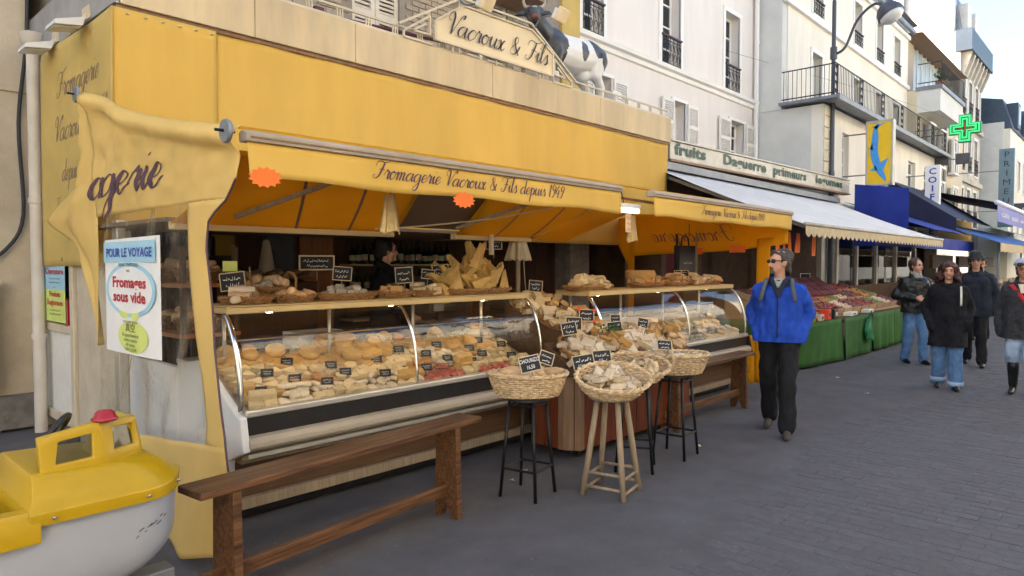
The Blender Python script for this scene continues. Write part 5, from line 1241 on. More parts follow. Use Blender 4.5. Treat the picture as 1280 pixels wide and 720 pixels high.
# ---------------------------------------------------------------- wicker
def wick(rx,ry,h,rows,waves=22,flare=.78,rr=.0075):
    m=MB(); M_=waves*2
    for k in range(rows):
        t=k/(rows-1); f=lerp(flare,1,t**.8); z=lerp(rr,h,t)
        m.tube([((rx*f+.006*math.cos(pi*j+k*pi))*math.cos(2*pi*j/M_),(ry*f+.006*math.cos(pi*j+k*pi))*math.sin(2*pi*j/M_),z) for j in range(M_)],rr*.95,4,closed=True)
    for j in range(waves):
        a=2*pi*(j+.5)/waves; m.tube([(rx*lerp(flare,1,t**.8)*math.cos(a),ry*lerp(flare,1,t**.8)*math.sin(a),lerp(0,h,t)) for t in (0,.5,1)],.006,4)
    return m
def wick_rim(rx,ry,h,r=.011):
    m=MB(); n=64
    for s_ in (0,1): m.tube([((rx+.009*math.cos(j*2*pi/n*14+s_*pi))*math.cos(2*pi*j/n),(ry+.009*math.cos(j*2*pi/n*14+s_*pi))*math.sin(2*pi*j/n),h+.009*math.sin(j*2*pi/n*14+s_*pi)) for j in range(n)],r,5,closed=True)
    return m
def wick_base(rx,ry):
    m=MB()
    for k in range(5): f=(k+.6)/5; m.tube([(rx*f*math.cos(2*pi*j/28),ry*f*math.sin(2*pi*j/28),.006) for j in range(28)],.012,4,closed=True)
    m.lathe([(0,.002),(1,.002),(1,.006),(0,.006)],n=24,sx=rx*.98,sy=ry*.98); return m
def basket(label,loc,rot,rx,ry,h,rows,handles=0,matn='wicker',group='baskets on stools',flare=.78,cat='basket'):
    t_=T('wicker_basket',label,cat,loc,group=group,world=False); t_.rotation_euler=rot
    wick(rx,ry,h,rows,flare=flare).build('woven_side',matn,t_); wick_rim(rx,ry,h).build('rim',matn,t_); wick_base(rx*flare,ry*flare).build('base',matn,t_)
    if handles:
        for s_ in ((1,) if handles==1 else (-1,1)):
            for d_ in (0,.012): MB().tube(catmull([(s_*rx,-.09,h),(s_*(rx+.01),-.07,h+.07+d_),(s_*(rx+.0),0,h+.10+d_),(s_*(rx+.01),.07,h+.07+d_),(s_*rx,.09,h)]),.009,5).build('handle',matn,t_)
    return t_
def tray(label,x,y,rx,ry,h=.035,z=1.36,matn='wicker_dark'):
    t_=T('wicker_tray',label,'tray',(x,y,z),group='trays on the case shelves',world=False)
    wick(rx,ry,h,4,waves=16,flare=.88).build('woven_side',matn,t_); wick_rim(rx,ry,h,.008).build('rim',matn,t_); wick_base(rx*.88,ry*.88).build('base',matn,t_); return t_
def heap(keys,c,rx,ry,n,where,z0,zh,M=None,seed=0,flat=.35,sc_=(.85,1.15)):
    r_=random.Random(seed)
    for i in range(n):
        a=r_.random()*2*pi; q=math.sqrt(r_.random())*.85; x,y=rx*q*math.cos(a),ry*q*math.sin(a)
        z=z0+zh*(1-q*q)*r_.uniform(.6,1)*(i/n)
        k=keys[i%len(keys)] if len(keys)<4 else r_.choice(keys); s_=r_.uniform(*sc_); rot=Euler((r_.uniform(-flat,flat),r_.uniform(-flat,flat),r_.uniform(0,6.28)))
        if M is not None:
            mw=M@Matrix.Translation((x,y,z))@rot.to_matrix().to_4x4(); o=put(k,mw.translation,mw.to_euler(),where,s_)
        else: put(k,(c[0]+x,c[1]+y,z),rot,where,s_)
# baskets on stools -----------------------------------------------------
def black_stool(label,x,y,rz,h=.70):
    t_=T('bar_stool',label,'stool',(x,y,0),rz,group='black metal stools',world=False)
    for i in range(4):
        a=pi/4+i*pi/2; t0=(.13*math.cos(a),.13*math.sin(a),h-.02); t1=(.20*math.cos(a),.20*math.sin(a),0); MB().tube([t1,t0],.0125,8).build('leg','black_metal',t_,smooth=True)
    for z,q in ((.20,.181),(h-.06,.138)):
        P_=[(q*math.cos(pi/4+i*pi/2),q*math.sin(pi/4+i*pi/2),z) for i in range(4)]
        for i in range(4): MB().tube([P_[i],P_[(i+1)%4]],.009 if z<.3 else .007,6).build('rung','black_metal',t_)
    MB().lathe([(0,0),(.155,0),(.165,.006),(.165,.02),(.155,.026),(0,.026)],(0,0,h-.026),24).build('seat','black_plastic',t_,auto=40); return t_
black_stool('black metal bar stool nearest the bench, carrying a flat-bread basket',3.62,3.18,.2)
black_stool('black metal bar stool behind the wooden stool',4.66,2.96,.5)
black_stool('black metal bar stool farthest along, carrying the deep basket',5.22,2.92,.1)
wsl=T('wooden_stool','tall pale wooden stool with four splayed legs and rungs','stool',(4.05,2.77,0),R(12),world=False)
hs=.70
LG=[]
for i in range(4):
    a=pi/4+i*pi/2; p0=Vector((.215*math.cos(a),.215*math.sin(a),0)); p1=Vector((.105*math.cos(a),.105*math.sin(a),hs-.02)); LG.append((p0,p1)); MB().tube([p0,p0.lerp(p1,.5),p1],[.019,.022,.019],10).build('leg','wood_pale',wsl,smooth=True)
for i in range(4):
    for t in ((.10,.24) if i%2 else (.06,.20)): a,b=LG[i],LG[(i+1)%4]; MB().tube([a[0].lerp(a[1],t),b[0].lerp(b[1],t)],.011,8).build('rung','wood_pale',wsl,smooth=True)
MB().lathe([(0,0),(.155,0),(.165,.008),(.165,.02),(.155,.028),(0,.03)],(0,0,hs-.03),24).build('seat','wood_pale',wsl,auto=40)
B1=basket('deep wicker basket of flat tan rounds on the stool nearest the bench',(3.62,3.18,.702),(0,0,R(-42)),.275,.20,.155,11,0)
heap(['bread_flat'],(3.62,3.18),.22,.15,16,'in the basket nearest the bench',.09,.10,Matrix.Translation((3.62,3.18,.702))@Matrix.Rotation(R(-42),4,'Z'),1,.25,(1.0,1.4))
M2=Matrix.Translation((4.05,2.77,.735))@Matrix.Rotation(R(-40),4,'Z')@Matrix.Rotation(R(22),4,'X')
b2=basket('oval wicker basket tilted forward on the pale wooden stool',M2.translation,M2.to_euler(),.265,.20,.10,8,1)
heap(['pack_white','pack_ivory','pack_paper'],None,.2,.14,22,'in the tilted basket on the wooden stool',.03,.10,M2,2,.5,(.7,1.0))
M3=Matrix.Translation((4.66,2.98,.735))@Matrix.Rotation(R(-40),4,'Z')@Matrix.Rotation(R(20),4,'X')
basket('oval wicker basket with hoop handle tilted on the second black stool',M3.translation,M3.to_euler(),.275,.20,.10,8,2)
heap(['pack_white','pack_ivory'],None,.2,.14,18,'in the hoop-handled basket',.03,.07,M3,3,.5,(.7,1.0))
basket('deep wicker basket of wrapped pieces on the farthest black stool',(5.22,2.92,.702),(0,0,R(-42)),.275,.20,.16,11,0)
heap(['pack_paper','pack_ivory','log_white','pack_white'],(5.22,2.92),.21,.15,20,'in the deep basket on the farthest stool',.10,.09,Matrix.Translation((5.22,2.92,.702))@Matrix.Rotation(R(-42),4,'Z'),4,.3,(.8,1.1))
# ---------------------------------------------------------------- central wooden counter
cc=T('wooden_counter','dark red wooden counter on casters between the two cheese cases','counter',(5.4,3.6,0))
MB().box(4.47,6.30,3.42,3.68,.09,.70).box(4.47,4.79,3.682,3.86,.09,.70).box(4.80,5.395,3.682,4.5,.09,.80).build('carcass','wood_interior',cc)
n=9
for k in range(n): a=lerp(4.56,6.33,k/n); b=lerp(4.56,6.33,(k+1)/n); MB().box(a+.003,b-.003,3.385,3.418,.09,.70).build('plank','wood_red',cc,bevel=.004)
for k in range(2): a=lerp(3.56,3.86,k/2); b=lerp(3.56,3.86,(k+1)/2); MB().box(4.435,4.468,a+.003,b-.003,.09,.70).build('plank','wood_red',cc,bevel=.004)
MB().prism([(4.425,3.555),(4.425,3.50),(4.50,3.38),(4.555,3.38),(4.555,3.415),(4.468,3.555)],.09,.70,'z').build('corner_post','wood_edge',cc,bevel=.004)
MB().prism([(3.34,.702),(3.70,.702),(3.70,.96),(3.34,.735)],4.42,6.36,'x').prism([(3.701,.802),(4.52,.802),(4.52,1.24),(3.701,.96)],4.81,5.39,'x').box(4.42,4.80,3.702,3.87,.802,.83).build('sloping_top','wood_brown',cc,bevel=.004)
for x,y in ((4.6,3.5),(6.15,3.5),(4.6,4.35),(5.4,3.5)):
    cq=MB(); cq.M=Matrix.Translation((x,y,.04))@Matrix.Rotation(R(90),4,'Y'); cq.lathe([(.0,-.012),(.038,-.012),(.04,0),(.038,.012),(0,.012)],n=14); cq.M=None; cq.box(x-.02,x+.02,y-.02,y+.02,.06,.088); cq.build('caster','black_plastic',cc,auto=40)
def top_z(y): return lerp(.735,.96,(y-3.34)/.36) if y<3.7 else lerp(.96,1.24,(y-3.7)/.82)
for i,(x,y,rx,ry,keys,n_,lab) in enumerate(((4.68,3.53,.23,.20,['pack_paper','pack_ivory'],16,'wicker tray of wrapped cheese at the corner of the counter'),(5.12,3.52,.22,.20,['pack_gold','pack_paper','wedge_gold'],16,'wicker tray of golden portions on the counter front edge'),(5.58,3.52,.23,.19,['pack_white','wedge_ivory','pack_paper'],15,'wicker tray of white portions midway along the counter front'),(6.05,3.52,.23,.19,['pack_gold','roll','wedge_gold','bread_flat'],15,'wicker tray of crusty golden pieces at the counter end'),
  (4.93,3.98,.17,.19,['pack_paper','pack_ivory'],16,'wicker tray of paper-wrapped pieces on the counter slope'),(5.24,3.95,.15,.19,['block_gold','wedge_gold','pack_gold'],13,'wicker tray of golden blocks high on the counter slope'),(4.93,4.34,.16,.15,['pack_paper','block_ivory'],13,'wicker tray on the uppermost edge of the counter slope'),(5.25,4.32,.15,.15,['pack_gold','pack_ivory'],10,'wicker tray beside the weighing machine on the counter slope'))):
    z=top_z(y)+.004; ti=R(30 if y<3.7 else 18); M=Matrix.Translation((x,y,z))@Matrix.Rotation(ti,4,'X')
    t_=tray(lab,x,y,rx,ry,.06,z); t_.rotation_euler=(ti,0,0)
    heap(keys,None,rx*.98,ry*.98,int(n_*1.5),'in the '+lab.replace('wicker ','').replace(' of wrapped cheese','').replace(' of golden portions','').replace(' of white portions','').replace(' of crusty golden pieces','').replace(' of paper-wrapped pieces','').replace(' of golden blocks',''),.03,.15,M,10+i,.45,(.8,1.05))
r_=random.Random(91)
for i in range(90):
    if i<40: x,y=r_.uniform(4.86,5.34),r_.uniform(3.72,4.46); w_='spread on the upper counter slope'
    else: x,y=r_.uniform(4.48,6.3),r_.uniform(3.36,3.66); w_='spread along the counter front'
    put(r_.choice(['pack_paper','pack_ivory','pack_gold','pack_white']),(x,y,top_z(y)+.005+r_.random()*.03),(R(18 if y>3.7 else 32)+r_.uniform(-.2,.2),r_.uniform(-.2,.2),r_.uniform(0,6.28)),w_,r_.uniform(.9,1.2))
hb=T('herb_sprig','green parsley sprig among the wrapped cheese','herb',(5.1,3.5,.98)); q=MB(); r_=random.Random(2)
for k in range(50): q.cbox((5.1+r_.gauss(0,.05),3.48+r_.gauss(0,.03),1.03+abs(r_.gauss(0,.02))),(.022,.014,.002),(r_.random()*3,r_.random()*3,r_.random()*3))
q.build('leaves','herb_green',hb)
tl=T('till_machine','dark till and scale behind the counter slope','till',(5.15,4.6,1.05)); MB().box(4.95,5.38,4.56,4.9,.0,1.15).build('stand','black_plastic',tl); MB().prism([(4.58,1.152),(4.88,1.152),(4.88,1.36),(4.80,1.36)],4.97,5.36,'x').build('body','black_plastic',tl,bevel=.01); MB().cbox((5.16,4.66,1.262),(.25,.006,.1),(-.76,0,0)).build('keypad','zinc',tl)
# ---------------------------------------------------------------- benches
def bench(label,x0,y0,L,rz,W=.20,H=.62):
    t_=T('wooden_bench',label,'bench',(x0,y0,0),rz,group='dark wooden benches',world=False)
    MB().box(0,L,0,W,H-.035,H).build('seat_plank','wood_dark',t_,bevel=.006)
    for x in (.16,L-.24):
        m=MB(); m.prism([(.0,0),(.055,0),(.10,.10),(.145,0),(.20,0),(.185,H-.036),(.015,H-.036)],x,x+.045,'x'); m.v=[(p[0],p[1]*W/.2,p[2]) for p in m.v]; m.build('end_board','wood_dark',t_,bevel=.004)
    MB().box(.05,L-.10,W*.5-.016,W*.5+.016,.145,.215).build('stretcher','wood_dark',t_,bevel=.004)
    return t_
bench('long worn wooden bench standing in front of the first cheese case',1.27,3.01,1.92,R(5.6))
bench('dark wooden bench in front of the far cheese case',5.75,3.27,1.92,R(0))
# ---------------------------------------------------------------- goods on top of the cases
TR=[(2.16,4.36,.17,.13,['roll','log_white'],9,'dark wicker tray of long rolls at the curtain end of the long case shelf'),
 (2.50,4.36,.14,.12,['roll','bread_flat'],7,'small wicker tray of pale rolls beside the first tray'),
 (2.93,4.36,.25,.14,['chunk_grey'],34,'wide wicker tray of small grey goat cheese cubes'),
 (3.36,4.36,.15,.13,['bread_flat','pack_gold'],8,'wicker tray of golden pieces in front of the shopkeeper'),
 (3.68,4.36,.15,.13,['block_ivory','wheel_white','pack_white'],12,'wicker tray of pale cheese blocks beside the wedge pile')]
for i,(x,y,rx,ry,keys,n_,lab) in enumerate(TR):
    tray(lab,x,y,rx,ry,.04); heap(keys,(x,y),rx*.9,ry*.9,n_,'in the '+lab.replace('wicker ','').replace('dark ','').replace(' of long rolls','').replace(' of pale rolls','').replace(' of small grey goat cheese cubes',' of cubes').replace(' of golden pieces','').replace(' of pale cheese blocks',''),1.375,.07,None,30+i,.25,(.85,1.1))
tray('large wicker tray under the pile of tall cheese wedges',4.25,4.36,.42,.19,.04)
rs=random.Random(77)
for i in range(40):
    u=i/33; x=lerp(3.9,4.5,rs.random()); lev=rs.choice((0,0,1,1,2)); 
    if lev==2: x=lerp(4.1,4.45,rs.random())
    put('tall_wedge',(x,4.28+rs.random()*.16,1.385+lev*.10),(rs.uniform(-.9,.3),rs.uniform(-1.1,1.1),rs.uniform(0,6.28)),['low in the pile on the long case shelf','halfway up the pile on the long case shelf','on top of the pile on the long case shelf'][lev],rs.uniform(.65,.85))
TR2=[(5.65,4.15,.36,.15,['pack_ivory','block_ivory'],20,'long wicker tray of pale portions on the far case shelf end'),(6.75,4.15,.28,.15,['pack_gold','block_gold','block_orange'],16,'wicker tray of golden portions in the middle of the far case shelf'),(7.35,4.15,.22,.14,['bread_flat','pack_gold'],14,'wicker tray of crusty rounds on the far case shelf'),(7.85,4.15,.22,.14,['pack_ivory','roll'],14,'wicker tray of wrapped rolls on the far case shelf'),(8.25,4.15,.16,.13,['bread_flat','pack_white'],10,'wicker tray at the fruit shop end of the far case shelf')]
for i,(x,y,rx,ry,keys,n_,lab) in enumerate(TR2):
    tray(lab,x,y,rx,ry,.04); heap(keys,(x,y),rx*.9,ry*.9,int(n_*1.4),'in the '+lab.replace('wicker ','').replace(' of golden portions','').replace(' of pale portions','').replace(' of wrapped rolls',' of rolls').replace(' of crusty rounds',' of rounds'),1.375,.12,None,50+i,.3,(.9,1.2))
tag(MB().lathe([(0,0),(.16,0),(.17,.015),(.17,.075),(.155,.09),(0,.09)],(6.72,4.22,1.46),22).build('round_cheese','cheese_gold',auto=40),'large golden cheese wheel on the tray of the far case shelf','cheese')
# ---------------------------------------------------------------- chalk price tags
def ptag(label,x,y,z,w_=.11,h_=.085,rz=0,lean=-.25,roll=0,frame='tag_frame',dots=False,seed=0,text=None,cat='price tag'):
    t_=T('price_tag' if cat=='price tag' else 'chalkboard',label,cat,(x,y,z),world=False); t_.rotation_euler=Euler((lean,roll,rz),'XYZ')
    MB().box(-w_/2,w_/2,0,.004,0,h_).build('slate','slate',t_)
    m=MB(); e=.006 if w_<.2 else .012
    m.box(-w_/2-e,w_/2+e,-.003,.006,-e,.0).box(-w_/2-e,w_/2+e,-.003,.006,h_,h_+e).box(-w_/2-e,-w_/2,-.003,.006,0,h_).box(w_/2,w_/2+e,-.003,.006,0,h_); m.build('frame',frame,t_)
    r_=random.Random(seed); lt=MB(); f=lambda a,b:(a,-.0025,b)
    if text:
        for k,s_ in enumerate(text): block(lt,s_,f,0,h_*(.60-.45*k),h_*.26,.72,'C',.01)
    else:
        scribble(lt,f,-w_*.40,w_*.40,h_*.56,h_*.26,r_); scribble(lt,f,-w_*.30,w_*.34,h_*.14,h_*.28,r_)
    lt.build('chalk_writing','chalk',t_)
    if dots:
        for a in (-1,1):
            for b in (0,1): MB().lathe([(0,0),(.016,0),(.016,.003),(0,.003)],n=10).build('red_sticker','red_card',t_).matrix_local=Matrix.Translation((a*w_*.55,-.006,b*h_))@Matrix.Rotation(R(90),4,'X')
    MB().box(-.004,.004,.004,.008,-.09,h_*.5).build('peg','wood_pale',t_)
    return t_
RZ=R(-38)
PT_=[('slate tag stuck in the flat-bread basket nearest the bench',3.50,3.04,.90,.13,.10,-.35,-.2,['CHOURIZO','16,50']),
('slate tag standing at the back of the flat-bread basket',3.83,3.20,.90,.10,.085,-.35,.35,None),
('large slate tag leaning over the rim of the tilted basket',4.02,2.98,.86,.15,.10,-.3,-.15,None),
('slate tag at the hoop side of the tilted basket',4.20,2.95,.88,.13,.10,-.3,-.06,None),
('slate tag by the chrome end of the long case',4.58,3.55,1.03,.12,.10,-.3,-.15,None),
('slate tag in the corner tray of the wooden counter',4.72,3.62,1.06,.13,.10,-.25,.05,None),
('slate tag with four red stickers among wrapped cheese',5.12,3.78,1.10,.13,.10,-.25,.05,None),
('slate tag in the tray of golden portions',5.32,3.60,1.0,.13,.085,-.25,-.1,None),
('slate tag at the upper edge of the counter slope',4.98,4.28,1.36,.12,.10,-.2,.1,None),
('slate tag among crusty pieces near the far case',5.75,3.58,1.01,.10,.085,-.25,.2,None),
('slate tag lying in the deep farthest basket',5.14,2.98,.90,.12,.08,-.5,.1,None),
('slate tag on the white portions tray',5.50,3.72,1.06,.09,.075,-.25,0,None)]
for i,(l,x,y,z,w_,h_,ln,ro,tx) in enumerate(PT_): ptag(l,x,y,z,w_,h_,RZ,ln,ro,dots=('four red' in l),seed=i,text=tx)
SH=[('framed slate tag over the long rolls on the case shelf',2.12,4.46,1.45,.15,.11,-.1,-.12),('framed slate tag above the goat cheese cubes',2.97,4.48,1.50,.13,.095,-.1,.08),('upright slate tag in front of the shopkeeper',3.52,4.42,1.47,.13,.12,-.15,-.06),
('slate tag beside the wedge pile, nearer the shopkeeper',3.80,4.46,1.50,.10,.07,-.2,.1),('taller slate tag touching the wedge pile',3.95,4.46,1.52,.13,.09,-.2,-.1),('slate tag raised above the wedge pile',4.60,4.46,1.76,.14,.10,0,0),
('small slate tag on the far case shelf trays',7.55,4.2,1.47,.08,.07,-.2,0),('second small slate tag on the far case shelf trays',7.72,4.2,1.47,.08,.07,-.2,0)]
for i,(l,x,y,z,w_,h_,ln,ro) in enumerate(SH): ptag(l,x,y,z,w_,h_,RZ,ln,ro,seed=40+i)
for i in range(22):
    x=2.12+i*.115+ (i%3)*.03; dy=(.14,.32,.22,.42)[i%4]
    ptag('small slate tag lying among the cheeses inside the long case',x,3.98+dy,deck_z(dy)+.055,.07,.045,R(-30),-.7,0,frame='slate',seed=70+i)['group']='tags inside the long case'
tag(ptag('long chalkboard standing behind the goat cheese tray',3.08,5.0,1.58,.26,.10,R(-25),-.08,0,seed=90,cat='chalkboard'),cat='chalkboard')
# yellow price cloud and round red sticker card behind the rolls
pcard=T('price_cards','yellow and red round price cards standing behind the rolls','cards',(2.15,4.6,1.5)); MB().lathe([(0,0),(.055,0),(.055,.006),(0,.006)],n=16).build('round_card','red_card',pcard).matrix_local=Matrix.Translation((2.32,4.62,1.62))@Matrix.Rotation(R(90),4,'X')
pcard.children[0].matrix_parent_inverse=ROOTW[pcard.name]; MB().box(2.12,2.22,4.61,4.616,1.57,1.64).build('card','poster_lime',pcard); MB().box(2.165,2.175,4.612,4.618,1.36,1.57).box(2.315,2.325,4.63,4.636,1.36,1.60).build('stick','wood_pale',pcard)
for i,(y,z,l) in enumerate(((5.2,1.12,'bread basket on the middle shelf of the side rack, nearer the street'),(5.56,1.12,'bread basket on the middle shelf of the side rack, nearer the wall'),(5.2,1.48,'bread basket on the top shelf of the side rack, nearer the street'),(5.56,1.48,'bread basket on the top shelf of the side rack, nearer the wall'))):
    basket(l,(2.2,y,z+.002),(0,0,0),.16,.15,.09,6,0,'wicker_dark','baskets on the side rack'); heap(['roll','bread_flat'],(2.2,y),.13,.12,10,'in the '+l.replace(' on the ',' on ').replace(', nearer the street',' streetward').replace(', nearer the wall',' wallward').replace('bread basket','basket'),z+.05,.10,None,200+i,.3,(1.0,1.3))
# dark basket of loaves behind
basket('dark wicker basket with hoop handle of loaves behind the rolls',(2.42,4.56,1.36),(0,0,0),.16,.10,.09,6,2,'wicker_dark','baskets on the case shelf'); heap(['log_grey','roll'],(2.42,4.56),.12,.07,12,'in the dark hoop-handled basket on the shelf',1.44,.12,None,61,.5,(.9,1.2))

# ---------------------------------------------------------------- shop interior
bw=[('orange_panel','wood_orange',4.25,4.68,.14,2.4)]
for k in range(22):
    a=2.05+k*.36; MB().box(a,a+.352,7.30,7.345,.14,2.44).build('plank','wood_interior',shop)
for k in range(3): MB().box(4.25+k*.15,4.25+k*.15+.146,7.26,7.298,.14,2.44).build('plank','wood_orange',shop)
for z in (1.62,1.28,.95): MB().box(4.8,6.6,7.0,7.29,z-.025,z).build('wall_shelf','shelf_cream',shop)
bt=MB().lathe([(0,0),(.036,0),(.038,.01),(.038,.17),(.014,.23),(.014,.29),(.016,.295),(0,.30)],n=10); t_=bt.build('bottle','bottle_green',auto=40); bme=t_.data; bpy.data.objects.remove(t_)
lb_=MB().lathe([(.0390,.05),(.0390,.13)],n=10,a0=0,a1=6.28).build('label','bottle_label'); lme=lb_.data; bpy.data.objects.remove(lb_)
rs=random.Random(8)
for j,z in enumerate((1.62,1.28)):
    for k in range(16 if j==0 else 12):
        o=link('wine_bottle',bme); o.location=(4.86+k*.105,7.12+rs.uniform(-.03,.03),z); o.rotation_euler=(0,0,rs.random()*6); o.scale=(1,1,rs.uniform(.8,1))
        tag(o,('dark bottle on the upper wall shelf behind the shopkeeper' if j==0 else 'dark bottle on the lower wall shelf behind the shopkeeper'),'bottle','bottles on the wall shelves'); link('label',lme,o)
# boxes, pictures and hung goods on the dark back wall
for i,(x,z,w_,h_,m_,l) in enumerate(((3.1,1.80,.3,.2,'zinc','framed grey notice on the dark back wall near the curtain'),(3.35,1.82,.25,.22,'mustard_cloth','framed yellowish notice on the dark back wall'),(4.0,1.7,.35,.5,'room_dark','dark framed picture on the back wall behind the rolls'))):
    t_=T('wall_notice',l,'notice',(x,7.28,z)); MB().box(x-w_/2,x+w_/2,7.27,7.285,z-h_/2,z+h_/2).build('sheet',m_,t_); m=MB()
    for a,b,c,d_ in ((x-w_/2-.015,x-w_/2,z-h_/2,z+h_/2),(x+w_/2,x+w_/2+.015,z-h_/2,z+h_/2),(x-w_/2,x+w_/2,z+h_/2,z+h_/2+.015),(x-w_/2,x+w_/2,z-h_/2-.015,z-h_/2)): m.box(a,b,7.262,7.29,c,d_)
    m.build('frame','wood_brown',t_)
hh=T('hanging_ham','pale cured ham hanging by the dark back wall','ham',(3.75,7.1,1.5)); m=MB(); m.caps_((3.75,7.1,1.55),.09,(3.75,7.1,1.85),.04); m.build('ham','butcher_paper',hh,smooth=True); MB().tube([(3.75,7.1,1.88),(3.75,7.1,2.44)],.004,4).build('string','cable',hh)
rx_=T('bread_rack','dark wicker rack of loaves behind the case shelf','rack',(3.1,6.2,.14)); MB().box(2.7,3.7,6.0,6.4,.14,1.45).build('cabinet','wood_interior',rx_,bevel=.01)
q=MB(); 
for k in range(14): q.ell((2.78+k*.065,6.05,1.50+.02*(k%3)),(.03,.12,.035),8)
q.build('loaves','rind_brown',rx_,smooth=True)
pl=T('grey_pillar','grey stone pillar inside the open shop front','pillar',(8.3,6.4,.14)); MB().box(8.0,8.45,6.2,6.5,.14,2.44).build('shaft','stone_base',pl,bevel=.01)
p2=T('pale_post','pale wooden post inside the shop beyond the pillar','post',(9.25,6.0,0)); MB().tube([(9.3,6.05,.0),(9.3,6.05,2.4)],.06,12).build('shaft','wood_pale',p2,smooth=True)
# crates of dark bottles on the floor behind
cr_=T('dark_crates','stack of dark plastic crates behind the shopkeeper','crates',(5.6,6.6,.14))
for k in range(4): MB().box(5.2,6.1,6.4,6.9,.14+k*.34,.14+k*.34+.32).build('crate','black_plastic',cr_,bevel=.012)
# ---------------------------------------------------------------- small hanging things
def star(x,y,z,r,label):
    m=MB(); n=13; pts=[]
    for k in range(2*n): a=pi*k/n; q=r*(1 if k%2==0 else .78); pts.append((q*1.0*math.cos(a),q*.62*math.sin(a)))
    m.prism(pts,0,.003,'y'); o=m.build('star_card','orange_card'); o.location=(x,y,z); o.rotation_euler=(0,0,R(-12)); return tag(o,label,'card')
star(1.69,3.20,2.045,.085,'orange starburst card under the valance next to the side curtain'); star(3.03,3.20,2.025,.085,'orange starburst card under the middle of the long valance')
def bagroll(x,y,z,label,h=.24):
    t_=T('plastic_bag_roll',label,'bag roll',(x,y,z-h)); m=MB(); m.grid(lambda u,v:(x+(.035+.035*v)*math.cos(u*2*pi)*(1+.25*math.sin(u*2*pi*5)),y+(.02+.02*v)*math.sin(u*2*pi)*(1+.25*math.cos(u*2*pi*4)),z-h*v+.012*math.sin(u*2*pi*3)*v),30,8); m.build('bags','bag_gold',t_,smooth=True); MB().tube([(x,y,z),(x,y,z+.08)],.004,4).build('string','cable',t_)
bagroll(2.72,3.55,2.06,'bundle of gold plastic bags hanging under the long awning'); bagroll(5.52,3.55,2.07,'bundle of gold plastic bags hanging by the tube lamp')
pk=T('pink_price_card','white card with red writing hanging near the tube lamp','card',(5.37,3.5,1.92)); MB().box(5.33,5.42,3.5,3.503,1.91,2.08).build('card','fruit_pale',pk); lt=MB(); [scribble(lt,lambda a,b:(a,3.497,b),5.34,5.41,z,.03,random.Random(z)) for z in (2.03,1.98,1.93)]; lt.build('red_writing','red_card',pk)
bk=T('black_carrier_bag','black paper carrier bag hanging above the far case','bag',(8.2,4.5,1.5)); MB().box(8.02,8.46,4.45,4.53,1.5,1.86).build('bag','black_plastic',bk,bevel=.006); MB().tube(catmull([(8.14,4.49,1.86),(8.16,4.49,1.95),(8.24,4.49,1.99),(8.32,4.49,1.95),(8.34,4.49,1.86)]),.012,6).build('handle','black_plastic',bk); lt=MB(); scribble(lt,lambda a,b:(a,4.444,b),8.12,8.36,1.62,.035,random.Random(3)); lt.build('lettering','tag_frame',bk)
MB_=MB().tube([(8.35,4.49,1.98),(8.35,4.49,2.15)],.006,4).build('hook','iron',bk)
um=T('closed_parasol','closed cream parasol with fringed canopy behind the counter','parasol',(4.92,4.45,0))
MB().tube([(4.92,4.45,0.0),(4.92,4.45,2.0)],.022,10).build('pole','wood_pale',um,smooth=True)
m=MB(); m.grid(lambda u,v:(4.92+(.03+.08*v)*math.cos(u*2*pi)*(1+.22*math.cos(u*2*pi*8)),4.45+(.03+.08*v)*math.sin(u*2*pi)*(1+.22*math.cos(u*2*pi*8)),lerp(1.98,1.66,v)+.012*math.sin(u*2*pi*12)*(v>.9)),64,8); m.build('canopy','cream_cloth',um,smooth=True)
MB().tube(catmull([(4.98,4.43,1.68),(5.0,4.43,1.45),(5.04,4.43,1.2),(5.03,4.43,1.1)]),.005,4).build('cord','cream_cloth',um)
tag(MB().tube(catmull([(3.0,4.1,1.87),(3.3,3.9,1.90),(3.9,3.75,1.98),(4.6,3.5,2.13)]),.006,5).build('awning_rope','cream_cloth'),'thin pale rope slung below the dark awning gap','rope')
for i,(x,l) in enumerate(((4.30,'pale awning strut beside the wedge pile'),(5.0,'pale slanting awning strut above the closed parasol'))):
    tag(MB().bar((x,4.2,1.87 if i else 2.15),(x+(.1 if i else 0),4.2,2.1 if i else 1.70),.03).build('awning_strut','cream_metal'),l,'strut')
for i,(x,y) in enumerate(((7.9,4.42),(8.42,4.42))): tag(MB().tube([(x,y,1.36),(x,y,2.0)],.016,8).build('shelf_pole','wood_pale' if i else 'iron',smooth=True),['dark thin pole behind the far case shelf','pale thin pole behind the far case shelf end'][i],'pole')
for i,(y,z) in enumerate(((4.55,1.84),(3.95,1.86))): tag(MB().box(XR-.03,XR-.026,y-.11,y+.11,z-.09,z).build('window_card','orange_card'),['orange card in the end curtain window nearer the wall','orange card in the end curtain window nearer the street'][i],'card')

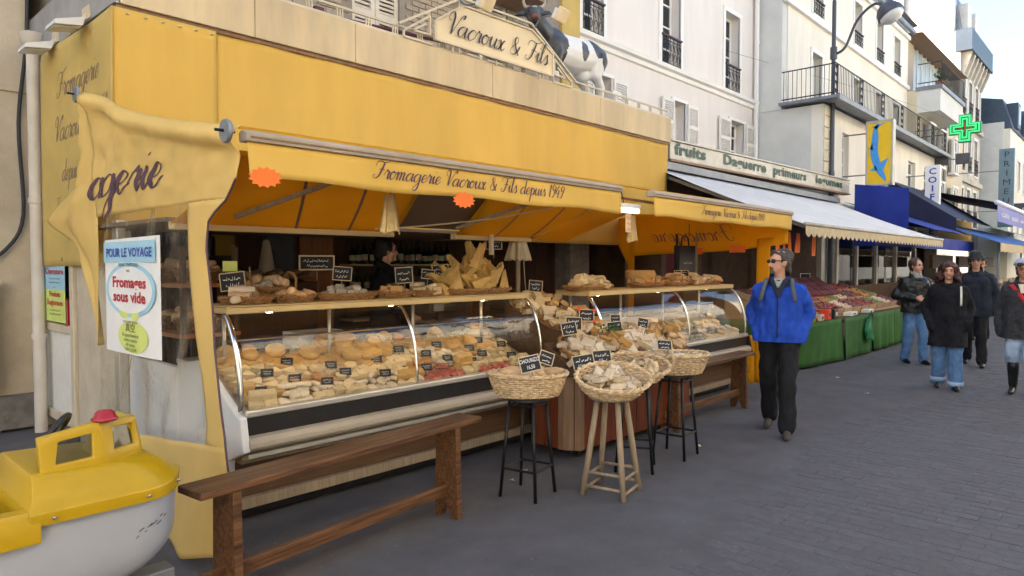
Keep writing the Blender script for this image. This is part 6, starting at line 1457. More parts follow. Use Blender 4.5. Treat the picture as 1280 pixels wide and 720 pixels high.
# ---------------------------------------------------------------- boat ride for children
bo=T('toy_boat_ride','yellow and white fibreglass toy boat ride in front of the curtain','kiddie ride',(.75,3.2,.3))
BC=3.20; BX=len(bpy.data.objects)
def hull_half(x):   # half width in plan
    if x>.95: return .30*math.sqrt(max(0,1-((x-.95)/.21)**2))+.001
    return .30-.03*max(0,(.3-x))
NX=[-.35,-.15,.05,.2,.35,.5,.62,.74,.84,.92,.98,1.04,1.09,1.125,1.148,1.158]
def keel(x): return .31+.0*(x)+(.07*sm(max(0,min(1,(x-.75)/.4))))+.04*sm(max(0,min(1,(.2-x)/.5)))
m=MB(); K=14
def hp(i,j):
    x=NX[i]; w_=hull_half(x); t=j/K  # t 0..1 port rim -> keel -> starboard rim
    a=pi*t; prof=abs(math.cos(a))**.55*(1 if math.cos(a)>=0 else -1)
    zz=.695-(.695-keel(x))*math.sin(a)**.5
    w2=w_*(1-.10*math.sin(a)); zz+=.015*math.sin(x*6)*math.sin(a)
    return (x-.05*sm(max(0,(x-.9)/.26))*math.sin(a)**2,BC-w2*prof,zz)
vs_=[hp(i,j) for i in range(len(NX)) for j in range(K+1)]
m.add(vs_,[(i*(K+1)+j,i*(K+1)+j+1,(i+1)*(K+1)+j+1,(i+1)*(K+1)+j) for i in range(len(NX)-1) for j in range(K)])
m.build('hull','boat_white',bo,smooth=True,weld=True)
# yellow deck moulding: rings lofted from the rim up to the cabin
def ring(off,z,x0,x1,inset,zf=None):
    xs=[x0+(x1-x0)*k/14 for k in range(15)]; near=[];far=[]
    for x in xs:
        w_=max(.004,hull_half(min(x+off,1.155))+.012-inset); near.append((x,BC-w_,zf(x) if zf else z)); far.append((x,BC+w_,zf(x) if zf else z))
    return near+far[::-1]
def loft(rings,close=True):
    m=MB(); n=len(rings[0])
    for r in rings: m.v+=[tuple(p) for p in r]
    for k in range(len(rings)-1):
        for i in range(n): m.f.append((k*n+i,k*n+(i+1)%n,(k+1)*n+(i+1)%n,(k+1)*n+i))
    if close: m.f.append(tuple(range((len(rings)-1)*n,len(rings)*n)))
    m.m=[0]*len(m.f); return m
cab0=.585
R0=ring(0,.688,cab0-.02,1.168,-.018); R1=ring(0,.745,cab0-.02,1.172,-.022); R1b=ring(0,.757,cab0-.015,1.160,-.008)
R2=ring(.02,.785,cab0,1.12,.02,lambda x:.800-.02*(x-.6)); R3=ring(.05,.86,cab0+.005,1.06,.05,lambda x:.868-.05*(x-.6)); R4=ring(.08,.885,cab0+.01,1.0,.085,lambda x:.893-.05*(x-.6))
m=loft([R0,R1,R1b,R2,R3,R4]); m.build('deck','boat_yellow',bo,bevel=.006,auto=48)
# cabin with window openings: near side panel, front corner panel
def panel(p0,p1,zb,zt,lean,win,name):
    """a leaning wall panel with a framed opening; p0,p1 base corners in plan"""
    p0,p1=Vector((*p0,0)),Vector((*p1,0)); d=(p1-p0); nrm=Vector((d.y,-d.x,0)).normalized()
    def P_(u,v,dep=0): return tuple(p0+d*u+Vector((0,0,lerp(zb(u),zt(u),v)))-nrm*(lean*v+dep))
    us=[0,win[0],win[1],1]; vv=[0,win[2],win[3],1]; m=MB(); sk=win[4] if len(win)>4 else 0
    def g_(i,j,dep): 
        u=us[i]; v=vv[j]
        if i in (1,2) and j in(1,2): u+=sk*(1 if j==2 else -1)*(1 if i==1 else .3)*.1
        return P_(u,v,dep)
    v=[g_(i,j,dp) for dp in (0,.03) for j in range(4) for i in range(4)]
    f=[]
    for j in range(3):
        for i in range(3):
            if i==1 and j==1: continue
            f.append((j*4+i,j*4+i+1,(j+1)*4+i+1,(j+1)*4+i)); f.append((16+j*4+i,16+(j+1)*4+i,16+(j+1)*4+i+1,16+j*4+i+1))
    q=[5,6,10,9]
    for k in range(4): f.append((q[k],q[(k+1)%4],q[(k+1)%4]+16,q[k]+16))
    o=[0,1,2,3,7,11,15,14,13,12,8,4]
    for k in range(12): f.append((o[k],o[k]+16,o[(k+1)%12]+16,o[(k+1)%12]))
    m.add(v,f); return m,[g_(i,j,.016) for i,j in ((1,1),(2,1),(2,2),(1,2))]
zb=lambda u:.86; W1=((.592,BC-.235),(.815,BC-.225)); W2=((.815,BC-.225),(.985,BC-.12))
for (a,b),zt,win in ((W1,lambda u:lerp(1.045,1.085,u),(.26,.80,.28,.78,.35)),(W2,lambda u:lerp(1.085,1.065,u),(.30,.86,.32,.80,.3))):
    m,wq=panel(a,b,zb,zt,.04,win,'cabin'); m.build('cabin_side','boat_yellow',bo,bevel=.007,auto=40)
    g_=MB(); g_.add(wq,[(0,1,2,3)]); g_.build('cabin_pane','window_glass',bo)
m=MB(); top_=[(.60,BC-.20,.985),(.80,BC-.19,1.018),(.955,BC-.095,1.0),(.97,BC,.998),(.955,BC+.095,1.0),(.80,BC+.19,1.018),(.60,BC+.20,.985)]
n=len(top_); m.add(top_+[(p[0],p[1],p[2]-.03) for p in top_],[tuple(range(n)),tuple(range(2*n-1,n-1,-1))]+[(i,i+n,(i+1)%n+n,(i+1)%n) for i in range(n)]); 
# roof is an open frame: rear hatch cut by keeping only the front half
MB().box(.60,.96,BC-.10,BC+.14,.862,.875).build('cockpit_floor','boat_yellow',bo)
MB().prism([(.80,.86),(.985,.86),(.965,1.05),(.90,1.06)],BC-.10,BC+.10,'y').build('cabin_front','boat_yellow',bo,bevel=.01)
MB().lathe([(.046,0),(.050,.010),(.041,.018),(.035,.040),(.025,.050),(0,.053)],(.825,BC-.165,1.078),20).build('beacon','red_plastic',bo,smooth=True)
m=MB(); 
wm=Matrix.Translation((.70,BC+.02,1.01))@Matrix.Rotation(R(-30),4,'Z')@Matrix.Rotation(R(-62),4,'Y'); m.M=wm; m.tube([(.09*math.cos(2*pi*k/28),.09*math.sin(2*pi*k/28),0) for k in range(28)],.013,8,closed=True); m; m.build('steering_wheel','black_plastic',bo,smooth=True)
# cockpit coaming behind the cabin
R0=ring(0,.63,-.38,.60,-.02); R1=ring(0,.75,-.38,.60,-.022,lambda x:.70+.075*sm(max(0,min(1,(.5-x)/.5)))); R2=ring(0,.8,-.38,.595,.0,lambda x:.755+.065*sm(max(0,min(1,(.5-x)/.5)))); R3=ring(0,.8,-.36,.58,.06,lambda x:.755+.06*sm(max(0,min(1,(.5-x)/.5)))); R4=ring(0,.6,-.34,.57,.09)
loft([R0,R1,R2,R3,R4],False).build('coaming','boat_yellow',bo,auto=28)
MB().box(-.3,.52,BC-.19,BC+.19,.55,.60).build('seat','zinc',bo,bevel=.012)
for x in (.64,.96,1.12): m=MB(); m.M=Matrix.Translation((x,BC-hull_half(x)-.036,.716))@Matrix.Rotation(R(90),4,'X'); m.lathe([(0,0),(.009,0),(.008,.004),(0,.006)],n=10); m.build('bolt','chrome',bo)
m=MB(); r_=random.Random(4)
for k in range(9):
    i=.93+k*.014+r_.uniform(-.004,.004); z=.555+.05*(k/9)+r_.uniform(-.012,.012); w_=hull_half(i)*(.985)+.001
    m.cbox((i,BC-w_-.0015,z),(.022*r_.random()+.006,.002,.0015+.002*r_.random()),(0,r_.uniform(-.45,-.2),.25+.9*max(0,(i-.95)/.2)))
m.build('scuff_marks','scuff',bo)
MB().box(.10,1.15,BC-.22,BC-.10,.02,.08).box(.10,1.15,BC+.10,BC+.22,.02,.08).build('skid','wood_pale',bo,bevel=.006)
MB().box(.35,.75,BC-.14,BC+.14,.081,.34).build('pedestal','zinc',bo,bevel=.02)
MB().box(.95,1.16,BC-.06,BC+.05,.23,.28).box(1.08,1.14,BC-.02,BC+.02,.1,.23).build('front_bracket','zinc',bo,bevel=.006)

for o in bo.children:
    if o.name.split('.')[0] in ('beacon','steering_wheel','cabin_side','cabin_pane','cabin_roof','cabin_front'): o.location.x+=.035
bo.location.x+=.05
for o in bo.children:
    for v_ in o.data.vertices:
        if v_.co.z>.69: v_.co.z=.69+(v_.co.z-.69)*.80
# ---------------------------------------------------------------- fruit stall with green skirts
st=T('fruit_stall','long market stall with green cloth skirts and sloping fruit display','stall',(13.5,4.3,0))
def skirt(x,z,y0): t=1-z/.72; return (x,y0+.03*math.sin(x*6.5)*t+.02*math.sin(x*17)*t,z)
def near_end(u,v): y=lerp(3.75,5.2,u); z=lerp(.03,.72,v); t=1-v; return (10.62-.10*t*(1-u)-.02*math.sin(y*8)*t,y+.18*t*(1-u),z)
MB().grid(near_end,20,8,th=.004).build('skirt','green_cloth',st,smooth=True)
SEC=[(10.62,12.2,3.74,0),(12.2,13.72,3.70,1),(13.75,15.2,3.68,2),(15.2,16.6,3.68,3)]
for a,b,y0,k in SEC:
    amp=.02 if k<2 else .035
    MB().grid(lambda u,v:(lambda x,z,t:(x-(.10*t*(1-u) if k==0 else 0),y0+(.18*t*(1-u)**2 if k==0 else 0)+amp*math.sin(x*(5 if k<2 else 14)+k)*t+.008*math.sin(x*21)*t-.015*t,z))(lerp(a,b-.01,u),lerp(.03,.72,v),1-v),40,8,th=.004).build('skirt','green_cloth',st,smooth=True)
MB().box(10.66,16.6,3.76,5.2,.64,.71).build('table_top','wood_brown',st)
for x in (10.9,13.5,16.3):
    for y in (3.95,5.0): MB().box(x,x+.06,y,y+.06,0,.64).build('leg','wood_brown',st)
MB().prism([(3.9,.712),(5.2,.712),(5.2,1.12)],10.9,16.6,'x').build('display_slope','crate_wood',st)
def slope(y): return .716+max(0,(y-3.9))/1.3*.408
# crates of fruit on the slope
fr=MB().ell((0,0,.03),(.034,.034,.032),8); t_=fr.build('fruit','fruit_red',smooth=True); fme={}
for mn in ('fruit_red','fruit_purple','fruit_orange','fruit_green','fruit_pale'):
    d_=t_.data.copy(); d_.materials.clear(); d_.materials.append(MT(mn)); fme[mn]=d_
bpy.data.objects.remove(t_)
def crate_of(x,y,w_,d_,mn,label,r_,cat='crate'):
    t_=T('fruit_crate',label,'crate',(x,y,slope(y)+.005),world=False,group='fruit crates on the stall'); t_.rotation_euler=(R(17.4),0,0)
    m=MB(); m.box(-w_/2,w_/2,-d_/2,d_/2,0,.012).box(-w_/2,w_/2,-d_/2,-d_/2+.012,.012,.10).box(-w_/2,w_/2,d_/2-.012,d_/2,.012,.10).box(-w_/2,-w_/2+.012,-d_/2+.012,d_/2-.012,.012,.10).box(w_/2-.012,w_/2,-d_/2+.012,d_/2-.012,.012,.10); m.build('box','crate_wood',t_)
    q=MB()
    nx=int(w_/.07); ny=int(d_/.07)
    for i in range(nx):
        for j in range(ny): q.ell((-w_/2+.04+i*(w_-.08)/max(1,nx-1),-d_/2+.04+j*(d_-.08)/max(1,ny-1),.085+r_.uniform(-.01,.02)),(.038,.038,.034),7)
    o=q.build('fruit',mn,t_,smooth=True); o['kind']='stuff'
r_=random.Random(12); mns=['fruit_purple','fruit_red','fruit_green','fruit_red','fruit_purple','fruit_pale','fruit_red','fruit_orange']
nm_={'fruit_purple':'dark purple','fruit_red':'red','fruit_green':'green','fruit_pale':'pale','fruit_orange':'orange'}
rown=['front','second','third']
for j,y in enumerate((4.12,4.52,4.92)):
    for i in range(11):
        x=11.2+i*.5; mn=mns[(i*3+j*2+i//4)%8]
        crate_of(x,y,.44,.34,mn,f'wooden crate of {nm_[mn]} fruit in the {rown[j]} tier, number {i+1} along the green stall',r_)
# raised bank of punnets
for i in range(4): 
    t_=T('punnet_tray',f'tray of dark punnets tilted on the raised bank, number {i+1} along the stall','tray',(12.6+i*.55,4.75,1.13),world=False,group='punnet trays'); t_.rotation_euler=(R(32),0,0)
    MB().box(-.26,.26,-.3,.3,0,.03).build('tray','crate_wood',t_)
    for a in range(4):
        for b in range(4): MB().cbox((-.19+a*.127,-.22+b*.147,.06),(.11,.13,.06)).build('punnet','fruit_purple',t_)
cutm=T('cut_melon','half cut watermelon slice on the near corner of the stall','melon',(11.15,3.92,.73)); m=MB(); m.M=Matrix.Translation((11.25,3.95,.74))@Matrix.Rotation(R(35),4,'Z')@Matrix.Rotation(R(55),4,'X'); m.ell((0,0,0),(.22,.13,.1),16,cut=-1); m.build('rind','fruit_green',cutm,smooth=True); m2=MB(); m2.M=m.M; m2.lathe([(0,.06),(.8,.06),(.86,.075),(0,.085)],n=20,sx=.23,sy=.14); m2.build('flesh','melon_pink',cutm)
for i,(x,y,c_,l,sz) in enumerate(((11.75,3.86,'red_card','red carton with dark dot on the stall front edge',(.2,.14,.16)),(12.1,3.86,'black_plastic','black price carton beside the red carton',(.26,.12,.15)),(11.4,3.85,'fruit_pale','pale wrapped parcel on the near stall edge',(.26,.12,.1)),(13.0,3.85,'paper_white','white polystyrene tray on the stall edge',(.5,.14,.06)),(14.0,3.85,'paper_white','second white polystyrene tray along the stall edge',(.4,.14,.06)))):
    t_=T('carton',l,'carton',(x,y,.715)); MB().cbox((x,y,.716+sz[2]/2),sz,(0,0,.1)).build('box',c_,t_,bevel=.008); MB().cbox((x,y-sz[1]/2-.006,.716+sz[2]/2),(sz[0]*.4,.004,sz[2]*.4),(0,0,.1)).build('label','black_plastic' if c_!='black_plastic' else 'paper_white',t_)
gbag=T('green_plastic_bag','bright green plastic bag hanging on the stall skirt','bag',(13.35,3.6,.28))
m=MB(); m.grid(lambda u,v:(13.33+(u-.5)*(.10+.32*sm(min(1,v*1.4)))+.02*math.sin(v*9),3.64-.05*math.sin(pi*u)*(.4+v)+.018*math.sin(u*13+v*5),lerp(.70,.27,v)+.03*math.sin(u*7)*v),18,12,th=.003); m.build('bag','bag_green',gbag,smooth=True)
MB().tube(catmull([(13.28,3.63,.68),(13.31,3.61,.76),(13.36,3.61,.75),(13.38,3.63,.68)]),.012,6).build('handle','bag_green',gbag)
# dark display window and lit goods behind the stall
ptag('pale card standing on a stick behind the fruit',14.3,5.1,1.14,.22,.28,R(-30),0,0,frame='paper_white',seed=99)
# ---------------------------------------------------------------- people
def cut_below(o,z,above=False):
    bm=bmesh.new(); bm.from_mesh(o.data); bmesh.ops.bisect_plane(bm,geom=bm.verts[:]+bm.edges[:]+bm.faces[:],plane_co=(0,0,z),plane_no=(0,0,1 if not above else -1),clear_inner=True); bm.to_mesh(o.data); bm.free()
def hand_mb(m,wrist,dirv,side,palm_n,curl=.5):
    """palm and five fingers; dirv along the hand, palm_n palm normal, side vector towards the thumb"""
    d=Vector(dirv).normalized(); t=Vector(side).normalized(); n_=Vector(palm_n).normalized(); w_=Vector(wrist)
    m.caps_(w_,.027,w_+d*.05+t*.012,.022,8); m.caps_(w_+d*.02,.026,w_+d*.075-t*.012,.02,8); m.caps_(w_+d*.075+t*.022,.017,w_+d*.075-t*.028,.016,8)
    for k,(o_,L) in enumerate(((.027,.070),(.009,.080),(-.009,.075),(-.027,.058))):
        b=w_+d*.085+t*o_; c=b+(d*math.cos(curl*.6)+n_*math.sin(curl*.6))*L*.5; e=c+(d*math.cos(curl*1.8)+n_*math.sin(curl*1.8))*L*.5
        m.caps_(b,.0095,c,.0088,6); m.caps_(c,.0088,e,.0075,6)
    b=w_+d*.025+t*.028; c=b+(d*.7+t*.7)*.038; e=c+(d*.95+n_*.3)*.03; m.caps_(b,.012,c,.0105,6); m.caps_(c,.0105,e,.0085,6)
def person(label,pos,face,H,spec):
    s=H/1.75; t_=T('person',label,'person',(pos[0],pos[1],0),face,world=False); V=lambda x,y,z:(x*s,y*s,z*s)
    lf,rf=spec.get('feet',(.0,.0)); yw=Matrix.Rotation(spec.get('head',0),4,'Z'); fat=spec.get('fat',1.0); lift=spec.get('lift',0)
    HC=Vector((spec.get('lean',0),0,0))
    def Hd(x,y,z): p=yw@Vector((x,y,0)); return (( p.x+.015+HC.x)*s,(p.y)*s,z*s)
    legs=[]
    for sd,fx in ((1,lf),(-1,rf)):
        hip=V(0,sd*.09,.92); kn=V(fx*.5+.03,sd*.095,.50+(.02 if fx<0 else 0)); an=V(fx,sd*.095,.095+(.03 if fx<-.1 else 0)); legs.append((hip,kn,an,sd,fx))
    arms=[]
    for sd,key in ((1,'larm'),(-1,'rarm')):
        el,ha=spec.get(key,((-.03,.27,1.13),(.04,.26,.88)) ); arms.append((V(0,sd*.160,1.375),V(el[0],sd*el[1],el[2]),V(ha[0],sd*ha[1],ha[2]),sd,spec.get(key+'_hand','open')))
    b=MB()
    b.caps_(V(0,-.06,1.0),.10*s,V(0,.06,1.0),.10*s); b.caps_(V(0,0,1.0),.11*s,V(0,0,1.3),.12*s); b.caps_(V(0,-.07,1.33),.08*s,V(0,.07,1.33),.08*s); b.caps_(V(0,-.12,1.375),.045*s,V(0,.12,1.375),.045*s)
    b.caps_(V(-.005,0,1.44),.055*s,V(.012+HC.x,0,1.56),.05*s)
    for hip,kn,an,sd,fx in legs: b.caps_(hip,.08*s,kn,.052*s); b.caps_(kn,.05*s,an,.036*s); b.caps_((an[0],an[1],an[2]-.03*s),.030*s,V(fx+.09,sd*.10,.045),.018*s)
    for sh,el,ha,sd,hk in arms:
        b.caps_((sh[0],sh[1]*.93,sh[2]-.03*s),.038*s,el,.034*s); b.caps_(el,.036*s,ha,.025*s)
        d=(Vector(ha)-Vector(el)).normalized()
        if hk!='hidden': hand_mb(b,ha,d,(.8,-.3*sd,.2) if hk=='open' else (0,-sd*.3,1),(0,-sd,0) if hk=='open' else (.2,-sd,-.2),.5 if hk=='open' else 1.1)
    hw=spec.get('headw',1)
    for c,r in (((-.012,0,1.655),(.098,.076*hw,.094)),((.03,0,1.605),(.066,.060*hw,.08)),((.052,0,1.548),(.036,.036,.026)),((.045,0,1.665),(.058,.056,.04)),((.0,0,1.57),(.055,.052,.05))):
        p=Hd(*c); m=MB(); m.M=Matrix.Translation(p)@yw; m.ell((0,0,0),tuple(q*s for q in r),16); b.v,o_=b.v,len(b.v); b.f+=[tuple(i+o_ for i in f) for f in m.f]; b.m+=m.m; b.v=b.v+m.v
    b.caps_(Hd(.086,0,1.645),.012*s,Hd(.112,0,1.606),.0155*s,8); b.caps_(Hd(.098,-.018,1.602),.010*s,Hd(.098,.018,1.602),.010*s,8)
    b.caps_(Hd(.082,-.022,1.572),.009*s,Hd(.082,.022,1.572),.009*s,8)
    for sd in (1,-1): b.caps_(Hd(-.005,sd*.079*hw,1.635),.016*s,Hd(-.002,sd*.077*hw,1.60),.011*s,8); b.caps_(Hd(.07,sd*.035,1.66),.012*s,Hd(.082,sd*.018,1.662),.010*s,6)
    skinned('body',b,'skin',t_,.0095,3)
    for sd in (1,-1):
        MB().ell(Hd(.083,sd*.031,1.642),(.011*s,.013*s,.007*s),8).build('eye','lens_dark',t_,smooth=True)
        MB().caps_(Hd(.086,sd*.046,1.661),.005*s,Hd(.094,sd*.018,1.664),.006*s,6).build('eyebrow',spec['hair'],t_,smooth=True)
    MB().caps_(Hd(.088,-.020,1.571),.006*s,Hd(.088,.020,1.571),.006*s,6).build('lips','lip',t_,smooth=True)
    # trousers
    m=MB(); tw=spec.get('leg',1.0)
    for hip,kn,an,sd,fx in legs: m.caps_(V(0,sd*.075,1.0),.11*s,hip,.105*s); m.caps_(hip,.10*s*tw,kn,.078*s*tw); m.caps_(kn,.078*s*tw,(an[0]-.012*s,an[1],an[2]-.01+spec.get('cuff',0)),.070*s*tw)
    m.caps_(V(0,-.06,.98),.115*s*fat,V(0,.06,.98),.115*s*fat)
    o=skinned('trousers',m,spec['trousers'],t_,.013,3,disp=.017)
    # shoes
    for hip,kn,an,sd,fx in legs:
        m=MB(); up=an[2]-.095*s
        m.caps_((an[0]-.03*s,an[1],.042*s+up),.040*s,(an[0]+.10*s,an[1]+sd*.012*s,.036*s+up*.5),.040*s); m.caps_((an[0]+.10*s,an[1]+sd*.012*s,.034*s+up*.5),.040*s,(an[0]+.16*s,an[1]+sd*.015*s,.028*s+up*.4),.030*s); m.caps_((an[0]-.02*s,an[1],.06*s+up),.042*s,(an[0],an[1],.13*s+up),.045*s)
        if spec.get('boots'): m.caps_((an[0],an[1],.12*s+up),.052*s,tuple(Vector(an).lerp(Vector(kn),.68)),.070*s)
        o=skinned('shoe',m,spec['shoes'],t_,.010,3)
        for v in o.data.vertices: v.co.z=max(v.co.z,.002)
    # coat
    c=spec['coat']; hem=c['hem']; k=c.get('bulk',1.0)
    m=MB()
    m.caps_(V(0,-.075*k,1.30),.125*s*k,V(0,.075*k,1.30),.125*s*k,14); m.caps_(V(-.005,-.10,1.365),.078*s*k,V(-.005,.10,1.365),.078*s*k,12); m.caps_(V(-.01,0,1.45),.06*s,V(-.005,.14,1.385),.064*s*k,10); m.caps_(V(-.01,0,1.45),.06*s,V(-.005,-.14,1.385),.064*s*k,10); m.caps_(V(-.01,-.05,1.46),.055*s,V(-.01,.05,1.46),.055*s,10)
    wst=c.get('waist',.98); low=min(hem-.06,.9)
    m.caps_(V(.0,-.07*k,1.3),.125*s*k,V(.005,-.065*k,1.05),.125*s*k*wst,12); m.caps_(V(.0,.07*k,1.3),.125*s*k,V(.005,.065*k,1.05),.125*s*k*wst,12); m.caps_(V(.01,0,1.25),.13*s*k,V(.02,0,1.02),.135*s*k*wst,12)
    fl=c.get('flare',1.0)
    for yy in (-.075,0,.075): m.caps_(V(.005,yy*k,1.05),.125*s*k*wst,V(.0,yy*k*1.1*fl,low),.128*s*k*fl,12)
    if hem<.7:
        for hip,kn,an,sd,fx in legs: m.caps_(V(0,sd*.07,1.0),.12*s*k,V(fx*.42+.03,sd*.085,low),.135*s*k*fl,12)
    for sh,el,ha,sd,hk in arms:
        ar=c.get('arm',1.0); h2=tuple(Vector(ha)*.92+Vector(el)*.08); m.caps_(sh,.074*s*ar,el,.062*s*ar,10); m.caps_(el,.062*s*ar,h2,.046*s*ar,10)
        if hk=='hidden': m.caps_(ha,.052*s,(ha[0]*1.0,ha[1]*.93,ha[2]-.07*s),.058*s,10)
    o=skinned('coat',m,c['mat'],t_,.013,4,disp=c.get('fold',.014)); cut_below(o,hem*s)
    # collar ring
    if c.get('collar'):
        q=MB(); R_=.066*s; q.grid(lambda u,v:(lambda a:((R_+.022*s*v+.01*s)*math.cos(a)+.0,(R_+.022*s*v+.012*s)*math.sin(a)*1.02,(1.445+.07*(1-abs(2*v-1))*(1 if v<.5 else .55)+(.025 if v<.5 else .0))*s-.05*s*math.cos(a)))(c.get('open',.0)+u*(2*pi-2*c.get('open',.0))),28,6,th=.006); q.build('collar',c['collar'],t_,smooth=True)
    return t_,s,V,Hd,yw
def headshell(t_,s,Hd,parts,matn,name='hair',vox=.008,disp=.026,it=2):
    m=MB()
    for a,ra,b_,rb in parts: m.caps_(Hd(*a),ra*s,Hd(*b_),rb*s,10)
    return skinned(name,m,matn,t_,vox,it,disp=disp)
SHORT=[((-.04,0,1.685),.080,(-.01,0,1.697),.070),((-.055,0,1.64),.075,(-.06,0,1.59),.06),((-.02,.045,1.68),.052,(-.035,.058,1.60),.034),((-.02,-.045,1.68),.052,(-.035,-.058,1.60),.034),((.012,.035,1.722),.032,(.025,-.03,1.724),.030),((.01,.055,1.69),.034,(.02,.065,1.64),.02),((.01,-.055,1.69),.034,(.02,-.065,1.64),.02)]
# man in the blue jacket, walking towards the camera and looking across at the stall
toC=lambda x,y:math.atan2(-y,-x)
A,s,V,Hd,yw=person('grey-haired man in blue zipped jacket and sunglasses walking past the stools',(6.62,2.60),R(196),1.75,dict(feet=(.20,-.20),head=R(-48),hair='hair_grey',fat=1.05,
 larm=((-.10,.255,1.14),(.05,.20,.97)),rarm=((-.10,.255,1.14),(.05,.20,.97)),larm_hand='hidden',rarm_hand='hidden',trousers='trouser_black',leg=1.08,shoes='shoe_tan',coat=dict(mat='jacket_blue',hem=.88,bulk=1.08,arm=1.12,waist=1.02,collar='fleece_navy',open=.55,fold=.024)))
headshell(A,s,Hd,SHORT+[((.035,.045,1.715),.020,(.01,.074,1.66),.020),((.035,-.045,1.715),.020,(.01,-.074,1.66),.020),((.04,-.02,1.738),.020,(.045,.045,1.722),.018),((-.06,.05,1.60),.035,(-.075,.045,1.545),.028),((-.06,-.05,1.60),.035,(-.075,-.045,1.545),.028),((-.01,.078,1.65),.022,(-.01,.08,1.595),.018),((-.01,-.078,1.65),.022,(-.01,-.08,1.595),.018),((-.075,.0,1.62),.05,(-.075,0,1.56),.045),((-.03,.065,1.64),.03,(-.045,.06,1.56),.03),((-.03,-.065,1.64),.03,(-.045,-.06,1.56),.03)],'hair_grey')
headshell(A,s,Hd,[((.078,-.008,1.545),.021,(.078,.008,1.545),.021),((.09,-.026,1.578),.007,(.1,0,1.587),.008),((.09,.026,1.578),.007,(.1,0,1.587),.008)],'strap_grey','beard',.007,.004)
for sd in (1,-1): MB().ell(Hd(.096,sd*.033,1.645),(.010*s,.024*s,.017*s),10).build('sunglass_lens','lens_dark',A,smooth=True); MB().tube([Hd(.09,sd*.058,1.652),Hd(0,sd*.082,1.65)],.004,5).build('sunglass_arm','lens_dark',A)
MB().grid(lambda u,v:V(.118+.048*(1-v)-.02*abs(u-.5),(u-.5)*(.02+.14*v),lerp(1.30,1.47,v)),6,6,th=.006).build('collar_lining','fleece_navy',A,smooth=True)
MB().grid(lambda u,v:V(.108+.04*(1-v),(u-.5)*(.02+.07*v),lerp(1.40,1.485,v)),4,4,th=.004).build('shirt_collar','scarf_grey',A,smooth=True)
MB().tube([V(.150,0,1.33),V(.165,.0,1.3),V(.172,0,1.1),V(.165,0,.92)],.007,5).build('zip','fleece_navy',A)
for sd in (1,-1): MB().grid(lambda u,v:V(*[(lambda a:(.150*math.sin(a)+.008,sd*(.112+.045*v*v)+(u-.5)*.036,1.30+.178*math.cos(a)))(lerp(-.25,1.75,v))][0]),2,16,th=.006).build('backpack_strap','strap_grey',A,smooth=True)
m=MB(); m.ell(V(-.20,0,1.22),(.10*s,.15*s,.22*s),14,nz=.1); m.build('backpack','strap_grey',A,smooth=True)
# woman with dark curly hair
B,s,V,Hd,yw=person('woman with curly auburn hair in long black coat and turned-up jeans',(10.42,1.90),toC(10.42,1.9)+R(4),1.63,dict(feet=(.12,-.10),head=R(-4),hair='hair_auburn',fat=1.2,
 larm=((-.08,.275,1.12),(.08,.22,.93)),rarm=((-.08,.275,1.12),(.08,.22,.93)),larm_hand='hidden',rarm_hand='hidden',trousers='jeans',leg=1.22,shoes='leather_black',coat=dict(mat='coat_black',hem=.60,bulk=1.14,arm=1.1,flare=1.0,collar='coat_black',fold=.015)))
r_=random.Random(6); cp=[]
for k in range(46):
    a=r_.uniform(.55,2*pi-.55); z=r_.uniform(1.50,1.73); q=.105+.03*r_.random()-.05*max(0,(z-1.66)/.08); cp.append(((q*math.cos(a)-.02,q*math.sin(a)*1.05,z),.034,((q+.02)*math.cos(a)-.02,(q+.02)*math.sin(a),z-.03),.028))
headshell(B,s,Hd,cp+[((-.04,0,1.68),.088,(.01,0,1.70),.075),((.045,.045,1.70),.035,(.03,.085,1.62),.03),((.045,-.045,1.70),.035,(.03,-.085,1.62),.03)],'hair_auburn','hair',.010,.022,2)
MB().grid(lambda u,v:V(.10+.085*math.sin(.3+v*1.6),.125+.025*u,1.43-.26*v),3,8,th=.008).build('bag_strap','bag_white',B,smooth=True)
for i in (0,1):
    f=(.12,-.10)[i]; sd=(1,-1)[i]; MB().lathe([(.088,0),(.092,.0),(.092,.055),(.086,.055)],V(f-.01,sd*.095,.06+(.03 if f<-.09 else 0)),20).build('jeans_cuff','jeans_pale',B,smooth=True)
# man in the grey hat
C_,s,V,Hd,yw=person('man in dark grey felt hat and navy coat behind the curly-haired woman',(13.1,2.02),toC(13.1,2.0),1.78,dict(feet=(.18,-.16),hair='hair_grey',fat=1.05,
 larm=((-.06,.27,1.13),(.0,.24,.92)),rarm=((-.06,.27,1.13),(.0,.24,.92)),larm_hand='hidden',rarm_hand='hidden',trousers='trouser_black',shoes='leather_black',coat=dict(mat='coat_navy',hem=.78,bulk=1.12,arm=1.1,collar='coat_navy')))
headshell(C_,s,Hd,SHORT,'hair_grey')
m=MB(); m.M=Matrix.Translation(Hd(-.005,0,1.675))@Matrix.Rotation(R(6),4,'Y'); m.lathe([(.09,.0),(.165,.012),(.168,.018),(.098,.018),(.096,.07),(.088,.115),(.06,.128),(0,.115)],n=28,sx=s,sy=.86*s); m.build('hat','felt_grey',C_,auto=50)
m=MB(); m.M=Matrix.Translation(Hd(-.005,0,1.695))@Matrix.Rotation(R(6),4,'Y'); m.lathe([(.099,.0),(.0985,.03)],n=28,sx=s,sy=.86*s); m.build('hat_band','coat_black',C_,smooth=True)
for sd in (1,-1): MB().tube([Hd(.1,sd*.033+.02*math.cos(a),1.643+.017*math.sin(a)) for a in [2*pi*k/12 for k in range(12)]],.0025,4,closed=True).build('spectacle_rim','lens_dark',C_)
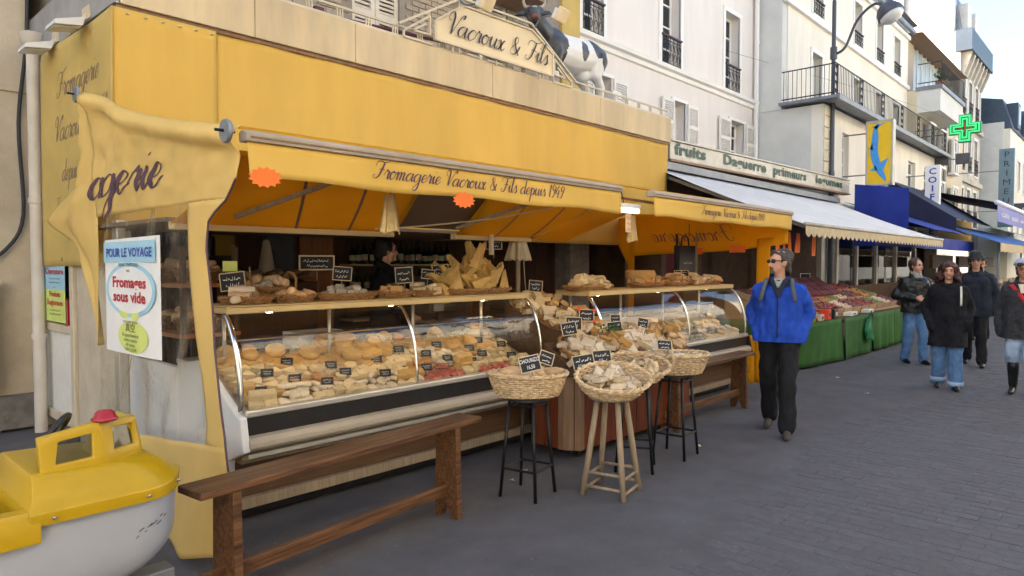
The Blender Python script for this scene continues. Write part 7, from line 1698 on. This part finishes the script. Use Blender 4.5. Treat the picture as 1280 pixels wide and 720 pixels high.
# man in the leather jacket holding his hand out
D_,s,V,Hd,yw=person('short-haired man in black leather jacket and jeans at the end of the green stall',(12.72,2.78),toC(12.72,2.78)+R(28),1.70,dict(feet=(.10,-.10),head=R(22),hair='hair_brown',
 larm=((-.05,.30,1.13),(.18,.20,1.06)),rarm=((-.05,.30,1.13),(.20,.10,1.10)),larm_hand='hidden',rarm_hand='fist',trousers='jeans',leg=1.05,shoes='leather_black',coat=dict(mat='leather_black',hem=.86,bulk=1.15,arm=1.15,collar='leather_black',fold=.02)))
headshell(D_,s,Hd,SHORT,'hair_brown')
MB().grid(lambda u,v:(lambda a:V(.088*math.cos(a)+.01,.082*math.sin(a),1.45+.09*v-.02*math.cos(a)+.008*math.sin(a*6)))(u*2*pi),28,5,th=.012).build('scarf','scarf_grey',D_,smooth=True)
# woman with the pale beret
E_,s,V,Hd,yw=person('woman in pale blue knitted beret, dark jacket and pale jeans beside the curly-haired woman',(10.50,1.12),toC(10.5,1.12)-R(3),1.66,dict(feet=(.10,-.10),head=R(6),hair='hair_brown',fat=1.1,
 larm=((-.07,.265,1.12),(-.02,.25,.86)),rarm=((-.07,.265,1.12),(-.02,.25,.86)),larm_hand='open',rarm_hand='hidden',trousers='jeans_pale',leg=1.12,shoes='leather_black',boots=True,cuff=.30,coat=dict(mat='plaid_grey',hem=.74,bulk=1.1,arm=1.08,collar='fleece_navy')))
headshell(E_,s,Hd,[((-.05,0,1.66),.08,(-.05,0,1.58),.07),((-.01,.066,1.65),.035,(.0,.072,1.57),.026),((-.01,-.066,1.65),.035,(.0,-.072,1.57),.026),((.055,-.04,1.70),.03,(.06,.04,1.70),.03)],'hair_brown')
m=MB(); m.M=Matrix.Translation(Hd(-.02,0,1.70))@Matrix.Rotation(R(-12),4,'Y'); m.ell((0,0,.015),(.125*s,.115*s,.07*s),20,nz=.12); m.build('beret','beret_blue',E_,smooth=True)
for sd in (1,-1): MB().tube([Hd(.1,sd*.033+.022*math.cos(a),1.643+.017*math.sin(a)) for a in [2*pi*k/12 for k in range(12)]],.003,4,closed=True).build('spectacle_rim','lens_dark',E_)
MB().grid(lambda u,v:V(*(lambda q:(.165*math.cos(q*1.1-.35),lerp(-.13,.19,v)+(u-.5)*.05,lerp(1.44,1.02,v)+(u-.5)*.02))(lerp(-.7,.7,v))),2,14,th=.008).build('bag_strap','red_strap',E_,smooth=True)
MB().grid(lambda u,v:V(.105+.05*(1-v)+.012*math.cos(u*3),(u-.5)*.07*(.5+v),lerp(1.33,1.45,v)),4,4,th=.004).build('blouse','butcher_paper',E_,smooth=True)
# shopkeeper behind the first case
K_,s,V,Hd,yw=person('dark-haired shopkeeper in dark top behind the long cheese case',(3.92,5.22),R(-8)-R(22),1.72,dict(head=R(8),hair='hair_black',larm=((.05,.27,1.12),(.22,.16,1.02)),rarm=((.05,.27,1.12),(.22,.16,1.02)),trousers='trouser_black',shoes='leather_black',coat=dict(mat='coat_black',hem=.90,bulk=1.08,arm=1.0,collar='coat_black')))
headshell(K_,s,Hd,SHORT,'hair_black'); K_.location.z=.14
# half-seen walker far behind
L_,s,V,Hd,yw=person('walker in dark coat half hidden behind the beret woman',(17.5,2.6),toC(17.5,2.6),1.72,dict(feet=(.1,-.1),hair='hair_black',trousers='trouser_black',shoes='leather_black',larm_hand='hidden',rarm_hand='hidden',coat=dict(mat='coat_black',hem=.7,bulk=1.2,arm=1.1)))
headshell(L_,s,Hd,SHORT,'hair_black')

bpy.data.scenes.remove(SCR)
